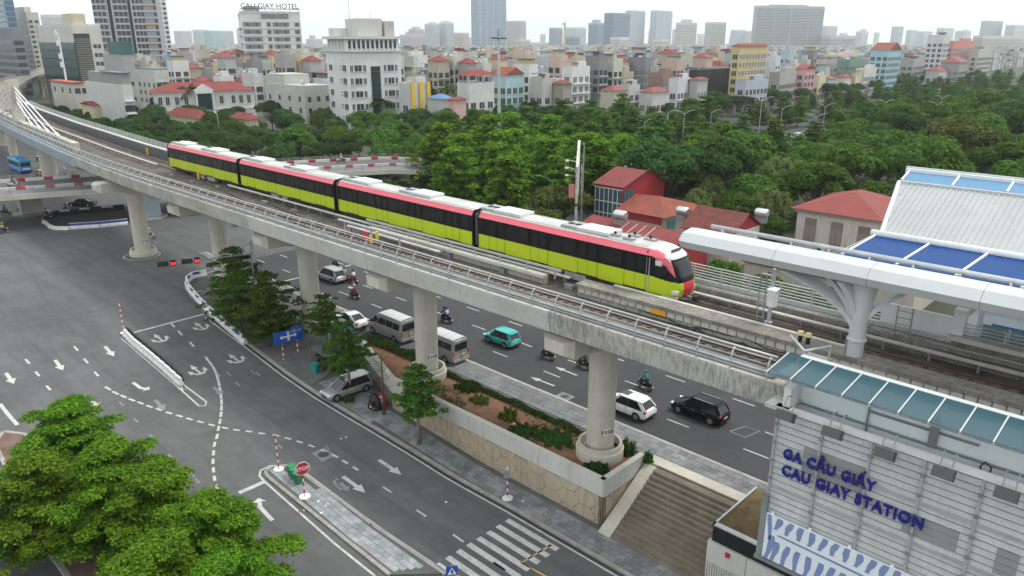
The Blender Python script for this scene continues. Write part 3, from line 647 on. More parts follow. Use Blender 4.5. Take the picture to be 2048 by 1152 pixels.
for ci, (x0, x1) in enumerate(cars):
    W = 1.38
    def side(name, z0, z1, m, y0=W, y1=None, par=train):
        y1 = y0 if y1 is None else y1
        for sg in (-1, 1):
            b = MB(); b.loft([[(x, TY + sg * (y0 - .08), ZR + z0), (x, TY + sg * y0, ZR + z0), (x, TY + sg * y1, ZR + z1), (x, TY + sg * (y1 - .1), ZR + z1)] for x in (x0, x1)]); o = b.build(name, m, par)
            fixn(o)
    def fixn(o):
        pass
    side('lime_panel', .72, 1.86, LIME); side('black_band', 1.86, 3.22, TBLK); side('pink_cant_rail', 3.22, 3.62, PINK, W + .01, 1.12)
    MB().loft([[(x, TY + y, ZR + z) for y, z in ((-1.13, 3.5), (-1.13, 3.63), (-.6, 3.74), (0, 3.77), (.6, 3.74), (1.13, 3.63), (1.13, 3.5))] for x in (x0, x1)]).build('roof', TROOF, train)
    tb(x0 + .3, x1 - .3, -1.25, 1.25, .45, .72).build('underframe', UNDER, train)
    tb(x0, x0 + .06, -1.3, 1.3, .7, 3.5).build('end_wall', TBLK, train); tb(x1 - .06, x1, -1.3, 1.3, .7, 3.5).build('end_wall', TBLK, train)
    # black arch over the car ends
    for e0, e1 in ((x0 - .01, x0 + .12), (x1 - .12, x1 + .01))[:2 if ci < 3 else 1]:
        MB().loft([[(x, TY + y, ZR + z) for y, z in ((-1.4, .75), (-1.4, 3.24), (-1.14, 3.65), (0, 3.79), (1.14, 3.65), (1.4, 3.24), (1.4, .75), (1.3, .75), (1.3, 3.2), (1.05, 3.5), (0, 3.6), (-1.05, 3.5), (-1.3, 3.2), (-1.3, .75))] for x in (e0, e1)]).build('end_arch', TBLK, train)
    L = x1 - x0; doors = [x0 + L * t for t in ((.13, .37, .62, .87) if ci < 3 else (.135, .41, .695, .945))]
    for dx in doors:
        for sg in (-1, 1):
            ya, yb = (W - .02, W + .012) if sg > 0 else (-W - .012, -W + .02)
            for k in (-1, 1):
                a, c = (dx - .86, dx - .012) if k < 0 else (dx + .012, dx + .86)
                d = tb(a, c, ya, yb, .8, 1.85).build('door_leaf', LIME, train)
                tb(a, c, ya + sg * .001, yb + sg * .001, 1.87, 3.15).build('door_leaf', TBLK, train)
                tb(a + .16, c - .16, ya + sg * .006, yb + sg * .006, 1.98, 3.05).build('door_window', TWIN, d)
            for xx in (dx - .9, dx - .012, dx + .87): tb(xx, xx + .03, ya + sg * .003, yb + sg * .004, .78, 1.855).build('door_seam', SEAM, train)
            tb(dx - .95, dx + .95, ya + sg * .02, yb + sg * .03, .745, .8).build('door_sill', BLACK, train)
    edges = [x0 + .5] + [e for dx in doors for e in (dx - 1.1, dx + 1.1)] + [x1 - .5]
    for a, c in zip(edges[::2], edges[1::2]):
        if c - a > .7:
            n = 2 if c - a > 2.2 else 1
            for q in range(n):
                p0, p1 = lerp(a, c, q / n) + .06, lerp(a, c, (q + 1) / n) - .06
                for sg in (-1, 1):
                    ya, yb = (W - .02, W + .008) if sg > 0 else (-W - .008, -W + .02)
                    tb(p0, p1, ya, yb, 2.02, 3.08).build('side_window', TWIN, train)
    # roof air conditioning units and ribs
    acs = (x0 + L * .085, x0 + L * .545) if ci < 3 else (x0 + L * .08, x0 + L * .60)
    for ax in acs:
        u = tb(ax, ax + 2.9, -.85, .85, 3.72, 3.98).build('air_conditioner', TWHT, train); bevel(u, .05)
        tb(ax - 1.5, ax - .02, -.8, .8, 3.7, 3.9).build('condenser', BOXG, u)
        for f_ in (-1.1, -.45): MB().cyl((ax + f_, TY, ZR + 3.9), (ax + f_, TY, ZR + 3.93), .26, n=16).build('fan', DARK, u)
        for q in (.95, 1.9): tb(ax + q, ax + q + .03, -.86, .86, 3.975, 3.99).build('lid_seam', BOXG, u)
    for y in (-.95, -.75, .75, .95): tb(x0 + .2, x1 - .2, y - .02, y + .02, 3.66, 3.71).build('roof_rib', TROOF, train)
    # bogies and boxes under the floor
    for bx in (x0 + 3.0, x1 - (3.0 if ci < 3 else 1.6)):
        g = tb(bx - 1.7, bx + 1.7, -1.12, 1.12, .2, .5).build('bogie', UNDER, train)
        for wx in (bx - 1.1, bx + 1.1):
            for sg in (-1, 1):
                MB().cyl((wx, TY + sg * .66, ZR + .42), (wx, TY + sg * .8, ZR + .42), .42, n=18).build('wheel', RAILM, g)
                tb(wx - .22, wx + .22, sg * 1.1 - .12, sg * 1.1 + .12, .28, .6).build('axle_box', UNDER, g)
    for k, (q, ln) in enumerate(((.34, 1.7), (.46, 1.1), (.56, 2.0))):
        for sg in (-1, 1):
            a = x0 + L * q; tb(a, a + ln, sg * .98 - .28, sg * .98 + .28, .1, .6).build('equipment_box', BOXG if (k + ci) % 3 else UNDER, train)
    if ci < 3:
        xa, xb = x1, cars[ci + 1][0]
        for k in range(4):
            a = lerp(xa, xb, k / 4); c = lerp(xa, xb, (k + 1) / 4)
            tb(a + .01, c - .03, -1.1, 1.1, .75, 3.4).build('gangway_fold', flat((.17, .18, .19)), train)
# nose of the leading car
xn = cars[3][1]
ZL = [.5, .72, .95, 1.2, 1.45, 1.7, 1.86, 2.05, 2.3, 2.55, 2.8, 3.0, 3.22, 3.42, 3.55, 3.65, 3.72, 3.76]
def nose_x(z): return interp([(.5, 2.25), (.72, 2.46), (1.2, 2.55), (1.5, 2.5), (1.86, 2.38), (2.3, 2.2), (2.8, 1.98), (3.22, 1.7), (3.45, 1.38), (3.6, .98), (3.7, .5), (3.76, .1)], z)
def nose_w(z): return interp([(.5, 1.2), (.72, 1.385), (1.86, 1.385), (3.22, 1.385), (3.42, 1.25), (3.55, 1.15), (3.65, 1.0), (3.72, .7), (3.76, .3)], z)
ZL = [z for a_, c_ in zip(ZL, ZL[1:]) for z in (a_, lerp(a_, c_, .25), lerp(a_, c_, .5), lerp(a_, c_, .75))] + [ZL[-1]]
NP_ = 140; rings = []
for z in ZL:
    X, Wd = nose_x(z), nose_w(z); ring = []
    for i in range(NP_ + 1):
        a = -math.pi / 2 + math.pi * i / NP_; ca, sa = math.cos(a), math.sin(a)
        e = .62 if z < 3.5 else .8
        ring.append((xn + X * (abs(ca) ** e), TY + Wd * math.copysign(abs(sa) ** .5, sa), ZR + z))
    rings.append(ring)
n = NP_ + 1; b = MB()
b.v = [p for r_ in rings for p in r_]
for j in range(len(ZL) - 1):
    for i in range(NP_):
        zc = (ZL[j] + ZL[j + 1]) / 2; q = [rings[j][i], rings[j][i + 1], rings[j + 1][i + 1], rings[j + 1][i]]
        xc = sum(p[0] for p in q) / 4 - xn; ycn = abs(sum(p[1] for p in q) / 4 - TY); X = nose_x(zc)
        front = ycn < 1.02 and xc > X * .62
        zp = 3.22 - 1.35 * clamp((xc - .3) / 1.9) ** 1.5          # lower edge of the pink sweep
        if zc < 1.86 - .25 * clamp((xc - .5) / 2.2):
            m = 1 if (ycn < .62 and xc > X * .8) else 0
        elif front and zc < 3.1: m = 4 if (ycn < .9 and 1.95 < zc < 3.0) else 2
        elif zc > 3.6 or (front and zc >= 3.1): m = 3
        elif zc > zp and not front: m = 5 if zc < zp + .55 or zc < 3.62 and xc < 1.2 else 3
        else: m = 2
        b.f.append((j * n + i, j * n + i + 1, (j + 1) * n + i + 1, (j + 1) * n + i)); b.m.append(m)
b.f.append(tuple(range((len(ZL) - 1) * n, len(ZL) * n))); b.m.append(3)
WSC = mat('windscreen', (.02, .024, .028), .06, var=0, spec=.35)
no = b.build('nose', [LIME, TRED, TBLK, TWHT, WSC, PINK], train); smooth_by_angle(no, 35)
tb(xn + 2.2, xn + 2.27, -.55, .55, 1.98, 2.02).build('wiper', BLACK, train)
MB().obox((xn + .95, TY - 1.41, ZR + 2.85), (.5, .02, .34)).build('side_sticker', TWHT, train)
MB().xz([(xn + .45, ZR + 2.05), (xn + 1.45, ZR + 2.05), (xn + 1.75, ZR + 2.35), (xn + 1.5, ZR + 2.75), (xn + .45, ZR + 2.75)], TY - 1.4, TY - 1.37).build('cab_window', TWIN, train)
tb(xn + .2, xn + .26, -1.4, -1.37, .8, 3.1).build('cab_door_seam', BOXG, train); tb(xn + .0, xn + .03, -1.4, -1.37, .8, 3.1).build('cab_door_seam', BOXG, train)
MB().obox((xn + 1.35, TY, ZR + 3.58), (.12, 1.1, .1), 0, 0, .45).build('destination_slot', BLACK, train)
for sg in (-1, 1):
    bevel(MB().obox((xn + 2.08, TY + sg * .98, ZR + .98), (.5, .5, .34), sg * -.6).build('headlight', TWHT, train), .08)
    MB().obox((xn + 1.75, TY + sg * 1.05, ZR + .58), (1.1, .35, .25), sg * -.35).build('skirt', TWHT, train)
MB().cyl((xn + 2.1, TY, ZR + .55), (xn + 3.15, TY, ZR + .55), .12, n=10).build('coupler', GALV_D, train); tb(xn + 2.9, xn + 3.2, -.2, .2, .4, .75).build('coupler_head', UNDER, train)
tb(xn - .2, xn + 1.95, -1.1, 1.1, .4, .72).build('underframe', UNDER, train)
for x, y in ((-3.4, -.35), (-2.1, -.5), (-2.3, .45), (-.9, .3)):
    o = tb(xn + x - .45, xn + x + .45, y - .18, y + .18, 3.74, 3.9).build('roof_vent', BOXG, train); tb(xn + x - .08, xn + x + .08, y - .05, y + .05, 3.9, 4.08).build('antenna', DARK, o)
# ================================================================== station at the right
st = thing('metro_station', 'white metro station with mesh facade, blue lettering, glass canopy and curved roof beam', 'station', (-8, 36, 0))
BEAMW = mat('beam_white', (.5, .52, .53), .45, var=.05, scale=.4, streak=.12, scol=(.4, .4, .38))
ROOFW = mat('roof_sheet', (.41, .425, .43), .5, var=.07, scale=.6, grime=.3, scol=(.33, .32, .3))
MESHW = mat('facade_mesh', (.66, .67, .67), .7, var=.08, scale=.6, bump=.5, bscale=40, fine=.2, grime=.35, scol=(.33, .32, .3), streak=.25)
MINT = mat('mint_wall', (.84, .91, .92), .5, var=.05, scale=.4, streak=.1, scol=(.45, .48, .5))
PANELB = mat('roof_glass_blue', (.004, .05, .2), .3, var=.12, scale=.3, spec=.15)
PANELL = mat('roof_glass_pale', (.1, .23, .38), .3, var=.12, scale=.3, spec=.3)
GLAZE = mat('canopy_glass', (.045, .11, .14), .08, var=0, alpha=.62, spec=.3)
LETTER = mat('letter_blue', (.012, .018, .2), .4, var=.05)
BEIGE = mat('beige_wall', (.4, .37, .29), .8, var=.08)
XE = 12.0
# --- main canopy beam: faceted box beam with a tapered end
sec = [(38.15, 17.25), (37.9, 17.7), (38.35, 18.15), (39.3, 18.3), (40.2, 18.0), (40.1, 17.2), (39.2, 17.02)]
cy_, cz_ = 39.1, 17.65
rings = []
for x, k in ((-22.95, .8), (-22.8, .94), (-22.3, 1.0), (-17.0, 1.0)): rings.append([(x, cy_ + (y - cy_) * k, cz_ + (z - cz_) * k) for y, z in sec])
MB().loft(rings).build('canopy_beam', BEAMW, st)
for a, c in zip([-16.98, -12.0, -7.0, -2.0, 3], [-12.02, -7.02, -2.02, 2.98, 12]): MB().loft([[(x, y, z) for y, z in sec] for x in (a, c)]).build('canopy_beam', BEAMW, st)
MB().tube([(-21.8, 39.9, 18.4), (XE, 39.9, 18.4)], .13, 10).build('beam_pipe', GALV, st, True)
for k in range(16): MB().box(-21 + k * 2.1, -20.9 + k * 2.1, 39.6, 40.0, 18.05, 18.35).build('pipe_bracket', GALV, st)
# --- tree column
tc = smooth_by_angle(MB().lathe((-12.5, 39.4, 11.9), [(.42, 0), (.42, 1.9), (.5, 1.95), (.5, 2.05), (.42, 2.1), (.44, 3.0), (.6, 4.6), (.8, 5.4)], 20).build('tree_column', BEAMW, st))
MB().tube([(-12.93, 39.2, 12.0), (-12.93, 39.2, 14.0)], .05, 6).build('drain_pipe', GALV_D, tc)
def branch(x1, y1, z1, w0=.32, w1=.5, bow=.35):
    p0 = Vector((-12.5, 39.4, 14.0)); p1 = Vector((x1, y1, z1)); L = []
    for i in range(9):
        t = i / 8; p = p0.lerp(p1, t ** 1.5); p.z = p0.z + (p1.z - p0.z) * (t ** .7 if abs(x1 + 12.5) > .8 else t); wd = lerp(w0, w1, t)
        L.append([(p.x - .16, p.y - wd, p.z - .1), (p.x + .16, p.y - wd, p.z - .1), (p.x + .2, p.y + wd, p.z + .1), (p.x - .2, p.y + wd, p.z + .1)])
    MB().loft(L).build('column_branch', BEAMW, tc)
branch(-16.6, 38.9, 17.15); branch(-15.0, 39.9, 17.4); branch(-13.4, 38.7, 17.2, .3, .4); branch(-12.4, 39.6, 17.3, .3, .4); branch(-9.6, 41.4, 17.5)
# --- roof over the far platform
def roof_pt(x, t): return (x, lerp(43.7, 48.45, t), lerp(18.72, 20.85, t))
pitch = .3; b = MB(); k = 0
def xl(t): return lerp(-13.3, -14.25, t)
nx = 86
x = -14.2; i = 0
while x < XE:
    x2 = x + pitch
    for t0, t1 in ((0.0, .25), (.25, .5), (.5, .75), (.75, 1.0)):
        lo0, lo1 = max(x, xl(t0)), max(x, xl(t1)); hi0, hi1 = max(x2, xl(t0)), max(x2, xl(t1))
        if hi1 - lo1 < .01 and hi0 - lo0 < .01: continue
        a, c, e, d = roof_pt(lo0, t0), roof_pt(hi0, t0), roof_pt(hi1, t1), roof_pt(lo1, t1); h = .0
        b.quad(a, c, e, d)
        w_ = .045
        if hi0 - lo0 > .2 and hi1 - lo1 > .2:
            b.hexa([(lo0, a[1], a[2]), (lo0 + 2 * w_, a[1], a[2]), (lo1 + 2 * w_, d[1], d[2]), (lo1, d[1], d[2]), (lo0 + .02, a[1], a[2] + .07), (lo0 + w_ * 1.6, a[1], a[2] + .07), (lo1 + w_ * 1.6, d[1], d[2] + .07), (lo1 + .02, d[1], d[2] + .07)])
    x = x2; i += 1
o = b.build('roof_sheeting', ROOFW, st); o['kind'] = 'stuff'
MB().hexa([(-13.3, 43.7, 18.5), (XE, 43.7, 18.5), (XE, 48.4, 20.6), (-14.2, 48.4, 20.6), (-13.3, 43.7, 18.62), (XE, 43.7, 18.62), (XE, 48.4, 20.74), (-14.2, 48.4, 20.74)]).build('roof_soffit', BEAMW, st)
for e0, e1 in (((-13.4, 43.6, 18.7), (-14.35, 48.5, 20.9)),): MB().tube([e0, e1], .12, 6).build('verge_trim', WHITE, st)
MB().tube([(-13.9, 43.55, 18.72), (XE, 43.55, 18.72)], .2, 10).build('gutter_pipe', WHITE, st, True)
MB().box(-14.3, XE, 48.42, 48.75, 20.8, 20.98).build('ridge_flashing', GALV, st)
MB().box(-14.5, XE, 49.95, 50.2, 21.25, 21.52).build('top_beam', WHITE, st); MB().box(-14.6, XE, 50.2, 50.42, 21.2, 21.6).build('top_gutter', GALV, st)
# glass strips: lower blue panes, upper pale panes, with white bars between
px_ = [-13.6 + 2.75 * k for k in range(10)]
for k, (a, c) in enumerate(zip(px_, px_[1:])):
    s0 = -.55
    MB().hexa([(a + s0 + .06, 40.2, 18.05), (c + s0 - .06, 40.2, 18.05), (c - .06, 43.45, 18.6), (a + .06, 43.45, 18.6), (a + s0 + .06, 40.2, 18.09), (c + s0 - .06, 40.2, 18.09), (c - .06, 43.45, 18.64), (a + .06, 43.45, 18.64)]).build('roof_pane', PANELB, st)
    MB().tube([(a + s0, 40.15, 18.1), (a, 43.5, 18.68)], .07, 6).build('glazing_bar', WHITE, st)
    u = a - .7
    MB().hexa([(u + .06, 48.78, 20.95), (u + 2.69, 48.78, 20.95), (u + 2.69, 49.95, 21.3), (u + .06, 49.95, 21.3), (u + .06, 48.78, 20.99), (u + 2.69, 48.78, 20.99), (u + 2.69, 49.95, 21.34), (u + .06, 49.95, 21.34)]).build('roof_pane', PANELL, st)
    MB().tube([(u, 48.7, 21.0), (u, 50.0, 21.4)], .07, 6).build('glazing_bar', WHITE, st)
# --- far platform: floor, edge, back wall, barrier, signs
PLAT = mat('platform_floor', (.2, .25, .29), .5, var=.1)
MB().box(-9.3, XE, 45.0, 53.2, 11.5, 13.3).build('platform_block', CONC_D, st); MB().box(-9.4, XE, 44.85, 53.2, 13.3, 13.42).build('platform_floor', PLAT, st); MB().box(-9.45, XE, 44.6, 45.3, 13.2, 13.46).build('platform_edge', CONC_W, st)
MB().box(-11.0, XE, 53.0, 53.3, 13.0, 18.6).build('platform_wall', BEIGE, st)
MB().box(-13.2, -9.2, 45.2, 45.35, 12.6, 14.35).build('end_screen', WHITE, st); MB().box(-9.4, -8.8, 45.0, 45.6, 13.42, 14.9).build('end_post', WHITE, st)
for xx in (-8.2, 2.5, 11): MB().tube([(xx, 45.6, 13.4), (xx, 45.6, 18.4)], .13, 10).build('platform_post', WHITE, st)
for z, y in ((16.3, 45.2), (16.55, 45.3), (16.1, 45.4)): MB().tube([(-16, y, z), (XE, y, z - .0)], .06, 6).build('service_pipe', GALV_D, st)
MB().box(-15.5, XE, 45.1, 45.5, 15.95, 16.05).build('cable_tray', GALV_D, st)
MB().box(-7.6, -3.2, 45.35, 45.4, 14.3, 14.42).build('barrier_rail', flat((.05, .2, .45)), st)
for k in range(9): MB().box(-8 + k * 1.3, -6.76 + k * 1.3, 45.36, 45.39, 13.5, 14.3).build('barrier_pane', mat('barrier_glass', (.1, .16, .2), .1, alpha=.6, var=0) if k == 0 else bpy.data.materials['barrier_glass'], st)
MB().box(-4.4, -.8, 52.8, 52.9, 15.6, 16.7).build('platform_sign', BLUE, st); text('sign_text', 'CẦU GIẤY', WHITE, .5, st, (-4.2, 52.78, 16.0), (math.pi / 2, 0, 0), .005)
for x0 in (-7.4, -2.8): MB().box(x0, x0 + 2.3, 45.5, 45.6, 15.6, 15.68).build('light_tube', flat((.75, .76, .74)), st)
MB().obox((-6.4, 46.6, 16.6), (1.2, .12, .8), .3).build('display_screen', BLACK, st)
MB().box(-5.2, -4.8, 52.6, 52.8, 14.6, 15.4).build('fire_box', RED, st)
# far wall pilasters under the platform, buffer blocks
for k in range(12): MB().box(-9 + k * 1.6, -8.8 + k * 1.6, 44.9, 45.0, 11.9, 13.2).build('wall_rib', CONC_D, st)
MB().box(-13.8, -10.6, 38.6, 40.3, 12.0, 12.55).build('plinth_block', CONC_C, st)
for k in range(6): MB().box(-9.8 + k * 3, -6.95 + k * 3, 40.5, 41.05, 12.05, 12.4).build('cable_duct', CONC_C, st)
def ladder(x0, x1, y, z0, z1, st_=st, nm='access_ladder', ry=0):
    b = MB()
    for x in (x0, x1): b.box(x - .03, x + .03, y - .03, y + .03, z0, z1)
    for z in frange(z0 + .3, z1 - .3, .38): b.box(x0, x1, y - .02, y + .02, z - .02, z + .02)
    return b.build(nm, GALV_D, st_)
ladder(-12.1, -11.3, 44.45, 12.0, 14.6); 
# --- front: mint wall, glass canopy, parapet, mesh facade with letters
FY = 32.4
MB().box(-13.2, XE, 33.9, 34.2, 10.2, 14.05).build('mint_wall', MINT, st)
MB().box(-13.25, -12.9, 32.6, 33.88, 10.5, 13.2).build('end_cheek', WHITE, st); MB().box(-14.0, -12.85, 32.35, 34.3, 12.0, 12.2).build('cheek_coping', CONC_W, st)
MB().box(-13.3, XE, 34.15, 34.5, 13.95, 14.3).build('canopy_back_rail', BEAMW, st)
MB().box(-13.4, XE, 34.5, 35.1, 12.8, 13.9).build('parapet', CONC_W, st)
gx = [-13.9 + 1.18 * k for k in range(23)]
for a, c in zip(gx, gx[1:]):
    MB().hexa([(a + .03, 31.9, 14.0), (c - .03, 31.9, 14.0), (c - .03, 34.2, 14.28), (a + .03, 34.2, 14.28), (a + .03, 31.9, 14.02), (c - .03, 31.9, 14.02), (c - .03, 34.2, 14.30), (a + .03, 34.2, 14.30)]).build('canopy_pane', GLAZE, st)
    MB().hexa([(a - .03, 31.85, 13.86), (a + .03, 31.85, 13.86), (a + .03, 34.2, 14.12), (a - .03, 34.2, 14.12), (a - .03, 31.85, 14.05), (a + .03, 31.85, 14.05), (a + .03, 34.2, 14.33), (a - .03, 34.2, 14.33)]).build('canopy_bar', BEAMW, st)
MB().box(-13.9, XE, 31.88, 31.94, 13.88, 13.98).build('canopy_edge', GALV_D, st)
MB().box(-13.5, XE, FY + .02, FY + .42, 12.0, 12.2).build('parapet_cap', WHITE, st)
MB().box(-13.3, XE, FY + .45, 33.88, 10.4, 10.6).build('service_ledge', CONC_W, st)
# pipes on the mint wall
for z, x0, x1 in ((12.05, -13, 3), (12.75, -9.7, -5.2)): MB().tube([(x0, 33.8, z), (x1, 33.8, z)], .06, 6).build('wall_pipe', GALV_D, st)
for xx, z0, z1 in ((-9.7, 11.4, 13.9), (-6.9, 12.2, 14.0), (-2.2, 12.2, 14)): MB().tube([(xx, 33.8, z0), (xx, 33.8, z1)], .05, 6).build('wall_pipe', GALV_D, st)
MB().box(-7.1, -6.75, 33.7, 33.88, 12.0, 13.3).build('cable_riser', GALV_D, st)
MB().box(-1.9, 0.2, 33.82, 33.89, 11.3, 13.6).build('service_door', flat((.5, .53, .54)), st); MB().box(-1.0, -.9, 33.78, 33.82, 12.2, 12.6).build('door_handle', BLACK, st); MB().box(-1.5, -.6, 33.79, 33.815, 13.2, 13.4).build('door_notice', flat((.5, .1, .1)), st)
# facade mesh panels, rails and posts
posts = [-13.35, -11.15, -8.95, -6.75, -4.55, -2.35, -.15, 2.05, 4.25, 6.45, 8.65, 10.85]
zrow = [3.75, 5.8, 7.85, 9.9, 11.95]
for a, c in zip(posts, posts[1:]):
    for z0, z1 in zip(zrow, zrow[1:]): MB().box(a + .03, c - .03, FY + .1, FY + .16, z0 + .02, z1 - .02).build('mesh_panel', MESHW, st)
for z0 in frange(3.8, 11.95, .335): MB().box(-13.4, XE, FY + .06, FY + .098, z0 - .012, z0 + .012).build('facade_wire', GALV_D, st)
for z0 in zrow[1:4]: MB().box(-13.4, XE, FY + .01, FY + .09, z0 - .07, z0 + .07).build('facade_rail', GALV, st)
for xx in posts:
    MB().box(xx - .05, xx + .05, FY - .03, FY + .05, 3.7, 12.02).build('facade_post', GALV, st)
    for z0 in frange(4.2, 11.2, 1.0): MB().box(xx - .09, xx + .09, FY - .06, FY - .03, z0, z0 + .18).build('post_clamp', GALV_D, st)
MB().box(-13.2, XE, FY + .5, 36.0, 3.4, 11.4).build('concourse_box', flat((.3, .3, .3), .8), st)
for x0, x1, z0, z1 in ((-11.9, -9, 9.2, 10.6), (-7.2, -5.0, 8.2, 9.2), (-3.6, -2.8, 8.0, 9.2), (-6.4, -4.9, 4.6, 6.2)): MB().box(x0, x1, FY + .08, FY + .13, z0, z1).build('vent_grille', flat((.28, .28, .275), .8), st)
# letters stand proud of the mesh
def letters(body, p0, p1, size):
    a = aty(p0[0], p0[1], FY - .06); c = aty(p1[0], p1[1], FY - .06)
    o = text('station_lettering', body, LETTER, size, st, (a[0], FY - .08, a[2]), (math.pi / 2, 0, 0), .05, 'LEFT', .03, 1.14)
    wd = max(v.co.x for v in o.data.vertices); o.scale = ((c[0] - a[0]) / wd, (c[0] - a[0]) / wd * 1.2, 1); split_letters(o)
letters('GA CẦU GIẤY', (1566, 914), (1752, 978), .8); letters('CAU GIAY STATION', (1563, 947), (1846, 1054), .8)
# floodlights on brackets
for k, (px, py) in enumerate(((1571, 832), (1665, 866), (1770, 908), (1887, 947), (2013, 990))):
    p = aty(px, py, FY - .75); f = MB().obox((p[0], FY - .75, p[2]), (.8, .55, .45), 0, -.5).build('floodlight', flat((.09, .088, .085), .7), st)
    for e in (-.22, .22): MB().tube([(p[0] + e, FY - .6, p[2] + .2), (p[0] + e, FY - .2, p[2] + .75), (p[0] + e, FY + .2, p[2] + .6)], .03, 6).build('lamp_bracket', GALV_D, f)
# leaf-pattern mural below the letters
MUR = mat('mural_white', (.72, .76, .8), .6, var=.04); MURB = mat('mural_blue', (.2, .26, .46), .6, var=.06)
mz0, mz1 = 3.75, 6.35
mu = MB().box(-13.2, XE, FY - .16, FY - .06, mz0, mz1).build('mural_panel', MUR, st)
rr = random.Random(5)
def leaf_strip(x0, z0, x1, z1, w0, par=mu):
    n = 7; L = []; R_ = []
    for i in range(n):
        t = i / (n - 1); wv = .045 * math.sin(t * 4 + x0 * 3) ; x = lerp(x0, x1, t) + wv; z = lerp(z0, z1, t); wd = w0 * (.7 + .5 * math.sin(math.pi * min(1, t * 1.1 + .15))) * (.9 + .2 * rr.random())
        L.append((x - wd, z)); R_.append((x + wd, z))
    MB().xz(L + R_[::-1], FY - .175, FY - .16).build('mural_stripe', MURB, par)
MB().xz([(-12.6, 5.3), (-12.4, 5.4), (11, 4.9), (11, 4.72)], FY - .174, FY - .16).build('mural_stripe', MURB, mu)
for k in range(44):
    x = -12.6 + k * .56; zc = 5.3 - .021 * (k * .56)
    leaf_strip(x + .12, mz1 - .03, x - .04, zc + .25 + .1 * rr.random(), .13); leaf_strip(x + .1, zc - .25 - .1 * rr.random(), x - .05, mz0 + .02, .13)
leaf_strip(-13.0, mz1 - .02, -12.95, 4.9, .1); leaf_strip(-12.75, 5.2, -13.0, mz0, .14)
for k in range(7): MB().box(-13 + k * 1.9, -12.85 + k * 1.9, FY - .1, FY - .02, mz1, mz1 + .12).build('mural_hook', WHITE, mu)
MB().box(-13.6, XE, FY - .2, FY + .5, 3.5, 3.68).build('base_channel', GALV_D, st); MB().box(-13.55, -13.25, FY - .1, FY + .3, 3.6, 7.2).build('corner_frame', GALV_D, st)
# ground-level box beside the steps: planter roof, black panel, grey fluted wall
MB().box(-18.0, 8, 36.8, 44.0, -3.6, -.2).build('base_block', CONC_W, st)
for k, (a, c) in enumerate(((-18.1, -17.15), (-17.12, -13.2), (-13.17, -9))): MB().box(a, c, 36.45, 36.7, -.1, 1.0).build('black_panel', BLACK, st)
MB().box(-18.1, -9, 36.7, 42.0, -.2, .95).build('planter_body', CONC_D, st)
MB().box(-18.0, -9, 36.75, 41.9, .95, 1.0).build('dry_soil', mat('dry_soil', (.2, .14, .07), .95, var=.4, scale=1.5, bump=.6, grime=.6, fine=.3, scol=(.06, .05, .03)), st)
MB().box(-18.15, -9, 36.4, 36.78, .98, 1.06).build('planter_trim', GALV, st); MB().box(-18.15, -18.02, 36.4, 42, .98, 1.06).build('planter_trim', GALV, st)
for k in range(4): MB().box(-18.3 + k * 2.6, -15.74 + k * 2.6, 36.3, 36.6, -1.6, -.12).build('base_panel', CONC_W, st)
for k in range(60): MB().box(-18.3 + k * .16, -18.2 + k * .16, 36.34, 36.5, -3.6, -1.62).build('flute', CONC_W, st)
MB().box(-18.35, 8, 36.42, 36.6, -3.6, -1.61).build('base_wall', CONC_C, st)
sg_ = MB().obox((-16.9, 36.25, -.45), (.26, .2, .26), .2).build('fire_sign', RED, st)
# low wall between the station and the viaduct end
MB().box(-14.5, -13.2, 34.6, 38.3, 11.9, 12.9).build('end_block', CONC, st)
MB().tube([(-13.6, 35.4, 12.9), (-13.6, 35.4, 14.1), (-15.0, 36.9, 14.1)], .07, 6).build('frame_post', GALV, st); MB().tube([(-13.0, 37.2, 12.9), (-13.0, 37.2, 14.0), (-13.6, 35.4, 14.1)], .07, 6).build('frame_post', GALV, st)
# equipment mast with white box, ladder
mp = at(1505, 660, 12.2); mp = (-18.2, 41.2)
ms = thing('equipment_mast', 'grey lattice-stepped mast with white cabinet beside the far track', 'mast', (mp[0], mp[1], 12.0))
MB().box(mp[0] - .09, mp[0] + .09, mp[1] - .09, mp[1] + .09, 12.0, 16.2).build('mast_pole', GALV, ms); MB().box(mp[0] - .05, mp[0] + .45, mp[1] - .5, mp[1] - .1, 14.0, 15.0).build('cabinet', WHITE, ms); MB().obox((mp[0] + .2, mp[1] - .3, 15.05), (.6, .55, .06), 0, .15).build('cabinet_lid', WHITE, ms)
ladder(mp[0] - .75, mp[0] - .35, mp[1] - .1, 12.0, 15.8, ms, 'mast_ladder'); MB().box(mp[0] - .7, mp[0], mp[1] - .05, mp[1] + .05, 15.7, 15.8).build('mast_arm', GALV, ms); MB().box(mp[0] - .2, mp[0] + .2, mp[1] - .2, mp[1] + .1, 12.5, 12.9).build('junction_box', GALV, ms)
for k in range(2):
    e = thing('point_lamp', ('left' if k == 0 else 'right') + ' yellow-capped lamp of the pair on the trackside wall', 'lamp', (-15.4 + k * .45, 39.2, 12.98)); MB().cyl((-15.4 + k * .45, 39.2, 12.98), (-15.4 + k * .45, 39.2, 13.4), .12, n=8).build('lamp_body', BLACK, e); MB().cyl((-15.4 + k * .45, 39.2, 13.4), (-15.4 + k * .45, 39.2, 13.6), .2, .16, n=10).build('lamp_cap', flat((.7, .55, .25)), e)
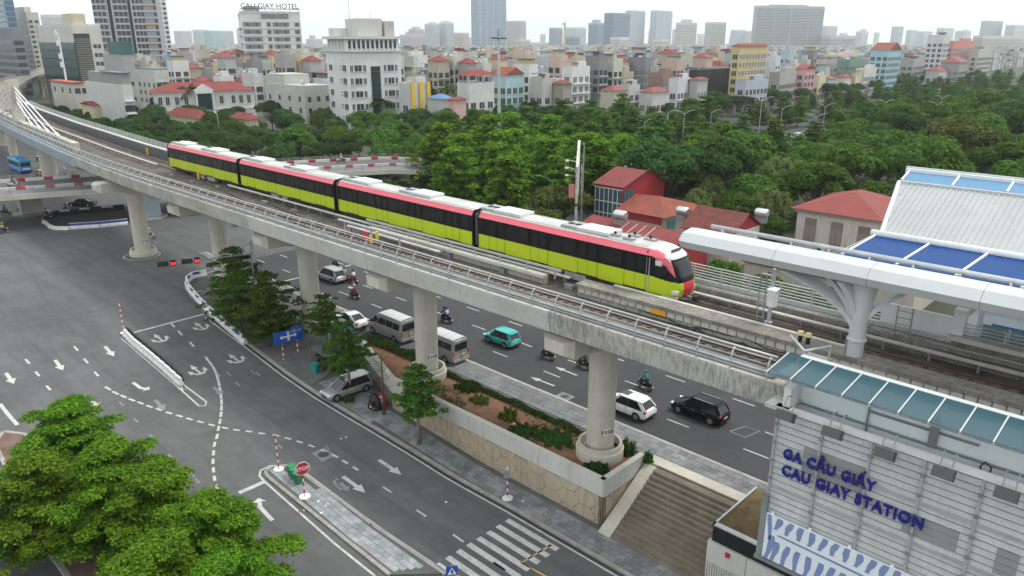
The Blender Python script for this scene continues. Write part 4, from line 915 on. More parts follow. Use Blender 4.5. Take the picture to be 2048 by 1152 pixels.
# fire extinguisher pair
fe = thing('fire_extinguisher', 'red fire extinguishers with black hose against the mint wall', 'extinguisher', (-4.6, 33.6, 11.2))
for dx in (-.22, .22): MB().lathe((-4.6 + dx, 33.55, 10.6), [(.13, 0), (.14, .1), (.14, .75), (.06, .95), (.04, 1.1)], 12).build('cylinder', RED, fe, True)
MB().tube([(-4.6, 33.5, 11.6), (-4.55, 33.45, 12.1), (-4.8, 33.45, 12.3), (-4.95, 33.45, 12.0), (-4.8, 33.45, 11.6)], .035, 6).build('hose', RUBBER, fe)
# --- retaining wall with hexagonal panels, planter, steps
RET = mat('ret_panel', (.5, .43, .33), .9, var=.16, scale=.5, streak=.55, scol=(.3, .16, .07), bump=.2, fine=.12, grime=.2, rand=.08)
rw = thing('retaining_wall', 'pale concrete retaining wall with hexagon-patterned panels around the planter', 'wall', (-38, 36.2, -3.2))
cor = [(-26.2, 41.2), (-26.2, 36.2), (-49.8, 36.2), (-59, 39.5)]
segs = [((-26.2, 36.2), (-49.8, 36.2), 8), ((-49.8, 36.2), (-59.0, 39.5), 4), ((-26.2, 41.0), (-26.2, 36.2), 2)]
for (a, c, n) in segs:
    d = unit(a, c); L = math.dist(a, c); nx, ny = d[1] * -1, d[0]      # left normal
    if ny > 0 or (abs(ny) < 1e-6 and nx < 0): nx, ny = -nx, -ny
    nx, ny = (0, -1) if a[1] == c[1] else ((1, 0) if a[0] == c[0] else (nx, ny))
    def W(u, v, z): return (a[0] + d[0] * u + nx * v, a[1] + d[1] * u + ny * v, z)
    # backing wall
    b = MB(); zb = lambda u: zr(a[0] + d[0] * u) - .4
    b.hexa([W(0, -.35, zb(0)), W(L, -.35, zb(L)), W(L, -.03, zb(L)), W(0, -.03, zb(0)), W(0, -.35, .55), W(L, -.35, .55), W(L, -.03, .55), W(0, -.03, .55)])
    b.build('wall_core', CONC_D, rw)
    for i in range(n):
        u0, u1 = L * i / n + .015, L * (i + 1) / n - .015
        MB().hexa([W(u0, -.38, -.72), W(u1, -.38, -.72), W(u1, .06, -.72), W(u0, .06, -.72), W(u0, -.38, .6), W(u1, -.38, .6), W(u1, .06, .6), W(u0, .06, .6)]).build('coping_panel', CONC_W, rw)
    if n == 4: continue
    # hexagonal cladding, clipped to the band below the coping
    hw_, hh = 1.02, .62
    def clip(poly, k, lim, sgn):
        out = []
        for i in range(len(poly)):
            p, q = poly[i - 1], poly[i]; fp, fq = sgn * (lim(p[0]) - p[1]) if k else sgn * (lim - p[0]), sgn * (lim(q[0]) - q[1]) if k else sgn * (lim - q[0])
            if (fp >= 0) != (fq >= 0):
                t = fp / (fp - fq); out.append((lerp(p[0], q[0], t), lerp(p[1], q[1], t)))
            if fq >= 0: out.append(q)
        return out
    cols = int(L / (hw_ * 1.0)) + 2
    for ci_ in range(-1, cols):
        for ri in range(-1, 5):
            cu = ci_ * hw_ * 1.52; cz = -.9 - ri * hh * 2 - (hh if ci_ % 2 else 0)
            g = .035
            poly = [(cu + (hw_ - g) * math.cos(R(60 * k)), cz + (hh * 1.155 - g) * math.sin(R(60 * k)) * 1.0) for k in range(6)]
            for lim, sgn in ((.0, -1), (L, 1)): poly = clip(poly, 0, lim, sgn) if poly else poly
            if poly: poly = clip(poly, 1, lambda u: -.74, 1)
            if poly: poly = clip(poly, 1, lambda u: zb(u) + .3, -1)
            if len(poly) > 2:
                m_ = len(poly); b = MB()
                A = sum(poly[i][0] * poly[(i + 1) % m_][1] - poly[(i + 1) % m_][0] * poly[i][1] for i in range(m_))
                if abs(A) < .04: continue
                b.add([W(u, 0.0, z) for u, z in poly] + [W(u, -.05, z) for u, z in poly], [tuple(range(m_)), tuple(range(m_, 2 * m_))[::-1]] + [(i, m_ + i, m_ + (i + 1) % m_, (i + 1) % m_) for i in range(m_)])
                o = b.build('hexagon_panel', RET, rw)
    fl = MB()
    u = .06
    while u < L - .05:                               # fine vertical flutes on the panels
        z0 = zb(u) + .34; fl.hexa([W(u, -.002, z0), W(u + .05, -.002, z0), W(u + .05, .012, z0), W(u, .012, z0), W(u, -.002, -.76), W(u + .05, -.002, -.76), W(u + .05, .012, -.76), W(u, .012, -.76)]); u += .16
    tag(fl.build('panel_flutes', RET, rw), kind='stuff')
# planter bed behind the wall
RS = mat('red_soil', (.26, .135, .08), .95, var=.3, scale=.9, bump=.6, bscale=5, fine=.2, grime=.4, scol=(.09, .075, .035))
bed = [(-26.4, 36.5), (-49.7, 36.5), (-58.7, 39.7), (-59.2, 41.2), (-26.4, 41.2)]
pb = tag(MB().prism(bed, -.6, .12).build('planter_bed', RS), kind='structure'); ORG[pb.name] = (0, 0, 0)
# steps down from the upper pavement
stp = thing('stone_steps', 'wide flight of brown stone steps between the planter and the station', 'steps', (-22, 38, -3.2))
STN = mat('step_stone', (.21, .18, .14), .9, var=.25, scale=.6, bump=.3, fine=.2, grime=.5, scol=(.09, .075, .055))
ns = 14
for k in range(ns):
    y0, y1 = 35.6 + k * .36, 35.6 + (k + 1) * .36; z = -3.1 + (k + 1) * 3.15 / ns
    bevel(MB().box(-25.0, -18.3, y0, 41.2, z - .24, z - .004 * (k % 2)).build('step', STN, stp), .02, 1)
MB().hexa([(-26.0, 35.5, -3.5), (-25.03, 35.5, -3.5), (-25.03, 41.0, -.5), (-26.0, 41.0, -.5), (-26.0, 35.5, -3.0), (-25.03, 35.5, -3.0), (-25.03, 41.0, .12), (-26.0, 41.0, .12)]).build('side_slope', CONC_C, stp)
MB().box(-26, -18.3, 41.0, 42.0, -.5, .165).build('landing', CONC_C, stp)
# ================================================================== road flyover crossing under the viaduct
FLZ = 5.9
NB = [(-166, -50), (-158, -18), (-149, 8), (-141.8, 28.8), (-137.8, 40), (-131.5, 57), (-124.5, 74.7), (-117.5, 88), (-106, 106), (-92, 122)]
def flp(i, off, z):
    q0, q1 = NB[max(0, i - 1)], NB[min(len(NB) - 1, i + 1)]; d = unit(q0, q1); return (NB[i][0] - d[1] * off, NB[i][1] + d[0] * off, z - (0 if i < 8 else (i - 7) * 1.6))
fo = thing('road_flyover', 'low concrete road flyover with red and white painted barriers passing under the viaduct', 'flyover', (-135, 45, 0))
def fsweep(sec): return MB().loft([[flp(i, o_, FLZ + z) for o_, z in sec] for i in range(len(NB))])
fsweep([(-4.6, .1), (9.6, .1), (9.6, -.7), (7.5, -1.0), (-2.5, -1.0), (-4.6, -.75)]).build('deck', CONC_C, fo)
fsweep([(-.2, .11), (8.2, .11), (8.2, .13), (-.2, .13)]).build('carriageway', ASPH, fo); fsweep([(-4.3, .11), (-.7, .11), (-.7, .14), (-4.3, .14)]).build('side_lane', flat((.17, .17, .175), .9), fo)
def along(off, z, t0, t1, name, m, wd=.35, h=.5):
    # t in metres along the near barrier polyline
    acc = 0; P = []
    for i in range(len(NB) - 1):
        a, c = Vector(flp(i, off, z)), Vector(flp(i + 1, off, z)); L = (c - a).length
        P.append((acc, L, a, c)); acc += L
    def pt(t):
        for s0, L, a, c in P:
            if s0 <= t <= s0 + L: return a.lerp(c, (t - s0) / L), (c - a).normalized()
        return P[-1][3], (P[-1][3] - P[-1][2]).normalized()
    (p, d), (q, e) = pt(t0), pt(min(t1, acc - .01)); n = Vector((-d.y, d.x, 0)) * wd / 2
    return MB().hexa([p - n, q - n, q + n, p + n] + [v + Vector((0, 0, h)) for v in (p - n, q - n, q + n, p + n)]).build(name, m, fo)
BW = mat('barrier_white', (.62, .61, .58), .8, var=.12, scale=.8, grime=.4, scol=(.3, .28, .26)); BR = mat('barrier_red', (.4, .03, .045), .7, var=.15, scale=1)
for off in (-.45, 8.45):
    for k in range(48):
        t = k * 4.1; along(off, FLZ + .12, t, t + 2.75, 'barrier_white', BW); along(off, FLZ + .12, t + 2.75, t + 4.1, 'barrier_red', BR, .36, .51)
for off in (-4.45, 9.45):
    for z in (.55, .8, 1.05): fsweep([(off - .03, z), (off + .03, z), (off + .03, z + .06), (off - .03, z + .06)]).build('handrail', GALV_D, fo)
    for k in range(62): along(off, FLZ + .1, k * 3.1 + .2, k * 3.1 + .3, 'rail_post', GALV_D, .1, 1.0)
for (x, y), m in (((-132.2, 47.6), STEELB), ((-150, 34.5), CONC_C), ((-141, 17), CONC_C), ((-121, 88), STEELB)):
    MB().box(x - .9, x + .9, y - 1.7, y + 1.7, -.2, FLZ - .95).build('pier', m, fo); MB().prism([(x + 2.4 * math.cos(a), y + 3.0 * math.sin(a)) for a in [2 * math.pi * i / 18 for i in range(18)]], -.1, .28).build('pier_base', KERB, fo)
# ================================================================== vehicles
TYRE = RUBBER; RIM = mat('wheel_rim', (.42, .43, .44), .35, .6, var=.05); LAMPR = mat('lamp_red', (.45, .02, .02), .2, var=0); LAMPW = mat('lamp_clear', (.75, .77, .78), .15, var=0); PLATE = mat('plate_white', (.7, .7, .66), .5, var=0); PLATEY = mat('plate_yellow', (.65, .45, .05), .5, var=0)
def carpaint(name, c, rough=.25): return mat(name, c, rough, 0.0, var=.03, scale=.8, spec=.55)
def car(name, label, cat, x, y, z, rz, L=4.5, W=1.82, Hh=1.65, hood=1.05, ws=.75, rear=.55, belt=.95, paint=None, rearbox=.1, roofm=None, wheel=.34, nose=.78, plate=PLATE, sunroof=False, pitch=0., group=None, spoiler=True, trunk=0.0, rails=False):
    t = thing(name, label, cat, (x, y, z), rz, group, wc=False); t.rotation_euler = (0, pitch, rz); hl = L / 2; w = W / 2
    # hull: stations along x with (z_low, z_top, half width)
    xs0 = hl - hood; st_ = [(hl, .42, .62, w * .70), (hl - .06, .28, nose - .08, w * .86), (hl - .28, .22, nose, w * .95), (xs0 + .1, .2, belt - .04, w), (0, .2, belt, w), (-hl + .55 + trunk, .22, belt + .05, w), (-hl + .16, .28, belt + (.02 if not trunk else .03), w * .96), (-hl + .02, .36, belt - .12, w * .86)]
    rings = []
    for (px_, zl, zt, hw) in st_:
        mid = zl + (zt - zl) * .58
        rings.append([(px_, -hw * .9, zl), (px_, -hw * .99, zl + (zt - zl) * .18), (px_, -hw, mid), (px_, -hw * .97, zl + (zt - zl) * .86), (px_, -hw * .84, zt), (px_, 0, zt + .035), (px_, hw * .84, zt), (px_, hw * .97, zl + (zt - zl) * .86), (px_, hw, mid), (px_, hw * .99, zl + (zt - zl) * .18), (px_, hw * .9, zl)])
    body = smooth_by_angle(MB().loft(rings).build('body', paint, t), 50)
    # greenhouse
    xa, xb = xs0 - .02, xs0 - ws; xc, xd = -hl + rear + trunk, -hl + rearbox + trunk; zb, zt = belt - .03, Hh - .07
    def gr(k, e=0.):
        z_ = lerp(zb, zt, k); f = lerp(xa, xb, k); r_ = lerp(xd, xc, k); hw = lerp(w * .93, w * .74, k) + e
        return [(f + e, -hw * .8, z_), (f - .14, -hw, z_), ((f + r_) / 2, -hw * 1.0, z_), (r_ + .12, -hw, z_), (r_ - e, -hw * .84, z_), (r_ - e, hw * .84, z_), (r_ + .12, hw, z_), ((f + r_) / 2, hw, z_), (f - .14, hw, z_), (f + e, hw * .8, z_)]
    gl = MB().loft([gr(0), gr(.5), gr(1)][::-1]).build('windows', GLASS_D, t)
    rt_ = [gr(1, .02), [(px_, py_ * .99, zt + .05) for px_, py_, _ in gr(1, .01)], [(px_ * .96, py_ * .82, Hh) for px_, py_, _ in gr(1, 0)]]
    smooth_by_angle(MB().loft(rt_[::-1]).build('roof', roofm or paint, t), 60)
    G0, G1 = gr(0, .012), gr(1, .012)
    def pil(i, name='pillar', wd=.09, m=paint):
        for j in (i, 9 - i if i != 2 else 7):
            a, c = Vector(G0[j]), Vector(G1[j]); d = Vector((wd / 2, 0, 0)); MB().add([a - d, a + d, c + d, c - d, a - d + Vector((0, .03 if a.y < 0 else -.03, 0)), a + d + Vector((0, .03 if a.y < 0 else -.03, 0)), c + d + Vector((0, .03 if c.y < 0 else -.03, 0)), c - d + Vector((0, .03 if c.y < 0 else -.03, 0))], [(0, 1, 2, 3), (7, 6, 5, 4), (0, 4, 5, 1), (1, 5, 6, 2), (2, 6, 7, 3), (3, 7, 4, 0)]).build(name, m, t)
    pil(1, wd=.11); pil(3, wd=.2); pil(2, wd=.07, m=BLACK)
    for j in (0, 4): 
        for jj in ((0, 9) if j == 0 else (4, 5)):
            a, c = Vector(G0[jj]), Vector(G1[jj]); MB().tube([a, c], .05, 5).build('pillar', paint, t)
    # wheels with arches
    for wx in (hl - .82, -hl + .88):
        for sg in (-1, 1):
            a = MB().cyl((wx, sg * (w - .16), wheel), (wx, sg * (w + .006), wheel), wheel + .07, n=20).build('wheel_arch', BLACK, t)
            o = smooth_by_angle(MB().cyl((wx, sg * (w - .2), wheel), (wx, sg * (w + .02), wheel), wheel, n=22).build('wheel', TYRE, t)); MB().cyl((wx, sg * (w + .005), wheel), (wx, sg * (w + .032), wheel), wheel * .66, wheel * .6, n=14).build('rim', RIM, o)
            for q in range(5):
                an = q * 1.2566; MB().obox((wx + math.cos(an) * wheel * .34, sg * (w + .034), wheel + math.sin(an) * wheel * .34), (wheel * .5, .012, .03), 0, 0, -an + .6).build('rim_slot', DARK, o)
    for sg in (-1, 1):
        bevel(MB().obox((hl - .17, sg * w * .72, nose - .1), (.3, .34, .14), sg * -.35).build('headlight', LAMPW, t), .03); bevel(MB().obox((-hl + .14, sg * w * .80, belt - .08), (.22, .26, .2), sg * .25).build('tail_light', LAMPR, t), .03)
        MB().obox((xs0 - .35, sg * (w + .1), belt + .02), (.1, .2, .13)).build('mirror', paint, t)
        for q in (.12, -.85): MB().obox((q, sg * (w + .005), belt - .2), (.2, .025, .035)).build('door_handle', CHROME if rails else paint, t)
        for q in (.55, -.4, -1.2): MB().obox((q, sg * (w * .992), .62), (.012, .03, .55)).build('door_gap', BLACK, t)
        MB().obox((0, sg * (w * .965), .24), (L * .52, .1, .12)).build('sill', BLACK, t)
        if rails: MB().tube([(hl - hood - ws - .2, sg * w * .66, Hh + .03), (-hl + rear + .3, sg * w * .66, Hh + .03)], .025, 6).build('roof_rail', CHROME, t)
    MB().obox((-hl + .015, 0, .62), (.03, .5, .13)).build('number_plate', plate, t); MB().obox((-hl + .05, 0, .36), (.12, W * .8, .16)).build('bumper', BLACK, t); MB().obox((hl - .03, 0, .5), (.1, W * .5, .16)).build('grille', BLACK, t)
    if sunroof: MB().obox((.15, 0, Hh + .004), (.75, .8, .02)).build('sunroof', GLASS_D, t)
    if spoiler and not trunk: MB().obox((-hl + rear - .12, 0, Hh - .09), (.28, W * .66, .04)).build('spoiler', paint, t)
    return t
PW, PB, PS, PT = carpaint('car_white', (.78, .78, .77)), mat('car_black', (.008, .008, .009), .3, var=0, spec=.2), mat('car_silver', (.4, .41, .42), .3, .45, var=.03), carpaint('car_teal', (.03, .42, .4))
def wheels2center(pf, pr, z=0., W=1.82, side=1):
    a, c = at(*pf, z), at(*pr, z); d = unit(c[:2], a[:2]); m = ((a[0] + c[0]) / 2, (a[1] + c[1]) / 2); return (m[0] - d[1] * -W / 2 * side, m[1] + d[0] * -W / 2 * side), math.atan2(d[1], d[0])
car('sport_utility', 'white crossover with sunroof passing behind pier P350', 'car', -31.6, 46.5, 0, math.pi, 4.6, 1.85, 1.66, 1.15, .8, .75, .98, PW, sunroof=True)
a = at(1388, 838, 0); car('sport_utility', 'black crossover with chrome roof rails in the second lane', 'car', a[0], a[1] + .85, 0, math.pi, 4.6, 1.84, 1.7, 1.05, .8, .6, .98, PB, rails=True)
car('hatchback', 'turquoise compact taxi in the middle lane', 'car', -49.25, 49.7, 0, math.pi, 3.95, 1.72, 1.62, .85, .65, .5, .95, PT, plate=PLATEY)
car('minivan', 'silver people carrier near the far stop line', 'car', -79.6, 49.5, 0, math.pi, 4.7, 1.83, 1.78, .95, .8, .5, 1.0, PS, rails=True)
a = at(694, 652, .1); car('sedan', 'white sedan parked on the pavement behind the blue tarpaulin', 'car', a[0], a[1] + .55, .1, math.pi, 4.5, 1.75, 1.46, 1.15, .85, .95, .9, PW, trunk=.45)
p = ag(694, 777); car('minivan', 'silver minivan parked nose-out beside the retaining wall', 'car', -54.6, 34.7, gz(-54.6, 34.5) + .12, -math.pi / 2 - .06, 4.75, 1.8, 1.68, .95, 1.1, .45, .92, PS, sunroof=True, roofm=PW)
a = at(165, 412, 0); car('sedan', 'black sedan driving under the flyover', 'car', a[0], a[1], 0, math.atan2(-RT[1], -RT[0]), 4.7, 1.85, 1.45, 1.15, .85, .95, .9, PB, trunk=.5)
a = at(84, 352, 0); car('hatchback', 'small red and white car beyond the flyover railing', 'car', a[0], a[1], 0, math.pi, 4, 1.7, 1.5, .9, .7, .5, .9, carpaint('car_red', (.3, .03, .05)), roofm=PW)
for k in range(6):
    a = at(1572 + k * 13, 279 - k * 2.2, 0); car('parked_car', 'white or silver car in the clearing between the avenue trees', 'car', a[0], a[1], 0, R(70 + k * 7), 4.4, 1.78, 1.5, 1.0, .8, .7, .9, PW if k % 3 else PS, group='cars in the clearing')
def van(label, x, y, z, rz):
    t = thing('minibus', label, 'van', (x, y, z), rz, 'parked silver minibuses', wc=False); L, w, Hh = 5.8, 1.0, 2.5; hl = L / 2
    prof = [(hl, .45, .95), (hl - .12, .3, 1.15), (hl - .75, .25, 1.3), (hl - 1.45, .25, 2.15), (hl - 1.75, .25, 2.38), (hl - 2.2, .25, 2.48), (-hl + .25, .28, 2.48), (-hl + .03, .35, 2.36)]
    rings = []
    for px_, zl, zt in prof:
        hw = w * (.86 if px_ > hl - .2 else .96 if px_ > hl - .8 else 1.0); top = hw * (.8 if zt > 1.5 else .9)
        rings.append([(px_, -hw * .95, zl), (px_, -hw, zl + .2), (px_, -hw, zl + (zt - zl) * .52), (px_, -top * 1.04, zt - .12), (px_, -top * .86, zt), (px_, 0, zt + .03), (px_, top * .86, zt), (px_, top * 1.04, zt - .12), (px_, hw, zl + (zt - zl) * .52), (px_, hw, zl + .2), (px_, hw * .95, zl)])
    smooth_by_angle(MB().loft(rings).build('body', VANS, t), 40)
    smooth_by_angle(MB().loft([[(x_, -w * .78, 2.46), (x_, -w * .6, 2.535), (x_, 0, 2.56), (x_, w * .6, 2.535), (x_, w * .78, 2.46)] for x_ in (hl - 2.1, -hl + .15)], False, False).build('roof', VANR, t))
    for k in range(5): MB().obox((hl - 2.6 - k * .7, 0, 2.56), (.05, w * 1.1, .02)).build('roof_rib', VANR, t)
    for sg in (-1, 1):
        def sidewin(x0, x1, z0, z1, nm='side_window', m=GLASS_D):
            y0, y1 = (lerp(w, w * .83, clamp((z - 1.4) / 1.0)) for z in (z0, z1)); e = .012
            MB().hexa([(x0, sg * (y0 - .05), z0), (x1, sg * (y0 - .05), z0), (x1, sg * (y0 + e), z0), (x0, sg * (y0 + e), z0), (x0, sg * (y1 - .05), z1), (x1, sg * (y1 - .05), z1), (x1, sg * (y1 + e), z1), (x0, sg * (y1 + e), z1)]).build(nm, m, t)
        for k in range(3): sidewin(-hl + .35 + k * 1.12, -hl + 1.4 + k * 1.12, 1.45, 2.08)
        MB().add([(hl - 2.15, sg * (w + .012), 1.42), (hl - .95, sg * (w + .0), 1.36), (hl - 1.42, sg * w * .86, 2.05), (hl - 2.15, sg * w * .865, 2.08), (hl - 2.15, sg * (w - .04), 1.42), (hl - .95, sg * (w - .05), 1.36), (hl - 1.42, sg * w * .8, 2.05), (hl - 2.15, sg * w * .8, 2.08)], [(0, 1, 2, 3), (7, 6, 5, 4), (0, 4, 5, 1), (1, 5, 6, 2), (2, 6, 7, 3), (3, 7, 4, 0)]).build('cab_window', GLASS_D, t)
        MB().obox((hl - 1.0, sg * (w + .14), 1.55), (.12, .22, .3)).build('mirror', BLACK, t); MB().obox((-hl + .05, sg * w * .9, 1.15), (.08, .14, .5)).build('tail_light', LAMPR, t); bevel(MB().obox((hl - .16, sg * w * .72, .95), (.25, .3, .2)).build('headlight', LAMPW, t), .04); MB().obox((0, sg * (w + .004), .62), (L * .9, .02, .1)).build('side_strip', GALV_D, t)
        for wx in (hl - 1.0, -hl + 1.25):
            MB().cyl((wx, sg * (w - .2), .35), (wx, sg * (w + .006), .35), .43, n=20).build('wheel_arch', BLACK, t); o = MB().cyl((wx, sg * (w - .22), .35), (wx, sg * (w + .02), .35), .35, n=20).build('wheel', TYRE, t); MB().cyl((wx, sg * w, .35), (wx, sg * (w + .03), .35), .21, n=14).build('rim', RIM, o)
    MB().obox((-hl - .0, 0, 1.78), (.06, 1.5, .68)).build('rear_window', GLASS_D, t); MB().obox((-hl - .012, 0, 1.3), (.04, .02, 1.7)).build('door_seam', BLACK, t); MB().obox((-hl - .01, -.2, .95), (.04, .5, .16)).build('number_plate', PLATEY, t); MB().obox((-hl - .03, 0, .45), (.16, 1.9, .22)).build('bumper', VANS, t)
    MB().hexa([(hl - .76, -.78, 1.34), (hl - .76, .78, 1.34), (hl - 1.44, .72, 2.12), (hl - 1.44, -.72, 2.12), (hl - .7, -.78, 1.37), (hl - .7, .78, 1.37), (hl - 1.38, .72, 2.15), (hl - 1.38, -.72, 2.15)]).build('windscreen', GLASS_D, t)
    return t
VANS = mat('van_silver', (.36, .35, .34), .35, .35, var=.04); VANR = mat('van_roof', (.62, .63, .63), .4, .1, var=.05)
van('silver minibus parked between the white sedan and pier P349', -58.7, 43.1, .12, math.pi); van('silver minibus half hidden behind pier P349', -51.2, 43.3, .12, math.pi)
bu = thing('city_bus', 'light blue bus driving away under the viaduct at the left', 'bus', (-203, 46.2, 0), math.pi, wc=False); CB = carpaint('bus_blue', (.06, .33, .6)); L, w, Hh = 9.5, 1.22, 3.1
bevel(MB().box(-L / 2, L / 2, -w, w, .35, Hh).build('body', CB, bu), .18, 3); MB().box(-L / 2 - .01, L / 2, -w - .01, w + .01, .35, .75).build('skirt', flat((.03, .06, .3)), bu)
for sg in (-1, 1):
    for k in range(6): MB().box(-L / 2 + .4 + k * 1.45, -L / 2 + 1.75 + k * 1.45, sg * w - .03, sg * w + .03, 1.6, 2.6).build('window', GLASS_D, bu)
    for wx in (-2.9, 3.0): o = MB().cyl((wx, sg * (w - .25), .48), (wx, sg * (w + .02), .48), .48, n=18).build('wheel', TYRE, bu); MB().cyl((wx, sg * w, .48), (wx, sg * (w + .04), .48), .28, n=12).build('rim', RIM, o)
    MB().box(-L / 2 - .03, -L / 2 + .05, sg * .95 - .12, sg * .95 + .12, .9, 1.5).build('tail_light', LAMPR, bu)
MB().box(-L / 2 - .03, -L / 2 + .02, -.95, .95, 1.7, 2.6).build('rear_window', GLASS_D, bu); MB().box(-L / 2 - .02, -L / 2 + .02, -1.1, 1.1, .95, 1.25).build('rear_band', PW, bu); MB().box(-1.5, 1.5, -.8, .8, Hh, Hh + .25).build('roof_unit', CB, bu)
# ---------------------------------------------------------------- motorbikes and riders
def skin_person():
    J = {'pel': (-.2, 0, .86, .15), 'wst': (-.19, 0, 1.02, .145), 'chs': (-.12, 0, 1.27, .165), 'nek': (-.06, 0, 1.45, .06), 'hd0': (-.03, 0, 1.54, .085), 'hd1': (0, 0, 1.66, .1), 'hd2': (0, 0, 1.75, .07)}
    E = [('pel', 'wst'), ('wst', 'chs'), ('chs', 'nek'), ('nek', 'hd0'), ('hd0', 'hd1'), ('hd1', 'hd2')]
    for s_, sg in (('l', 1), ('r', -1)):
        J.update({'sh' + s_: (-.1, sg * .19, 1.36, .075), 'el' + s_: (.06, sg * .29, 1.13, .055), 'wr' + s_: (.34, sg * .3, 1.06, .038), 'hn' + s_: (.43, sg * .3, 1.05, .042), 'hp' + s_: (-.16, sg * .1, .84, .11), 'kn' + s_: (.24, sg * .19, .82, .08), 'an' + s_: (.08, sg * .19, .4, .05), 'to' + s_: (.27, sg * .2, .35, .045)})
        E += [('chs', 'sh' + s_), ('sh' + s_, 'el' + s_), ('el' + s_, 'wr' + s_), ('wr' + s_, 'hn' + s_), ('pel', 'hp' + s_), ('hp' + s_, 'kn' + s_), ('kn' + s_, 'an' + s_), ('an' + s_, 'to' + s_)]
    K = list(J); me = bpy.data.meshes.new('person'); me.from_pydata([J[k][:3] for k in K], [(K.index(a), K.index(c)) for a, c in E], [])
    o = bpy.data.objects.new('person', me); COL.objects.link(o); md_ = o.modifiers.new('s', 'SKIN'); me.skin_vertices
    for i, k in enumerate(K): me.skin_vertices[0].data[i].radius = (J[k][3],) * 2; me.skin_vertices[0].data[i].use_root = k == 'pel'
    sb = o.modifiers.new('d', 'SUBSURF'); sb.levels = 1
    dg = bpy.context.evaluated_depsgraph_get(); m2 = bpy.data.meshes.new_from_object(o.evaluated_get(dg)); bpy.data.objects.remove(o)
    idx = []
    for p_ in m2.polygons:
        c = p_.center
        if c.z > 1.46 or (c.x > .33 and c.z > .95): idx.append(2)
        elif c.z < .44: idx.append(3)
        elif c.z < .98 and not (c.x > 0.0 and abs(c.y) > .22 and c.z > .93): idx.append(1)
        else: idx.append(0)
    m2.materials.clear()
    for _ in range(4): m2.materials.append(None)
    m2.polygons.foreach_set('material_index', idx); m2.polygons.foreach_set('use_smooth', [True] * len(idx)); return m2
PERS = skin_person(); SKINM = flat((.32, .18, .12), .6); SHOE = flat((.03, .03, .03))
HELM = MB(); HELM.loft([[(.0 + .135 * r_ * math.cos(a) * 1.1, .13 * r_ * math.sin(a), 1.66 + z) for a in [2 * math.pi * i / 12 for i in range(12)]] for r_, z in ((.98, -.02), (1.05, .04), (.9, .12), (.55, .17), (.05, .19))]); HELM.obox((.15, 0, 1.66), (.08, .2, .02)); HELMM = {}
PKM = MB(); bikes_done = []
def bike_proto():
    P = {}
    P['wheel'] = MB().lathe((0, 0, 0), [(.27, -.05), (.3, 0), (.27, .05)], 18)
    return P
def bike(label, x, y, z, rz, paint, group='motorbikes in traffic'):
    t = thing('motorbike', label, 'motorbike', (x, y, z), rz, group, wc=False)
    for wx in (.64, -.6):
        n = 18; b = MB(); L_ = [[(wx + (R_) * math.cos(a), yy, .29 + R_ * math.sin(a)) for a in [2 * math.pi * i / n for i in range(n)]] for R_, yy in ((.2, -.04), (.27, -.055), (.29, 0), (.27, .055), (.2, .04))]; b.loft(L_, False); o = b.build('wheel', RUBBER, t); MB().cyl((wx, -.03, .29), (wx, .03, .29), .2, n=12).build('rim', GALV_D, o)
    bd = MB(); bd.loft([[(x_, -w_, z0), (x_, w_, z0), (x_, w_ * .8, z1), (x_, -w_ * .8, z1)] for x_, w_, z0, z1 in ((-.85, .05, .55, .72), (-.6, .13, .45, .76), (-.2, .16, .36, .74), (.02, .13, .3, .5), (.3, .12, .28, .38), (.42, .16, .3, .6), (.52, .17, .45, .95), (.5, .1, .9, 1.02))]); smooth_by_angle(bd.build('body', paint, t), 60)
    bevel(MB().obox((-.35, 0, .79), (.72, .25, .09), 0, 0, -.05).build('seat', BLACK, t), .03); MB().tube([(.42, -.34, 1.04), (.5, -.12, 1.0), (.5, .12, 1.0), (.42, .34, 1.04)], .025, 6).build('handlebar', BLACK, t); MB().tube([(.5, 0, .98), (.64, 0, .3)], .045, 6).build('fork', GALV_D, t)
    MB().obox((.6, 0, .88), (.1, .18, .14)).build('headlight', LAMPW, t); MB().obox((-.88, 0, .66), (.06, .16, .1)).build('tail_light', LAMPR, t); MB().obox((-.9, 0, .5), (.02, .2, .16)).build('number_plate', PLATE, t); MB().tube([(-.75, -.16, .3), (-.1, -.16, .28)], .05, 6).build('exhaust', GALV_D, t)
    MB().obox((.66, 0, .58), (.36, .1, .04), 0, 0, .2).build('mudguard', paint, t)
    for sg in (-1, 1): MB().tube([(.44, sg * .2, 1.03), (.42, sg * .3, 1.22)], .012, 4).build('mirror_stem', BLACK, t); MB().obox((.42, sg * .31, 1.24), (.02, .13, .08)).build('mirror', BLACK, t)
    return t
def rider(label, x, y, z, rz, shirt, trousers, helmet, dx=0., group='riders on motorbikes'):
    o = bpy.data.objects.new('person', PERS); COL.objects.link(o); tag(o, label, 'person', group)
    o.location = (x + dx * math.cos(rz), y + dx * math.sin(rz), z); o.rotation_euler = (0, 0, rz)
    for i, m in enumerate((flat(shirt, .8), flat(trousers, .8), SKINM, SHOE)): o.material_slots[i].link = 'OBJECT'; o.material_slots[i].material = m
    k = tuple(helmet)
    if k not in HELMM: HELMM[k] = HELM.mesh('helmet', flat(helmet, .25), True)
    link('helmet', HELMM[k], o); return o
BK = carpaint('bike_black', (.02, .02, .022)); BRD = carpaint('bike_red', (.35, .02, .02)); BWH = carpaint('bike_white', (.6, .6, .6)); BTL = carpaint('bike_teal', (.03, .25, .28)); BBL = carpaint('bike_blue', (.05, .08, .25))
PI = math.pi; SD = math.atan2(RT[1], RT[0])
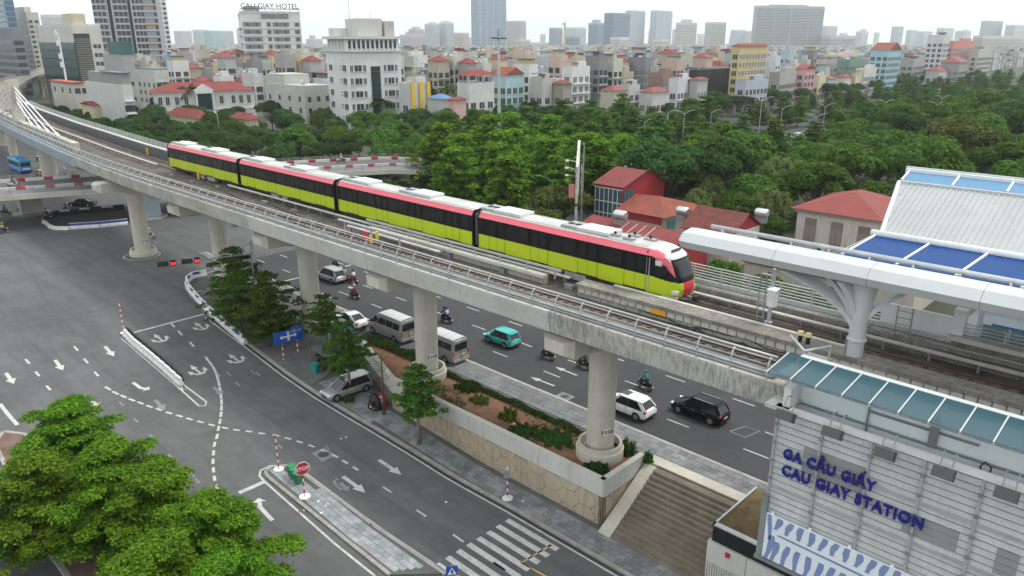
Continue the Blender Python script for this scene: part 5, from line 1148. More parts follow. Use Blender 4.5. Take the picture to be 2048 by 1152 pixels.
RIDE = [(300, 478, 0, SD - .1, BWH, (.55, .55, .55), (.05, .05, .07), (.7, .7, .7), 'white scooter crossing by pier P346', 'rider in white on the scooter by pier P346'), (710, 597, 0, PI, BK, (.25, .03, .04), (.08, .06, .05), (.7, .7, .7), 'dark motorbike alone in the nearest lane left of the white sedan', 'rider in maroon top seen from behind'), (893, 645, 0, PI, BK, (.3, .45, .7), (.03, .03, .05), (.03, .03, .03), 'black scooter carrying two people right of pier P349', 'passenger in light blue shirt on the two-up scooter'), (1095, 718, 0, PI, BK, (.03, .03, .03), (.03, .03, .03), (.03, .03, .03), 'black scooter beneath the cap of pier P350', 'rider in black beneath the cap of pier P350'), (1290, 778, 0, PI - .2, BK, (.02, .22, .14), (.03, .03, .03), (.03, .25, .16), 'black motorbike beside the white crossover', 'rider in green jacket and green helmet'), (672, 537, 0, PI, BK, (.04, .25, .2), (.03, .03, .03), (.05, .2, .12), 'dark scooter ahead of the silver people carrier', 'rider in green shirt ahead of the people carrier'), (690, 560, 0, PI, BK, (.25, .28, .35), (.04, .04, .06), (.03, .03, .03), 'dark scooter right behind the people carrier', 'rider in grey behind the people carrier'), (707, 566, 0, PI, BRD, (.65, .65, .65), (.1, .1, .12), (.04, .04, .04), 'red scooter behind the people carrier', 'rider in white shirt on the red scooter'), (921, 707, 0, PI, BK, (.02, .02, .02), (.03, .03, .03), (.02, .02, .02), 'black motorbike behind the half hidden minibus', 'rider all in black behind the minibus'), (1168, 737, 0, PI, BK, (.05, .05, .06), (.04, .04, .04), (.03, .03, .03), 'dark motorbike just left of pier P350', 'rider partly hidden by pier P350'),
        (28, 373, 6.05, 1.2, BWH, (.2, .04, .05), (.04, .04, .05), (.03, .03, .03), 'white motorbike on the flyover at the left', 'rider in dark red on the flyover at the left'), (683, 326, 6.05, -1.9, BK, (.5, .5, .5), (.05, .05, .05), (.6, .6, .6), 'dark motorbike on the flyover behind the train', 'rider in white on the flyover behind the train'), (133, 428, 0, SD + PI + .5, BK, (.04, .04, .04), (.03, .03, .03), (.03, .03, .03), 'dark scooter beside the loop barrier', 'rider in black beside the loop barrier'), (94, 437, 0, SD + PI + .6, BK, (.03, .03, .03), (.03, .03, .03), (.04, .04, .04), 'dark scooter at the tip of the loop barrier', 'rider in black at the tip of the loop barrier'), (12, 430, 0, SD + .1, BK, (.1, .04, .04), (.03, .03, .03), (.03, .03, .03), 'leftmost dark scooter under the flyover', 'leftmost rider under the flyover'), (45, 425, 0, SD + .1, BTL, (.03, .15, .18), (.03, .03, .03), (.1, .1, .1), 'teal scooter under the flyover', 'rider in teal under the flyover'), (8, 467, 0, SD + .3, BBL, (.6, .5, .03), (.03, .03, .1), (.5, .42, .03), 'blue motorbike at the left picture edge', 'rider in yellow at the left picture edge'), (131, 350, 0, -.3, BWH, (.5, .5, .5), (.04, .04, .04), (.6, .6, .6), 'white scooter beyond the flyover railing', 'rider in white beyond the flyover railing'), (117, 353, 0, -.3, BK, (.5, .25, .3), (.04, .04, .04), (.5, .3, .35), 'dark scooter beyond the flyover railing', 'rider in pink beyond the flyover railing'), (76, 322, 0, PI, BK, (.4, .4, .4), (.04, .04, .05), (.3, .3, .3), 'dark scooter right of the viaduct pier behind the bus', 'rider in grey right of the pier behind the bus'), (93, 326, 0, PI, BK, (.04, .04, .04), (.03, .03, .03), (.03, .03, .03), 'dark scooter further right behind the bus', 'rider in black further right behind the bus'), (477, 452, 0, SD, BK, (.05, .05, .05), (.04, .04, .04), (.04, .04, .04), 'dark scooter emerging beneath the girder near pier P347', 'rider in black beneath the girder near the mast'), (343, 428, 0, PI, BK, (.04, .04, .04), (.04, .04, .04), (.04, .04, .04), 'dark scooter under the second pier cap from the left', 'rider in black under the second pier cap from the left'), (20, 296, 0, PI, BK, (.05, .05, .05), (.04, .04, .04), (.05, .05, .05), 'dark scooter ahead of the blue bus', 'rider in black ahead of the blue bus')]
for (px, py, z, rz, pt_, sh, tr, he, lb, lr) in RIDE:
    a = at(px, py, z); y_ = a[1]; bike(lb, a[0], y_, z, rz, pt_); rider(lr, a[0], y_, z, rz, sh, tr, he)
    if 'two people' in lb: rider('driver in black on the two-up scooter', a[0], y_, z, rz, (.02, .02, .02), (.03, .03, .03), (.02, .02, .02), .34)
for k in range(7):     # parked bikes under the tree by the stall
    p = (-62.2 + k * .85, 37.0 + .25 * (k % 2)); bike('dark parked motorbike in the row beside the street stall', p[0], p[1], gz(p[0], p[1]) + .14, -PI / 2 + rnd.uniform(-.2, .2), [BK, BBL, BK, BRD][k % 4], 'parked motorbikes by the stall')
p = (-50.4, 35.2); bike('grey motorbike leaning by the bend of the wall', p[0], p[1], gz(*p) + .14, PI / 2, BK, None)
# ================================================================== street furniture
def striped(t, x, y, z0, z1, r_=.06, step=.3, o=None):
    k = 0; z = z0
    while z < z1 - .01:
        MB().cyl((x, y, z), (x, y, min(z + step, z1)), r_, n=10).build('pole_band', RED if k % 2 else WHITE, t); z += step; k += 1
def pole_top(px, py, p): return zat(px, py, p[0], p[1])
p = ag(610, 997); zt = pole_top(607, 925, p); t = thing('stop_sign', 'red stop sign on a red and white striped pole on the island', 'sign', p); z0 = p[2] + .14
MB().cyl((p[0], p[1], z0), (p[0], p[1], z0 + .06), .42, n=18).build('foot', WHITE, t); striped(t, p[0], p[1], z0 + .06, zt - .1); az = math.atan2(-p[1], -p[0]) + .25; ux, uy = math.cos(az), math.sin(az)
def facing(t, c, az, poly, m, name, d0, d1):
    tx, ty = -math.sin(az), math.cos(az); n = len(poly); V = [(c[0] + tx * u + math.cos(az) * d, c[1] + ty * u + math.sin(az) * d, c[2] + v) for d in (d1, d0) for u, v in poly]
    return MB().add(V, [tuple(range(n)), tuple(range(n, 2 * n))[::-1]] + [(i, n + i, n + (i + 1) % n, (i + 1) % n) for i in range(n)]).build(name, m, t)
oc = lambda r_, n=8, o=.3927: [(r_ * math.cos(o + 2 * math.pi * i / n), r_ * math.sin(o + 2 * math.pi * i / n)) for i in range(n)]
c = (p[0] + ux * .08, p[1] + uy * .08, zt - .42)
facing(t, c, az, oc(.56), WHITE, 'sign_rim', 0, .03); facing(t, c, az, oc(.51), RED, 'sign_face', .03, .04); text('sign_text', 'STOP', WHITE, .4, t, (c[0] + ux * .05, c[1] + uy * .05, c[2] - .14), (PI / 2, 0, az + PI / 2), .004, 'CENTER', .008)
for (px, py, tx_, ty_, lb) in ((558, 942, 555, 870, 'red and white striped pole at the tip of the traffic island'), (249, 668, 236, 606, 'red and white striped pole at the head of the slim divider'), (1015, 1000, 1013, 934, 'red and white striped post in front of the hexagon wall')):
    p = ag(px, py); t = thing('striped_pole', lb, 'pole', p); striped(t, p[0], p[1], p[2] + .12, pole_top(tx_, ty_, p)); MB().cyl((p[0], p[1], p[2] + .1), (p[0], p[1], p[2] + .2), .4, n=16).build('foot', WHITE, t)
    if px == 1015: MB().obox((p[0], p[1] - .12, pole_top(tx_, ty_ + 14, p)), (.42, .05, .6), .5).build('back_plate', GALV_D, t)
p = ag(905, 1185); zt = pole_top(905, 1130, p); t = thing('crossing_sign', 'blue square pedestrian crossing sign at the bottom edge', 'sign', p); MB().cyl((p[0], p[1], p[2]), (p[0], p[1], zt), .045, n=8).build('pole', GALV, t); az = math.atan2(-p[1], -p[0]) + .1; c = (p[0] + .06 * math.cos(az), p[1] + .06 * math.sin(az), zt - .38); ux, uy = math.cos(az), math.sin(az)
facing(t, c, az, [(-.36, -.36), (.36, -.36), (.36, .36), (-.36, .36)], BLUE, 'sign_face', 0, .03); facing(t, c, az, [(-.29, -.25), (.29, -.25), (0, .28)], WHITE, 'sign_triangle', .03, .036); facing(t, c, az, [(-.07, -.22), (-.03, -.22), (0, -.08), (.05, -.22), (.1, -.22), (.04, .02), (.1, -.02), (.1, .02), (.03, .08), (-.04, .08), (-.1, -.02), (-.06, -.04), (-.03, .02)], BLACK, 'walking_figure', .036, .042); facing(t, (c[0], c[1], c[2] + .13), az, oc(.035, 8), BLACK, 'walking_head', .036, .042)
# blue direction board
pa, pb_ = ag(568, 724), ag(597, 716); t = thing('direction_board', 'tilted blue direction board with white two-way arrow under the roadside trees', 'sign', ((pa[0] + pb_[0]) / 2, (pa[1] + pb_[1]) / 2, pa[2]))
for q in (pa, pb_): striped(t, q[0], q[1], q[2] + .1, q[2] + 2.4)
d = unit(pa[:2], pb_[:2]); az = math.atan2(-d[0], d[1]); az = az if math.cos(az) * -pa[0] + math.sin(az) * -pa[1] > 0 else az + PI
c = (lerp(pa[0], pb_[0], .42) + .1 * math.cos(az), lerp(pa[1], pb_[1], .42) + .1 * math.sin(az), pa[2] + 2.75); hw_ = math.dist(pa[:2], pb_[:2]) * .98
facing(t, c, az, [(-hw_, -.75), (hw_, -.75), (hw_, .8), (hw_ * .25, .8), (hw_ * .25, .55), (-hw_, .55)], BLUE, 'board', 0, .05)
facing(t, (c[0], c[1], c[2] - .1), az, [(-hw_ * .6, 0), (-hw_ * .42, .22), (-hw_ * .42, .08), (hw_ * .42, .08), (hw_ * .42, .22), (hw_ * .6, 0), (hw_ * .42, -.22), (hw_ * .42, -.08), (-hw_ * .42, -.08), (-hw_ * .42, -.22)], WHITE, 'arrow', .05, .06); facing(t, (c[0], c[1], c[2] - .1), az, [(-.11, -.45), (.11, -.45), (.11, .5), (-.11, .5)], WHITE, 'arrow_stem', .05, .064)
tx = text('board_text', 'CẦU G', WHITE, .34, t, (c[0] + math.cos(az) * .06 - math.sin(az) * hw_ * .2, c[1] + math.sin(az) * .06 + math.cos(az) * hw_ * .2, c[2] + .18), (PI / 2, 0, az + PI / 2), .004) 
# wheelie bins on the island
GRB = mat('bin_green', (.03, .22, .09), .5, var=.08)
for k, (px, py) in enumerate(((585, 955), (590, 962), (597, 970))):
    p = ag(px, py); t = thing('wheelie_bin', ('rear', 'middle', 'front')[k] + ' green wheelie bin beside the stop sign', 'bin', (p[0], p[1], p[2] + .15), .2, 'green bins on the island', wc=False); bevel(MB().hexa([(-.2, -.2, .05), (.2, -.2, .05), (.2, .2, .05), (-.2, .2, .05), (-.27, -.27, .85), (.27, -.27, .85), (.27, .27, .85), (-.27, .27, .85)]).build('tub', GRB, t), .03); bevel(MB().obox((0, 0, .9), (.6, .62, .1), 0, .08).build('lid', GRB, t), .03)
    for sg in (-1, 1): MB().cyl((sg * .24, .24, .1), (sg * .3, .24, .1), .1, n=10).build('wheel', RUBBER, t)
p = ag(632, 752); t = thing('street_bin', 'turquoise plastic bin beside the kerb shrub', 'bin', (p[0], p[1], p[2] + .12), .3, wc=False); bevel(MB().hexa([(-.3, -.25, 0), (.3, -.25, 0), (.3, .25, 0), (-.3, .25, 0), (-.36, -.3, 1.1), (.36, -.3, 1.1), (.36, .3, 1.1), (-.36, .3, 1.1)]).build('tub', flat((.02, .25, .25)), t), .04); MB().obox((0, 0, 1.15), (.76, .64, .12)).build('lid', flat((.02, .22, .22)), t)
# water-filled barrier chains
def chain(name, label, pts, ln, cols, h=.75, wd=.4, group=None):
    P = [ag(*q) for q in pts]; t = thing(name, label, 'barrier', P[0]); k = 0
    for a, c in zip(P, P[1:]):
        L = math.dist(a[:2], c[:2]); n = max(1, round(L / ln)); d = unit(a[:2], c[:2])
        for i in range(n):
            q = (lerp(a[0], c[0], (i + .5) / n), lerp(a[1], c[1], (i + .5) / n)); zz = gz(*q) + .01; e = L / n / 2 * .97; m = cols[k % len(cols)]; k += 1
            def ring(w_, z): return [(q[0] + d[0] * u - d[1] * v, q[1] + d[1] * u + d[0] * v, zz + z) for u, v in ((-e, -w_), (e, -w_), (e, w_), (-e, w_))]
            o = MB().loft([ring(wd / 2, 0), ring(wd / 2, h * .3), ring(wd * .28, h * .5), ring(wd * .22, h)]).build('barrier_block', m[0], t); bevel(o, .03)
            if len(m) > 1: MB().loft([ring(wd * .3, h * .6), ring(wd * .25, h * .97)]).build('block_band', m[1], o)
    return t
BWHT = mat('plastic_white', (.68, .68, .66), .6, var=.1, scale=1.5, grime=.3, scol=(.35, .34, .32)); BBLU = mat('plastic_blue', (.03, .07, .32), .5, var=.1); BBLK = mat('plastic_black', (.03, .03, .032), .6, var=.1)
chain('barrier_chain', 'white plastic barrier chain on the slim road divider', [(250, 671), (268, 690), (300, 716), (330, 742), (352, 762), (364, 773)], 1.1, [(BWHT,)], .8, .5)
chain('barrier_chain', 'black barrier chain backing the slim road divider', [(256, 668), (276, 687), (306, 712), (336, 738), (366, 766)], 1.1, [(BBLK,)], .85, .3)
chain('barrier_chain', 'white and blue barrier chain along the kerb of the corner pavement', [(414, 552), (385, 558), (374, 567), (378, 580), (400, 607), (430, 636), (462, 664), (492, 690)], 1.2, [(BWHT,), (BWHT, BBLU)], .9, .5)
chain('barrier_chain', 'blue and white barrier row of the loop by pier P346', [(139, 459), (200, 455), (257, 449)], 1.3, [(BWHT, BBLU)], 1.0, .5); chain('barrier_chain', 'white kerb barrier at the left tip of the loop', [(86, 446), (95, 450), (100, 456), (112, 460), (139, 460)], 1.3, [(BWHT,)], .6, .5); chain('barrier_chain', 'black barrier row on the far side of the loop', [(88, 438), (120, 430), (180, 424), (250, 418)], 1.6, [(BBLK, BWHT), (BBLK,)], .9, .4)
lp = MB(); P = [ag(*q) for q in ((90, 440), (120, 432), (180, 426), (252, 420), (258, 448), (200, 453), (140, 457), (112, 457))]; lp.prism([q[:2] for q in P], -.1, .06); tag(lp.build('loop_island', flat((.055, .055, .05), .95)), kind='structure')
# traffic signal on a cantilever arm
A_, Bq = at(312, 529, 6.0), at(505, 508, 6.0); t = thing('traffic_signal', 'grey signal mast with long arm and two red countdown signals', 'traffic light', (Bq[0], Bq[1], 0)); d = unit(Bq[:2], A_[:2])
MB().box(Bq[0] - .16, Bq[0] + .16, Bq[1] - .16, Bq[1] + .16, 0, 7.6).build('mast', GALV, t); MB().tube([(Bq[0], Bq[1], 6.0), (A_[0], A_[1], 6.0)], [.09, .05], 8).build('arm', GALV_D, t); MB().tube([(Bq[0], Bq[1], 7.4), (lerp(Bq[0], A_[0], .2), lerp(Bq[1], A_[1], .2), 6.4)], .05, 6).build('brace', GALV_D, t)
GLOW = mat('led_red', (.5, .02, .02), .4, emit=(1.0, .03, .03, 1.3), var=0)
fz = math.atan2(-A_[1], -A_[0])
for k, (px0, px1) in enumerate(((314, 350), (361, 397))):
    for q, (e0, e1) in enumerate(((px0, px0 + 22), (px0 + 25, px1))):
        u0, u1 = (e0 - 312) / (505 - 312), (e1 - 312) / (505 - 312); ca = (lerp(A_[0], Bq[0], u0), lerp(A_[1], Bq[1], u0)); cb = (lerp(A_[0], Bq[0], u1), lerp(A_[1], Bq[1], u1)); dd = unit(ca, cb); n = (dd[1], -dd[0]); n = n if n[0] * -ca[0] + n[1] * -ca[1] > 0 else (-n[0], -n[1]); hh = .26 if q == 0 else .34
        MB().hexa([(ca[0], ca[1], 6 - hh), (cb[0], cb[1], 6 - hh), (cb[0] + n[0] * .2, cb[1] + n[1] * .2, 6 - hh), (ca[0] + n[0] * .2, ca[1] + n[1] * .2, 6 - hh), (ca[0], ca[1], 6 + hh), (cb[0], cb[1], 6 + hh), (cb[0] + n[0] * .2, cb[1] + n[1] * .2, 6 + hh), (ca[0] + n[0] * .2, ca[1] + n[1] * .2, 6 + hh)]).build('signal_head' if q == 0 else 'countdown_box', BLACK, t)
        mid = ((ca[0] + cb[0]) / 2 + n[0] * .21, (ca[1] + cb[1]) / 2 + n[1] * .21, 6); an = math.atan2(n[1], n[0])
        if q == 1: text('countdown', '24', GLOW, .5, t, (mid[0], mid[1], 5.78), (PI / 2, 0, an + PI / 2), .01, 'CENTER', .01)
        else:
            L2 = math.dist(ca, cb)
            for j in range(3): facing(t, (mid[0] + dd[0] * (j - 1) * L2 * .3, mid[1] + dd[1] * (j - 1) * L2 * .3, 6), an, oc(.19, 14), DARK, 'lens', 0, .02)
# small signal on the mast
for z in (3.3, 4.2): MB().box(Bq[0] + .2, Bq[0] + .5, Bq[1] - .15, Bq[1] + .15, z, z + .8).build('side_signal', BLACK, t)
# floodlight mast and street lamps
mx, my = -130.5, 131; zt = zat(996, 72, mx, my); t = thing('floodlight_mast', 'tall tapered floodlight mast with a ring of lamps rising from the trees', 'lamp', (mx, my, 0)); smooth_by_angle(MB().lathe((mx, my, 0), [(.55, 0), (.4, zt * .5), (.26, zt)], 14).build('mast', GALV, t)); MB().lathe((mx, my, zt - .6), [(.4, 0), (1.3, .1), (1.3, .25), (.4, .35)], 16).build('ring', GALV_D, t)
for k in range(10): a = k * .6283; MB().obox((mx + 1.5 * math.cos(a), my + 1.5 * math.sin(a), zt - .35), (.6, .55, .4), a, 0, .5).build('lamp', flat((.22, .23, .24)), t)
MB().cyl((mx, my, zt), (mx, my, zt + 1.6), .4, .2, n=8).build('hoist', GALV_D, t)
def lamp_post(px, pyt, z_top, arms, lb, col=GALV, hd=None):
    p = at(px, pyt, z_top); t = thing('street_lamp', lb, 'street lamp', (p[0], p[1], 0), 0, 'street lamps', wc=True); MB().cyl((p[0], p[1], 0), (p[0], p[1], z_top), .13, .07, n=8).build('post', col, t)
    for sg in arms:
        e = (p[0] + RT[0] * sg * 2.2, p[1] + RT[1] * sg * 2.2, z_top + .7); MB().tube([(p[0], p[1], z_top - .4), (p[0] + RT[0] * sg * .9, p[1] + RT[1] * sg * .9, z_top + .4), e], .06, 6).build('arm', col, t); MB().obox(e, (.9, .3, .14), math.atan2(RT[1], RT[0])).build('lamp_head', hd or flat((.3, .31, .31)), t)
for px, py, z_, ar, lb in ((434, 226, 11, (-1,), 'street lamp post behind the rear car of the train'), (1524, 200, 16, (-1, 1), 'tall thin lamp post standing among the avenue trees'), (1565, 216, 11, (1,), 'single-arm lamp left of the double lamps'), (1651, 212, 11, (-1, 1), 'double-arm lamp above the parked cars'), (1633, 233, 11, (-1, 1), 'nearer double-arm lamp by the parked cars'), (1771, 204, 11, (-1, 1), 'double-arm lamp left of the brown tree'), (1885, 195, 11, (-1, 1), 'double-arm lamp in front of the pale green house'), (1875, 208, 11, (-1, 1), 'double-arm lamp low beside the brown tree'), (1423, 224, 11, (1,), 'single-arm lamp among the middle avenue trees'), (1369, 226, 11, (-1, 1), 'double-arm lamp below the rounded balcony house'), (1289, 243, 11, (1,), 'single-arm lamp left of centre among the avenue trees'), (1105, 360, 8, (-1,), 'green painted lamp arm left of the billboard'), (1098, 440, 6, (-1,), 'green painted lamp arm just above the train roof')):
    gcol = flat((.03, .35, .12)) if 'green painted' in lb else GALV; lamp_post(px, py, z_, ar, lb, gcol, gcol if gcol is not GALV else None)
# stall with tarpaulins and umbrella, red light box, black tarp heap
TARPB = mat('tarp_blue', (.09, .15, .28), .7, var=.25, scale=1.5); TARPG = mat('tarp_grey', (.07, .09, .1), .8, var=.25, scale=1.2)
def tarp(name, lb, x, y, z, sx, sy, m, droop=.35, seed=1, hgt=2.1):
    t = thing(name, lb, 'stall', (x, y, z)); b = MB(); n = 7; rg_ = random.Random(seed); V = []
    for j in range(n):
        for i in range(n):
            u, v = i / (n - 1) * 2 - 1, j / (n - 1) * 2 - 1; V.append((x + u * sx, y + v * sy, z + hgt + droop * (1 - max(abs(u), abs(v)) ** 2) + rg_.uniform(-.07, .07)))
    b.add(V, [(j * n + i, j * n + i + 1, (j + 1) * n + i + 1, (j + 1) * n + i) for j in range(n - 1) for i in range(n - 1)]); o = b.build('cover', m, t, True); so = o.modifiers.new('t', 'SOLIDIFY'); so.thickness = .03
    for u in (-.92, .92):
        for v in (-.92, .92): MB().cyl((x + u * sx, y + v * sy, z - .1), (x + u * sx, y + v * sy, z + hgt), .035, n=6).build('pole', GALV_D, t)
    MB().box(x - sx * .6, x + sx * .6, y - .4, y + .4, z, z + .8).build('counter', flat((.12, .09, .07)), t); return t
p = at(680, 656, 1.6); tarp('street_stall', 'blue tarpaulin stall beside pier P348', p[0], p[1], .05, 1.9, 1.0, TARPB, .35, 3, 1.4); p = at(648, 682, 1.4); tarp('street_stall', 'dark grey canopied stall below the small tree by pier P348', p[0] - .5, p[1] + .8, gz(p[0], p[1] + .8), 1.8, 1.3, TARPG, .4, 4, 2.0)
p = at(662, 655, .8); t = thing('crate_pile', 'white foam crates stacked beside the blue tarpaulin', 'crates', (p[0], p[1], .1))
for k in range(4): MB().box(p[0] - .5 + k * .1, p[0] + .4 + k * .1, p[1] - .3, p[1] + .3, .1 + k * .32, .4 + k * .32).build('crate', PW, t)
p = ag(766, 818); t = thing('light_box', 'red upright street light box with white marks by the wall bend', 'sign', (p[0], p[1], p[2]), .5, wc=False); MB().box(-.32, .32, -.12, .12, .2, 1.5).build('box', RED, t)
for k in range(3):
    for q in (-.16, .0, .16): MB().box(q - .035, q + .045, -.13, -.119, .4 + k * .36, .62 + k * .36).build('letter_bar', WHITE, t)
p = ag(750, 818); t = thing('tarp_heap', 'heap under a black cover behind the bare tree', 'heap', (p[0], p[1], p[2] + .1), 0, wc=False); rg_ = random.Random(3); smooth_by_angle(MB().loft([[((r_ + rg_.uniform(-.1, .1)) * math.cos(a), (r_ + rg_.uniform(-.1, .1)) * .7 * math.sin(a), z) for a in [2 * math.pi * i / 12 for i in range(12)]] for r_, z in ((.8, 0), (.75, .4), (.55, .9), (.3, 1.3), (.05, 1.4))]).build('cover', BLACK, t), 60)
# litter
for k in range(26):
    px, py = rnd.choice([(1080, 1000), (930, 1000), (620, 1040), (1060, 870), (540, 740), (700, 905)]); p = ag(px + rnd.uniform(-60, 60), py + rnd.uniform(-35, 35)); zz = .12 if (36.5 < p[1] < 41 and p[0] > -49) else gz(p[0], p[1]) + .03
    o = MB().obox((p[0], p[1], zz + .15), (rnd.uniform(.06, .2), rnd.uniform(.05, .15), .03), rnd.uniform(0, 3), .3).build('litter', PW if k % 4 else RED); tag(o, 'scrap of pale litter on the ground', 'litter', 'litter scraps')
# ================================================================== trees and plants
def leafmat(name, c, tr=.35, rand=.2, var=.35):
    m = bpy.data.materials.new(name); m.use_nodes = True; n = m.node_tree.nodes; L = m.node_tree.links; n.clear()
    o = n.new('ShaderNodeOutputMaterial'); d = n.new('ShaderNodeBsdfPrincipled'); t = n.new('ShaderNodeBsdfTranslucent'); mx = n.new('ShaderNodeMixShader'); mx.inputs[0].default_value = tr
    d.inputs['Roughness'].default_value = .6; d.inputs['Specular IOR Level'].default_value = .08
    g = n.new('ShaderNodeNewGeometry'); nz = n.new('ShaderNodeTexNoise'); nz.inputs['Scale'].default_value = .9; L.new(g.outputs['Position'], nz.inputs['Vector'])
    mr = n.new('ShaderNodeMapRange'); mr.inputs[1].default_value = .3; mr.inputs[2].default_value = .7; L.new(nz.outputs['Fac'], mr.inputs[0])
    cm = n.new('ShaderNodeMixRGB'); cm.inputs['Color1'].default_value = (c[0] * (1 - var), c[1] * (1 - var * .8), c[2] * (1 - var), 1); cm.inputs['Color2'].default_value = (c[0] * (1 + var), c[1] * (1 + var * .8), c[2], 1); ri = n.new('ShaderNodeMath'); ri.operation = 'MULTIPLY_ADD'; ri.inputs[1].default_value = .9; L.new(g.outputs['Random Per Island'], ri.inputs[0]); hf = n.new('ShaderNodeMath'); hf.operation = 'MULTIPLY_ADD'; hf.inputs[1].default_value = .6; hf.inputs[2].default_value = -.25; L.new(mr.outputs[0], hf.inputs[0]); L.new(hf.outputs[0], ri.inputs[2]); L.new(ri.outputs[0], cm.inputs['Fac'])
    oi = n.new('ShaderNodeObjectInfo'); hs = n.new('ShaderNodeHueSaturation'); a = n.new('ShaderNodeMapRange'); a.inputs[3].default_value = 1 - rand; a.inputs[4].default_value = 1 + rand; L.new(oi.outputs['Random'], a.inputs[0]); L.new(a.outputs[0], hs.inputs['Value'])
    h = n.new('ShaderNodeMapRange'); h.inputs[3].default_value = .485; h.inputs[4].default_value = .515; L.new(oi.outputs['Random'], h.inputs[0]); L.new(h.outputs[0], hs.inputs['Hue'])
    L.new(cm.outputs[0], hs.inputs['Color']); L.new(hs.outputs[0], d.inputs['Base Color']); L.new(hs.outputs[0], t.inputs['Color'])
    L.new(d.outputs[0], mx.inputs[1]); L.new(t.outputs[0], mx.inputs[2]); L.new(mx.outputs[0], o.inputs[0]); return m
LF_BRIGHT = leafmat('leaf_bright', (.125, .25, .026), .45, .12, .55)
LF_MID = leafmat('leaf_mid', (.085, .17, .03), .45, .25)
LF_DARK = leafmat('leaf_dark', (.054, .112, .032), .42, .28)
LF_ROAD = leafmat('leaf_roadside', (.085, .165, .03), .45, .15)
LF_OLIVE = leafmat('leaf_olive', (.1, .125, .03), .3, .2)
LF_GREY = leafmat('leaf_greygreen', (.2, .27, .11), .45, .1)
LF_PALM = leafmat('leaf_palm', (.07, .115, .04), .35, .15)
LF_BUSH = leafmat('leaf_bush', (.045, .1, .022), .3, .3)
BARK = mat('bark', (.11, .085, .06), .95, var=.3, scale=3, bump=.5, obj=True)
BARKL = mat('bark_pale', (.24, .22, .19), .9, var=.25, scale=3, bump=.4, obj=True)
def leaf_mesh(name, C_, N_, S_, m, rg, asp=.62):
    n = len(C_); N_ = N_ / np.linalg.norm(N_, axis=1, keepdims=True)
    rv = rg.normal(size=(n, 3)); A = np.cross(N_, rv); A /= np.linalg.norm(A, axis=1, keepdims=True); B = np.cross(N_, A)
    s = S_[:, None]; V = np.empty((n, 4, 3)); bend = N_ * s * .12
    V[:, 0] = C_ - A * s - bend; V[:, 1] = C_ + B * s * asp + bend; V[:, 2] = C_ + A * s - bend; V[:, 3] = C_ - B * s * asp + bend
    me = bpy.data.meshes.new(name); me.vertices.add(4 * n); me.vertices.foreach_set('co', V.reshape(-1).astype(np.float32))
    me.loops.add(4 * n); me.loops.foreach_set('vertex_index', np.arange(4 * n, dtype=np.int32)); me.polygons.add(n)
    me.polygons.foreach_set('loop_start', np.arange(0, 4 * n, 4, dtype=np.int32)); me.polygons.foreach_set('loop_total', np.full(n, 4, dtype=np.int32))
    me.materials.append(m); me.update(); me.validate(); return me
def trunk_mesh(name, h, r, limbs, m, lean=(0, 0)):
    b = MB(); b.tube([(0, 0, -.3), (lean[0] * .3, lean[1] * .3, h * .35), (lean[0], lean[1], h)], [r * 1.25, r * .9, r * .45], 8)
    for p0, p1, rr_ in limbs:
        mid = (Vector(p0) + Vector(p1)) / 2 + Vector((0, 0, -.08 * math.dist(p0, p1))); b.tube([p0, mid, p1], [rr_, rr_ * .7, rr_ * .25], 5)
    return b.mesh(name, m, True)
def layered(name, h, rad, tiers, nl, ls, lm, seed, clear=.25, bark=BARK, flat_=.14, shape=1.0, pk=1.0):
    rg = np.random.default_rng(seed); limbs = []; C_ = []; N_ = []
    pads = []
    for ti in range(tiers):
        t = ti / max(1, tiers - 1); z = h * lerp(clear, .97, t); rt = rad * (1.0 - t ** (1.5 * shape) * .8) * rg.uniform(.82, 1.08) * (1 if ti else .85)
        nb = max(3, int(round(7 - 3 * t))); off = rg.uniform(0, 6.28)
        for k in range(nb):
            a = off + 6.283 * k / nb + rg.uniform(-.3, .3); L = rt * rg.uniform(.62, 1.2)
            p1 = (L * math.cos(a), L * math.sin(a), z + L * rg.uniform(.02, .16)); limbs.append(((0, 0, z - .25), p1, max(.02, .028 * rad * .4)))
            npd = 3 if L > rad * .6 else 2
            for q in range(npd):
                f = lerp(.42, 1.0, q / max(1, npd - 1)); pr = rad * pk * rg.uniform(.2, .32) * (1.1 - .3 * f)
                pads.append((p1[0] * f + rg.normal() * .12 * rad, p1[1] * f + rg.normal() * .12 * rad, z + (p1[2] - z) * f + .1, pr))
        pads.append((0, 0, z + .15, rt * .3))
    pads.append((0, 0, h, rad * .22))
    w_ = np.array([p[3] ** 2 for p in pads]); idx = rg.choice(len(pads), nl, p=w_ / w_.sum()); P = np.array(pads)[idx]
    a = rg.uniform(0, 6.283, nl); r_ = np.sqrt(rg.uniform(0, 1, nl)); r_ *= 1 + .12 * rg.normal(size=nl)
    C_ = np.stack([P[:, 0] + P[:, 3] * r_ * np.cos(a), P[:, 1] + P[:, 3] * r_ * np.sin(a), P[:, 2] + P[:, 3] * (flat_ * rg.normal(size=nl) + .22 * (1 - r_ ** 2) - .1)], 1)
    N_ = rg.normal(size=(nl, 3)) * .42 + np.array([0, 0, 1.0]); N_[:, 0] += .5 * r_ * np.cos(a); N_[:, 1] += .5 * r_ * np.sin(a)
    S_ = ls * rg.uniform(.6, 1.3, nl)
    return trunk_mesh(name + '_trunk', h, .035 * h * .55, limbs, bark), leaf_mesh(name + '_crown', C_, N_, S_, lm, rg)
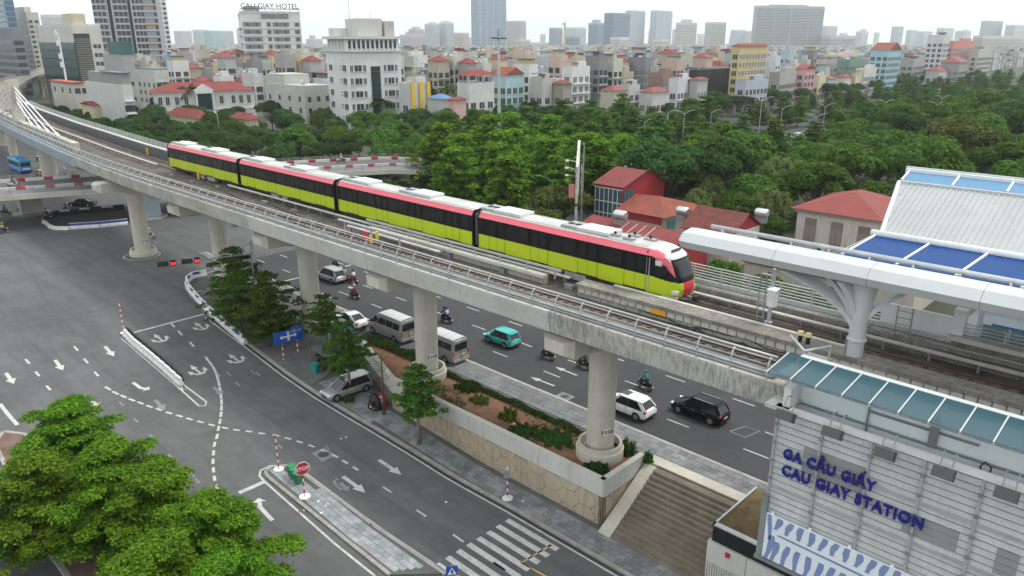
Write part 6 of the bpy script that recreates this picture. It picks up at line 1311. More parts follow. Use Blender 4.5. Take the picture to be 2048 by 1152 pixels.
def broad(name, h, rad, nb, nl, ls, lm, seed, clear=.32, bark=BARK, vs=.55):
    rg = np.random.default_rng(seed); B = []; limbs = []
    zc = h * (clear + 1) / 2; hz = h * (1 - clear) / 2
    for k in range(nb):
        d = rg.normal(size=3); d /= np.linalg.norm(d)
        if d[2] < -.35: d[2] *= -.6
        q = rg.uniform(.5, .86); br = rad * rg.uniform(.24, .42)
        c = (d[0] * rad * q, d[1] * rad * q, zc + d[2] * hz * q); B.append((*c, br)); limbs.append(((0, 0, h * clear * rg.uniform(.6, 1.0)), (c[0] * .85, c[1] * .85, c[2] - br * .4), .02 * rad + .02))
    P = np.array(B); w_ = P[:, 3] ** 2; idx = rg.choice(nb, nl, p=w_ / w_.sum()); Q = P[idx]
    d = rg.normal(size=(nl, 3)); d /= np.linalg.norm(d, axis=1, keepdims=True); d[:, 2] = np.where(d[:, 2] < -.3, -d[:, 2] * .6, d[:, 2])
    r_ = rg.uniform(.62, 1.08, nl) ** .6
    C_ = Q[:, :3] + d * (Q[:, 3] * r_)[:, None] * np.array([1, 1, vs + .25]); N_ = d + rg.normal(size=(nl, 3)) * .45 + np.array([0, 0, .35]); S_ = ls * rg.uniform(.6, 1.3, nl)
    return trunk_mesh(name + '_trunk', h * .72, .03 * h * .6, limbs, bark), leaf_mesh(name + '_crown', C_, N_, S_, lm, rg)
def palm(name, h, nf, fl, lm, seed):
    rg = np.random.default_rng(seed); b = MB(); b.tube([(0, 0, -.2), (.05, 0, h * .4), (0, 0, h * .8), (0, 0, h)], [.26, .24, .2, .14], 10); C_ = []; f = MB()
    for k in range(nf):
        a = k * 2.4 + rg.uniform(-.2, .2); up = rg.uniform(.0, 1.15); pts = []
        for i in range(9):
            t = i / 8; x = fl * t * math.cos(up * (1 - .3 * t)); z = fl * (math.sin(up) * t - (.35 + .5 * (1 - up / 1.2)) * t * t); pts.append(Vector((x * math.cos(a), x * math.sin(a), h + z)))
        f.tube(pts, [.05 - .004 * i for i in range(9)], 3)
        sd = Vector((-math.sin(a), math.cos(a), 0))
        for i in range(26):
            t = .12 + .87 * i / 26; j = min(7, int(t * 8)); p = pts[j].lerp(pts[j + 1], t * 8 - j); ll = fl * .24 * math.sin(math.pi * (t * .82 + .14)) + .12; dr = (pts[j + 1] - pts[j]).normalized()
            for sg in (-1, 1):
                e = p + sd * sg * ll * .85 + dr * ll * .45 + Vector((0, 0, -ll * rg.uniform(.15, .6))); wv = dr * .085
                f.add([p - wv, p + wv, e + wv * .3, e - wv * .3], [(0, 1, 2, 3)])
    return b.mesh(name + '_trunk', BARKL, True), f.mesh(name + '_crown', lm)
def willow(name, h, rad, nl, lm, seed):
    rg = np.random.default_rng(seed); tm, cm_ = broad(name, h, rad, 22, 10, .1, lm, seed); nb = 170
    d = rg.normal(size=(nb, 3)); d /= np.linalg.norm(d, axis=1, keepdims=True); d[:, 2] = np.abs(d[:, 2]); o = d * np.array([rad, rad, h * .42]) * rg.uniform(.5, 1, nb)[:, None] + np.array([0, 0, h * .55])
    i = rg.integers(0, nb, nl); t = rg.uniform(0, 1, nl); C_ = o[i] + np.stack([d[i, 0] * t * .6, d[i, 1] * t * .6, -t * rg.uniform(.8, 2.0, nl)], 1) + rg.normal(size=(nl, 3)) * .22
    N_ = rg.normal(size=(nl, 3)) + d[i]; return tm, leaf_mesh(name + '_crown', C_, N_, .26 * rg.uniform(.6, 1.3, nl), lm, rg, .4)
def plant(name, proto, x, y, z=None, s=1.0, label='', cat='tree', group=None, rz=None, sz=None, crown='crown'):
    z = gz(x, y) if z is None else z
    t = thing(name, label, cat, (x, y, z), rnd.uniform(0, 6.28) if rz is None else rz, group, wc=False); t.scale = (s, s, s * (sz or 1))
    link('trunk', proto[0], t); link(crown, proto[1], t); return t
P_FG = [layered('fg_tree', 9.0, 4.5, 8, 44000, .125, LF_BRIGHT, 21 + k, .22, BARK, .12, pk=.84) for k in range(4)]
P_LAY = [layered('lay_tree', 11.5, 4.8, 8, 6500, .38, LF_MID, 41 + k, .2) for k in range(4)]
P_LAYB = [layered('layb_tree', 11.5, 4.6, 9, 8000, .34, LF_BRIGHT, 51 + k, .16) for k in range(2)]
P_ROAD = [layered('road_tree', 7.5, 3.6, 6, 6500, .18, LF_ROAD, 61 + k, .24, BARK, .1, 1.9, .8) for k in range(3)]
P_SMALL = [layered('small_tree', 7.4, 1.95, 6, 3600, .15, LF_ROAD if k else LF_MID, 71 + k, .42, BARKL, .1, 1.6, .85) for k in range(3)]
P_BR = [broad('broad_tree', 12, 5.6, 34, 5200, .42, LF_DARK, 81 + k) for k in range(4)]
P_BRM = [broad('broadm_tree', 12, 5.6, 34, 5200, .42, LF_MID, 91 + k) for k in range(3)]
P_BIG = [broad('big_tree', 14, 7.0, 48, 14000, .36, m_, 95 + k) for k, m_ in enumerate((LF_DARK, LF_MID))]
P_OL = [broad('olive_tree', 9, 4.6, 30, 7000, .3, LF_OLIVE, 99)]
P_PALM = [palm('palm', 11, 26, 4.2, LF_PALM, 5 + k) for k in range(2)]
P_FAN = [palm('bushpalm', 2.2, 34, 4.0, LF_PALM, 15)]
P_WIL = [willow('feathery', 9, 3.6, 15000, LF_GREY, 3), willow('feathery2', 7.5, 2.8, 12000, LF_GREY, 4)]
# --- foreground layered trees on the left median
def by_top(px, py, zt): p = at(px, py, zt); return p[0], p[1]
FGL = [(128, 795, 5.2, 1.0, 'at the far tip of the median'), (60, 905, 4.6, .95, 'by the left picture edge with a dark gap beneath'), (205, 875, 5.0, .92, 'directly behind the right-leaning front crowns'), (290, 935, 4.6, .95, 'in the middle of the clump overhanging the worn dashes'),
       (412, 988, 4.6, .92, 'nearest the traffic island, reaching toward the stop line'), (300, 1075, 4.4, .95, 'at the bottom edge, centre of the clump'), (432, 1105, 3.2, .8, 'lowest right of the clump by the bent arrow')]
for k, (px, py, zt, s, lb) in enumerate(FGL):
    x, y = by_top(px, py + 10, zt); g0 = gz(x, y); s2 = (zt - g0) / 9.2
    o = plant('almond_tree', P_FG[k % 4], x, y, g0, s * .98, 'bright green layered tree ' + lb, 'tree', 'foreground median trees', sz=s2 / (s * .98))
# --- roadside trees on the near pavement
for k, (px, py, zt, pi, s, lb) in enumerate(((465, 497, 6.6, 0, 1.0, 'tallest dark layered roadside tree beside the traffic-signal mast'), (420, 560, 5.4, 1, .9, 'dark layered roadside tree overhanging the white and blue barrier'), (530, 548, 6.0, 2, 1.0, 'wide dark layered roadside tree in the middle of the kerb row'), (458, 598, 5.0, 0, .75, 'low dark layered tree leaning over the kerb barrier end'))):
    x, y = by_top(px, py, zt); g0 = gz(x, y); plant('roadside_tree', P_ROAD[pi], x, max(y, 34.3), g0, s, lb, 'tree', 'roadside trees', sz=(zt - g0) / 7.5 / s)
for k, (bx, by, zt, s, lb) in enumerate(((ag(655, 712)[0], ag(655, 712)[1], 4.9, 1.05, 'small layered tree in front of pier P348'), (-54.0, 34.6, 5.0, 1.15, 'small layered tree in a grassy pit beside the silver minivan'), (-43.6, 34.2, 4.2, 1.1, 'young green tree in front of the hexagon-panel wall'))):
    plant('young_tree', P_SMALL[(1, 2, 0)[k]], bx, by, gz(bx, by) + .1, s, lb, 'tree', sz=(zt - gz(bx, by)) / 7.4 / s)
# bare tree
bt = thing('bare_tree', 'leafless thin tree standing against the bend of the retaining wall', 'tree', (-49.3, 34.9, gz(-49.3, 34.9)), wc=False)
b = MB(); b.tube([(0, 0, 0), (.05, 0, 2.5), (0, .05, 4.6), (.1, 0, 6.0)], [.12, .1, .07, .02], 7)
b.build('trunk', BARK, bt, True)
for k in range(16):
    z = 1.8 + k * .25; a = k * 2.3; L = 1.5 - .05 * k; MB().tube([(0, 0, z), (L * .5 * math.cos(a), L * .5 * math.sin(a), z + .3), (L * math.cos(a + .3), L * math.sin(a + .3), z + .55)], [.035, .022, .008], 4).build('branch', BARK, bt)
# --- wood and avenue trees behind the viaduct
placed = []
def proj(x, y, z):
    dx, dy, dz = x, y, z - HC; u = dx * RT[0] + dy * RT[1]; w_ = dx * FW[0] + dy * FW[1]; zc = w_ * math.cos(TH) - dz * math.sin(TH)
    return (1024 + FPX * u / zc, 576 - FPX * (w_ * math.sin(TH) + dz * math.cos(TH)) / zc) if zc > 1 else (-9999, 0)
def ok(x, y, d, excl=()):
    px, py = proj(x, y, 8)
    if not (-60 < px < 2110): return False
    for (a, c, e, f) in excl:
        if a < x < c and e < y < f: return False
    return all((x - q[0]) ** 2 + (y - q[1]) ** 2 > d * d for q in placed)
EXC = [(-114, -76, 190, 222), (-80, -22, 74, 118), (-118, -84, 222, 252), (-275, -225, 168, 235), (-150, -92, 60, 74), (-360, -300, 120, 175)]
LBL = {'layered_tree': 'mid green tiered tree', 'avenue_tree': 'dark round-crowned tree', 'park_tree': 'mid green leafy tree', 'bright_tree': 'bright green tiered tree'}
def zone_label(s, x, y):
    px, py = proj(x, y, 8)
    z = 'behind the cable-stayed viaduct' if px < 250 else 'below the long white villa' if px < 420 else 'behind the rear train car' if px < 560 else 'left of the white office block' if px < 655 else 'below the white office block' if px < 790 else 'below the blue roofed house' if px < 890 else 'left of the floodlight mast' if px < 995 else 'right of the floodlight mast' if px < 1090 else 'left of the billboard' if px < 1180 else 'behind the red shop house' if px < 1290 else 'behind the rusty gabled roof' if px < 1400 else 'below the tall yellow house' if px < 1520 else 'behind the hipped villa' if px < 1640 else 'around the royal palm' if px < 1740 else 'below the sky blue house' if px < 1850 else 'above the station roof'
    d = math.hypot(x, y); r_ = 'near the train' if d < 135 else 'in the middle rows' if d < 210 else 'in the rear rows' if d < 330 else 'far along the avenue'
    return s + ' ' + z + ', ' + r_
def scatter(name, protos, x0, x1, y0, y1, n, d, smin, smax, seed, cond=None):
    rg = random.Random(seed); c = 0; tries = 0
    while c < n and tries < n * 40:
        tries += 1; x, y = rg.uniform(x0, x1), rg.uniform(y0, y1)
        if cond and not cond(x, y): continue
        if ok(x, y, d, EXC):
            placed.append((x, y)); s = rg.uniform(smin, smax); plant(name, protos[c % len(protos)], x, y, 0, s, zone_label(LBL[name], x, y), 'tree', 'trees behind the viaduct'); c += 1
fly = lambda x, y: not (-150 < x < -118 + .3 * (y - 88) and y < 96)
# hand-placed characters
for px, py, zt, proto, nm, s, lb in ((1000, 280, 12.5, P_LAYB[0], 'tiered_tree', 1.15, 'tall bright tiered tree directly left of the floodlight mast foot'), (1335, 272, 14, P_BIG[0], 'shade_tree', 1.0, 'big dark shade tree behind the red two-storey house'), (1440, 268, 14, P_BIG[0], 'shade_tree', .95, 'big dark shade tree between the red house and the pale feathery tree'),
        (1860, 270, 14, P_BIG[1], 'shade_tree', 1.0, 'large green shade tree behind the left end of the station roof'), (1965, 175, 16, P_BIG[1], 'shade_tree', 1.25, 'largest rounded bright tree at the right edge behind the station roof'), (2040, 200, 16, P_BIG[0], 'shade_tree', 1.1, 'dark shade tree cut by the right picture edge'), (1925, 232, 14, P_OL[0], 'olive_tree', 1.5, 'yellowish olive tree above the station roof'), (1775, 245, 13, P_BIG[0], 'shade_tree', 1.0, 'dark shade tree right of the royal palm'), (1800, 210, 14, P_BIG[0], 'shade_tree', 1.0, 'dark shade tree standing above the royal palm to the right'),
        (1120, 372, 7.5, P_OL[0], 'scrub_tree', 1.0, 'brownish olive scrub tree beside the tall edge-on billboard'), (1085, 415, 5.5, P_OL[0], 'scrub_tree', .75, 'lower olive scrub tree right above the train roof'), (1425, 345, 8.5, P_WIL[1], 'feathery_tree', 1.05, 'pale yellowish feathery tree behind the rusty gabled roof'), (1565, 308, 10.5, P_WIL[0], 'feathery_tree', 1.15, 'grey-green feathery tree left of the hipped red roof villa'),
        (1690, 282, 12, P_PALM[0], 'royal_palm', 1.3, 'royal palm with drooping fronds above the hipped red roof villa'), (376, 165, 15, P_PALM[1], 'royal_palm', 1.15, 'royal palm in front of the long white villa'), (762, 190, 13, P_PALM[0], 'royal_palm', 1.1, 'royal palm at the foot of the white office block'), (865, 170, 14, P_PALM[1], 'royal_palm', .95, 'left royal palm of the pair behind the blue roofed house'), (898, 165, 14, P_PALM[0], 'royal_palm', .95, 'right royal palm of the pair behind the blue roofed house'),
        (728, 345, 5, P_FAN[0], 'fan_palm', 1.0, 'left dark bush palm by the flyover end'), (790, 350, 5, P_FAN[0], 'fan_palm', 1.05, 'right dark bush palm by the flyover end'), (1275, 465, 5.0, P_OL[0], 'scrub_tree', .55, 'small bushy tree poking above the train roof before the red sheds'), (1340, 490, 5.2, P_BRM[0], 'scrub_tree', .42, 'small green tree behind the train nose'), (1450, 520, 5, P_BRM[1], 'scrub_tree', .42, 'small green tree beneath the canopy beam tip'), (1540, 555, 6, P_OL[0], 'scrub_tree', .7, 'bushy olive tree seen under the canopy beam'), (1480, 385, 7, P_BRM[1], 'scrub_tree', .62, 'leafy green tree right behind the rusty gabled roof'), (1545, 372, 8, P_WIL[0], 'feathery_tree', .9, 'lower grey-green feathery tree touching the villa wall'), (1555, 432, 5, P_BRM[2], 'scrub_tree', .45, 'low leafy bush tree at the left corner of the villa'), (1395, 372, 7.5, P_WIL[1], 'feathery_tree', .8, 'small feathery tree behind the orange annex roof'), (1500, 345, 9, P_BRM[0], 'scrub_tree', .75, 'rounded green tree between the two feathery trees'), (1620, 570, 7, P_BRM[2], 'scrub_tree', .55, 'green tree seen through the column branches')):
    x, y = by_top(px, py, zt); hgt = max(v.co.z for v in proto[1].vertices); sc = s
    plant(nm, proto, x, y, 0, s, lb, 'tree', sz=zt / hgt / s); placed.append((x, y))
scatter('bright_tree', P_LAYB, -112, -72, 84, 128, 17, 7.0, .95, 1.25, 1)
scatter('layered_tree', P_LAY, -150, -70, 112, 215, 62, 8.0, .62, 1.1, 2)
scatter('avenue_tree', P_BR, -166, -146, 165, 640, 58, 7.0, .62, .8, 3)
scatter('avenue_tree', P_BR, -300, -165, 92, 200, 46, 8.5, .6, .85, 4, lambda x, y: x < -150 - (y - 92) * .1 and not (x < -215 and y > 165))
scatter('park_tree', P_BRM, -215, -120, 92, 170, 26, 8.5, .6, .9, 5, lambda x, y: y > 98 or x < -150)
scatter('layered_tree', P_LAY, -140, -60, 215, 420, 62, 9.0, .65, .85, 6)
scatter('park_tree', P_BRM, -70, -8, 112, 260, 46, 8.0, .6, 1.15, 7)
scatter('park_tree', P_BRM, -80, -38, 106, 126, 12, 6.0, .5, .72, 16)
scatter('park_tree', P_BRM, -62, -20, 62, 74, 7, 5.0, .32, .42, 17)
scatter('avenue_tree', P_BR, -275, -140, 64, 96, 36, 7.0, .6, .8, 14)
scatter('park_tree', P_BRM, -136, -122, 96, 130, 6, 7.0, .6, .8, 15)
scatter('layered_tree', P_LAY, -140, -70, 420, 700, 34, 11, .65, .85, 8)
# low hedge and bushes of the planter
def bush(name, x, y, z, rx, ry, h, n, lm, lb, seed, ls=.09, cat='bush', grp=None):
    rg = np.random.default_rng(seed); d = rg.normal(size=(n, 3)); d /= np.linalg.norm(d, axis=1, keepdims=True); d[:, 2] = np.abs(d[:, 2]); q = rg.uniform(.6, 1.05, n)[:, None] * (1 + .25 * np.sin(d[:, :1] * 9 + d[:, 1:2] * 7))
    C_ = d * q * np.array([rx, ry, h]); N_ = d + rg.normal(size=(n, 3)) * .5; t = thing(name, lb, cat, (x, y, z), 0, grp, wc=False)
    link('foliage', leaf_mesh('foliage', C_, N_, ls * rg.uniform(.6, 1.3, n), lm, rg), t); return t
def hedge(name, x0, x1, y, wd, h, n, lb, seed, z=.12):
    rg = np.random.default_rng(seed); u = rg.uniform(0, 1, n); v = rg.uniform(-1, 1, n); hh = h * (.75 + .35 * np.sin(u * 37 + seed) * np.sin(u * 11)) * np.sqrt(np.clip(1 - v ** 4, 0, 1))
    C_ = np.stack([u * (x1 - x0) - (x1 - x0) / 2, v * wd / 2, hh * rg.uniform(.5, 1.05, n)], 1); N_ = rg.normal(size=(n, 3)) * .5 + np.array([0, 0, .8]); N_[:, 1] += v
    t = thing(name, lb, 'hedge', ((x0 + x1) / 2, y, z), 0, wc=False); link('foliage', leaf_mesh('foliage', C_, N_, .1 * rg.uniform(.6, 1.3, n), LF_BUSH, rg), t)
hedge('hedge', -47.5, -27.3, 40.7, .55, .5, 5000, 'low clipped hedge along the back of the planter right of pier P349', 1); hedge('hedge', -59.2, -49.8, 40.8, .9, .8, 4200, 'low hedge beside the two parked silver vans', 2)
for k, (px, py, rx, h, lm, lb) in enumerate(((1018, 835, .8, .9, LF_OLIVE, 'round scrubby bush in the middle of the planter'), (935, 775, 1.1, .5, LF_BUSH, 'spreading green bush beside pier P349 collar'), (1195, 935, .9, .45, LF_BUSH, 'small green bush at the wall corner below pier P350'), (1110, 875, 1.6, .22, LF_BUSH, 'low green ground plant patch left of pier P350'), (1250, 900, .9, .9, LF_DARK, 'dark bush right of pier P350'), (1296, 920, .4, .7, LF_BUSH, 'little green bush at the end of the planter wall'), (960, 800, .9, .3, LF_OLIVE, 'weedy tuft on the red soil'), (770, 690, 1.0, .6, LF_OLIVE, 'dry brown-green shrub at the narrow end of the planter'), (1050, 860, 1.2, .25, LF_BUSH, 'low weeds by the wall coping'))):
    p = at(px, py, .2); bush('planter_bush', p[0], p[1], .1, rx, rx * .8, h, int(1800 * rx), lm, lb, 200 + k)
p = ag(655, 745); bush('kerb_shrub', p[0], p[1] + .5, gz(p[0], p[1]), 1.5, 1.1, 2.3, 4200, LF_OLIVE, 'tall bushy shrub beside the teal bin near the kerb', 231, .14)
p = ag(692, 798); bush('grass_tuft', p[0], p[1], gz(p[0], p[1]) + .1, 1.1, .8, .35, 2200, LF_BUSH, 'green grass tuft around the small tree by the minivan', 232, .1)
b = MB(); rg = np.random.default_rng(9); n = 2200; xs_ = rg.uniform(-48, -27, n); ys_ = rg.uniform(36.6, 40.4, n); keep = np.sin(xs_ * .55 + 1) + np.sin(ys_ * 1.3 + xs_ * .2) > .1; xs_, ys_ = xs_[keep], ys_[keep]
o = link('planter_weeds', leaf_mesh('planter_weeds', np.stack([xs_, ys_, np.full(len(xs_), .17) + rg.uniform(0, .1, len(xs_))], 1), rg.normal(size=(len(xs_), 3)) * .6 + np.array([0, 0, .6]), .11 * rg.uniform(.5, 1.3, len(xs_)), LF_BUSH, rg)); tag(o, 'patchy green weeds growing on the planter soil', 'weeds', kind='stuff')
# ================================================================== city behind
WALLC = {}
def wallm(c, weather=.35):
    k = tuple(round(v, 2) for v in c) + (weather,)
    if k not in WALLC: WALLC[k] = mat('wall_%d' % len(WALLC), c, .85, var=.1, scale=.25, streak=weather, scol=tuple(v * .45 for v in c), fine=.06)
    return WALLC[k]
WIN = mat('window_glass', (.05, .058, .065), .15, var=.25, scale=.3, spec=.5)
WINP = mat('window_pale', (.16, .19, .21), .2, var=.25, scale=.4, spec=.5)
WINB = mat('window_blue', (.06, .12, .2), .12, var=.3, scale=.12, spec=.6)
FRAME = flat((.6, .6, .58))
TILE = mat('roof_tile_red', (.21, .042, .036), .8, var=.18, scale=.5, fine=.12, grime=.25, scol=(.15, .06, .05))
TILEO = mat('roof_tile_orange', (.24, .06, .04), .8, var=.18, scale=.5, fine=.12, grime=.3, scol=(.2, .1, .06))
SHEETR = mat('roof_sheet_red', (.21, .04, .04), .6, var=.14, scale=.4, grime=.25, scol=(.2, .07, .05))
SHEETG = mat('roof_sheet_green', (.14, .2, .2), .6, var=.2, scale=.3, grime=.3, scol=(.1, .11, .11))
SHEETB = mat('roof_sheet_blue', (.1, .19, .36), .6, var=.15, scale=.3)
ROOFG = mat('roof_grey', (.3, .29, .27), .9, var=.25, scale=.3, grime=.4, scol=(.12, .11, .1))
STEEL = mat('tank_steel', (.6, .61, .62), .3, .7, var=.1)
def px_solve(P, dirv, px):
    # distance along dirv from P at which the picture column px is reached (at eye level)
    k = (px - 1024) * math.cos(TH) / FPX
    u0 = P[0] * RT[0] + P[1] * RT[1]; w0 = P[0] * FW[0] + P[1] * FW[1]; u1 = dirv[0] * RT[0] + dirv[1] * RT[1]; w1 = dirv[0] * FW[0] + dirv[1] * FW[1]
    return (k * w0 - u0) / (u1 - k * w1)
class Bld:
    def __init__(s, name, label, pxL, pxC, pxR, ytop, d, rot=0., group=None, cat='building', amin=4., bmin=4., z0=-.2, amax=60.):
        u = (pxC - 1024) * d * math.cos(TH) / FPX; s.P = (RT[0] * u + FW[0] * d, RT[1] * u + FW[1] * d); s.r = rot
        s.a = abs(px_solve(s.P, (-math.cos(rot), -math.sin(rot)), pxL)) if pxL < pxC else amin
        s.b = abs(px_solve(s.P, (-math.sin(rot), math.cos(rot)), pxR)) if pxR > pxC else bmin
        s.a = clamp(s.a, 2, amax); s.b = clamp(s.b, 2, 420)
        s.h = zat(pxC, ytop, *s.P); s.z0 = z0
        s.t = thing(name, label, cat, (s.P[0], s.P[1], 0), rot, group, wc=False)
    def box(s, x0, x1, y0, y1, z0, z1, name, m, par=None): return MB().box(x0, x1, y0, y1, z0, z1).build(name, m, par or s.t, o=(0, 0, 0))
    def body(s, m, h=None, name='wall'): s.w = s.box(-s.a, 0, 0, s.b, s.z0, h or s.h, name, m); return s.w
    def on(s, b, f, u0, u1, z0, z1, d0, d1):     # box on face L (towards -y) or R (towards +x), u from the near corner
        if f == 'L': b.box(-u1, -u0, -d1, -d0, z0, z1)
        else: b.box(d0, d1, u0, u1, z0, z1)
        return b
    def W(s, f): return s.a if f == 'L' else s.b
    def put(s, f, u0, u1, z0, z1, d0, d1, name, m, par=None): return s.on(MB(), f, u0, u1, z0, z1, d0, d1).build(name, m, par or s.t, o=(0, 0, 0))
    def windows(s, f, zs, us, ww, wh, m=WIN, joined=False, frame=None, name='window', depth=.05):
        J = MB(); F_ = MB()
        for z in zs:
            for u in us:
                if joined:
                    s.on(J, f, u - ww / 2, u + ww / 2, z, z + wh, -.02, depth)
                    if frame: s.on(F_, f, u - ww / 2 - .12, u + ww / 2 + .12, z - .14, z, .0, depth + .1)
                else:
                    o = s.put(f, u - ww / 2, u + ww / 2, z, z + wh, -.02, depth, name, m)
                    if frame:
                        s.put(f, u - .05, u + .05, z, z + wh, depth, depth + .03, 'mullion', frame, o); s.put(f, u - ww / 2 - .1, u + ww / 2 + .1, z - .15, z, 0, depth + .12, 'sill', frame, o)
        if joined and J.v:
            tag(J.build('windows', m, s.t, o=(0, 0, 0)), kind='stuff')
            if frame: tag(F_.build('sills', frame, s.t, o=(0, 0, 0)), kind='stuff')
    def bands(s, f, zs, hh, m, d=.12, name='slabs', u0=0, u1=None):
        J = MB()
        for z in zs: s.on(J, f, u0, s.W(f) if u1 is None else u1, z, z + hh, -.02, d)
        if J.v: tag(J.build(name, m, s.t, o=(0, 0, 0)), kind='stuff')
    def fins(s, f, us, ww, m, d=.2, z0=0, z1=None, name='fin'):
        for u in us: s.put(f, u - ww / 2, u + ww / 2, z0, z1 or s.h, -.02, d, name, m)
    def parapet(s, m, h=.9, th=.2):
        for k, (x0, x1, y0, y1) in enumerate(((-s.a, 0, 0, th), (-th, 0, th, s.b), (-s.a, -s.a + th, th, s.b), (-s.a + th, -th, s.b - th, s.b))): s.box(x0, x1, y0, y1, s.h, s.h + h, 'parapet', m)
    def gable(s, m, rise, axis='x', over=.5, z=None):
        z = z or s.h; x0, x1, y0, y1 = -s.a - over, over, -over, s.b + over; b = MB()
        if axis == 'x': b.yz([(y0, z), (y1, z), ((y0 + y1) / 2, z + rise)], x0, x1)
        else: b.xz([(x0, z), (x1, z), ((x0 + x1) / 2, z + rise)], y0, y1)
        return b.build('roof', m, s.t, o=(0, 0, 0))
    def hip(s, m, rise, over=.5, z=None):
        z = z or s.h; x0, x1, y0, y1 = -s.a - over, over, -over, s.b + over; q = min(x1 - x0, y1 - y0) / 2 * .98; b = MB()
        r0, r1 = ((x0 + q, (y0 + y1) / 2), (x1 - q, (y0 + y1) / 2)) if x1 - x0 > y1 - y0 else (((x0 + x1) / 2, y0 + q), ((x0 + x1) / 2, y1 - q))
        b.add([(x0, y0, z), (x1, y0, z), (x1, y1, z), (x0, y1, z), (r0[0], r0[1], z + rise), (r1[0], r1[1], z + rise)], [(3, 2, 1, 0), (0, 1, 5, 4), (2, 3, 4, 5), (1, 2, 5), (3, 0, 4)] if x1 - x0 > y1 - y0 else [(3, 2, 1, 0), (0, 1, 4), (2, 3, 5), (1, 2, 5, 4), (3, 0, 4, 5)])
        return b.build('roof', m, s.t, o=(0, 0, 0))
    def tank(s, x, y, z, r_=.6, l=1.5):
        b = MB(); b.cyl((x, y, z + r_ + .4), (x + l, y, z + r_ + .4), r_, n=10); b.box(x + .1, x + l - .1, y - .3, y + .3, z, z + .5); return b.build('water_tank', STEEL, s.t, o=(0, 0, 0))
def zrows(z0, z1, st): return [z0 + i * st for i in range(int((z1 - z0) / st + 1e-6))]
def ucols(w_, n, m=.0): return [m + (w_ - 2 * m) * (i + .5) / n for i in range(n)]
WHT = (.62, .62, .6); CRM = (.6, .53, .38); GRY = (.3, .3, .3); LGR = (.45, .46, .47)
# --- dark and white striped apartment tower, top left
B_ = Bld('apartment_tower', 'tall white and charcoal apartment tower with black vertical stripes and orange slabs', 185, 195, 322, -60, 430, R(-36)); B_.body(wallm((.33, .34, .37))); W_ = B_.b
for z in zrows(4, B_.h - 3, 3.3):
    B_.put('R', .2, W_ - .2, z, z + .55, -.02, .5, 'floor_slab', wallm(WHT)); 
for u0, u1 in ((W_ * .245, W_ * .30), (W_ * .56, W_ * .605)): B_.put('R', u0, u1, 0, B_.h, -.02, .9, 'stripe', BLACK)
for u0 in (W_ * .30, W_ * .605, W_ * .235): B_.put('R', u0, u0 + .5, 0, B_.h, -.02, .8, 'pier', wallm(WHT))
B_.windows('R', zrows(5, B_.h - 4, 3.3), [W_ * q for q in (.03, .1, .17)], W_ * .05, 2.0, joined=True, depth=.1)
B_.windows('R', zrows(5, B_.h - 4, 3.3), [W_ * q for q in (.36, .43, .5)], W_ * .055, 2.3, joined=True, depth=.1)
B_.windows('R', zrows(5, B_.h - 4, 3.3), [W_ * q for q in (.645, .71, .77, .97)], W_ * .045, 2.0, joined=True, depth=.1)
for z in zrows(11, B_.h - 4, 9.9): B_.put('R', W_ * .5, W_ * .56, z, z + .5, 0, .56, 'orange_slab', flat((.6, .28, .06))); B_.put('R', W_ * .78, W_ * .99, z + 6, z + 6.5, 0, .56, 'orange_slab', flat((.6, .28, .06)))
B_.windows('L', zrows(5, B_.h - 4, 3.3), ucols(B_.a, 2), 1.2, 1.9, joined=True)
# --- glass and beige towers at the far left
def simple_tower(name, label, pxL, pxC, pxR, ytop, d, col, fl=3.4, rot=0., glass=WIN, ww=.62, wh=.55, cols=2.9, slab=None, crown=0, group=None, wth=.12, fin=None):
    B = Bld(name, label, pxL, pxC, pxR, ytop, d, rot, group); B.body(wallm(col, wth)); zs = zrows(3, B.h - 1.5, fl)
    for f in 'LR':
        n = max(1, int(B.W(f) / cols)); cw = B.W(f) / n; B.windows(f, zs, ucols(B.W(f), n), cw * ww, fl * wh, glass, True, depth=.12)
        if slab: B.bands(f, [z - .5 for z in zs], .5, wallm(slab, wth), .3)
        if fin: B.fins(f, [B.W(f) * q for q in fin], .7, wallm((.65, .65, .65), wth), .5)
    B.parapet(wallm(col, wth), 1.2, .5)
    if crown: B.box(-B.a * .75, -B.a * .2, B.b * .2, B.b * .75, B.h, B.h + crown, 'roof_block', wallm(col, wth))
    return B
simple_tower('glass_tower', 'blue-grey glass tower cut by the left picture edge', -30, 22, 42, -60, 520, (.25, .32, .38), glass=WINB, ww=.85, wh=.8)
simple_tower('apartment_block', 'beige apartment block behind the curving far viaduct', 28, 62, 86, 28, 560, (.55, .52, .46), crown=5)
simple_tower('podium_block', 'grey slate-coloured block at the left edge below the glass tower', -30, 25, 48, 62, 380, (.2, .22, .25), ww=.8)
simple_tower('apartment_tower', 'slim white apartment tower behind the striped tower', 300, 322, 342, -30, 600, (.6, .6, .62), crown=0)
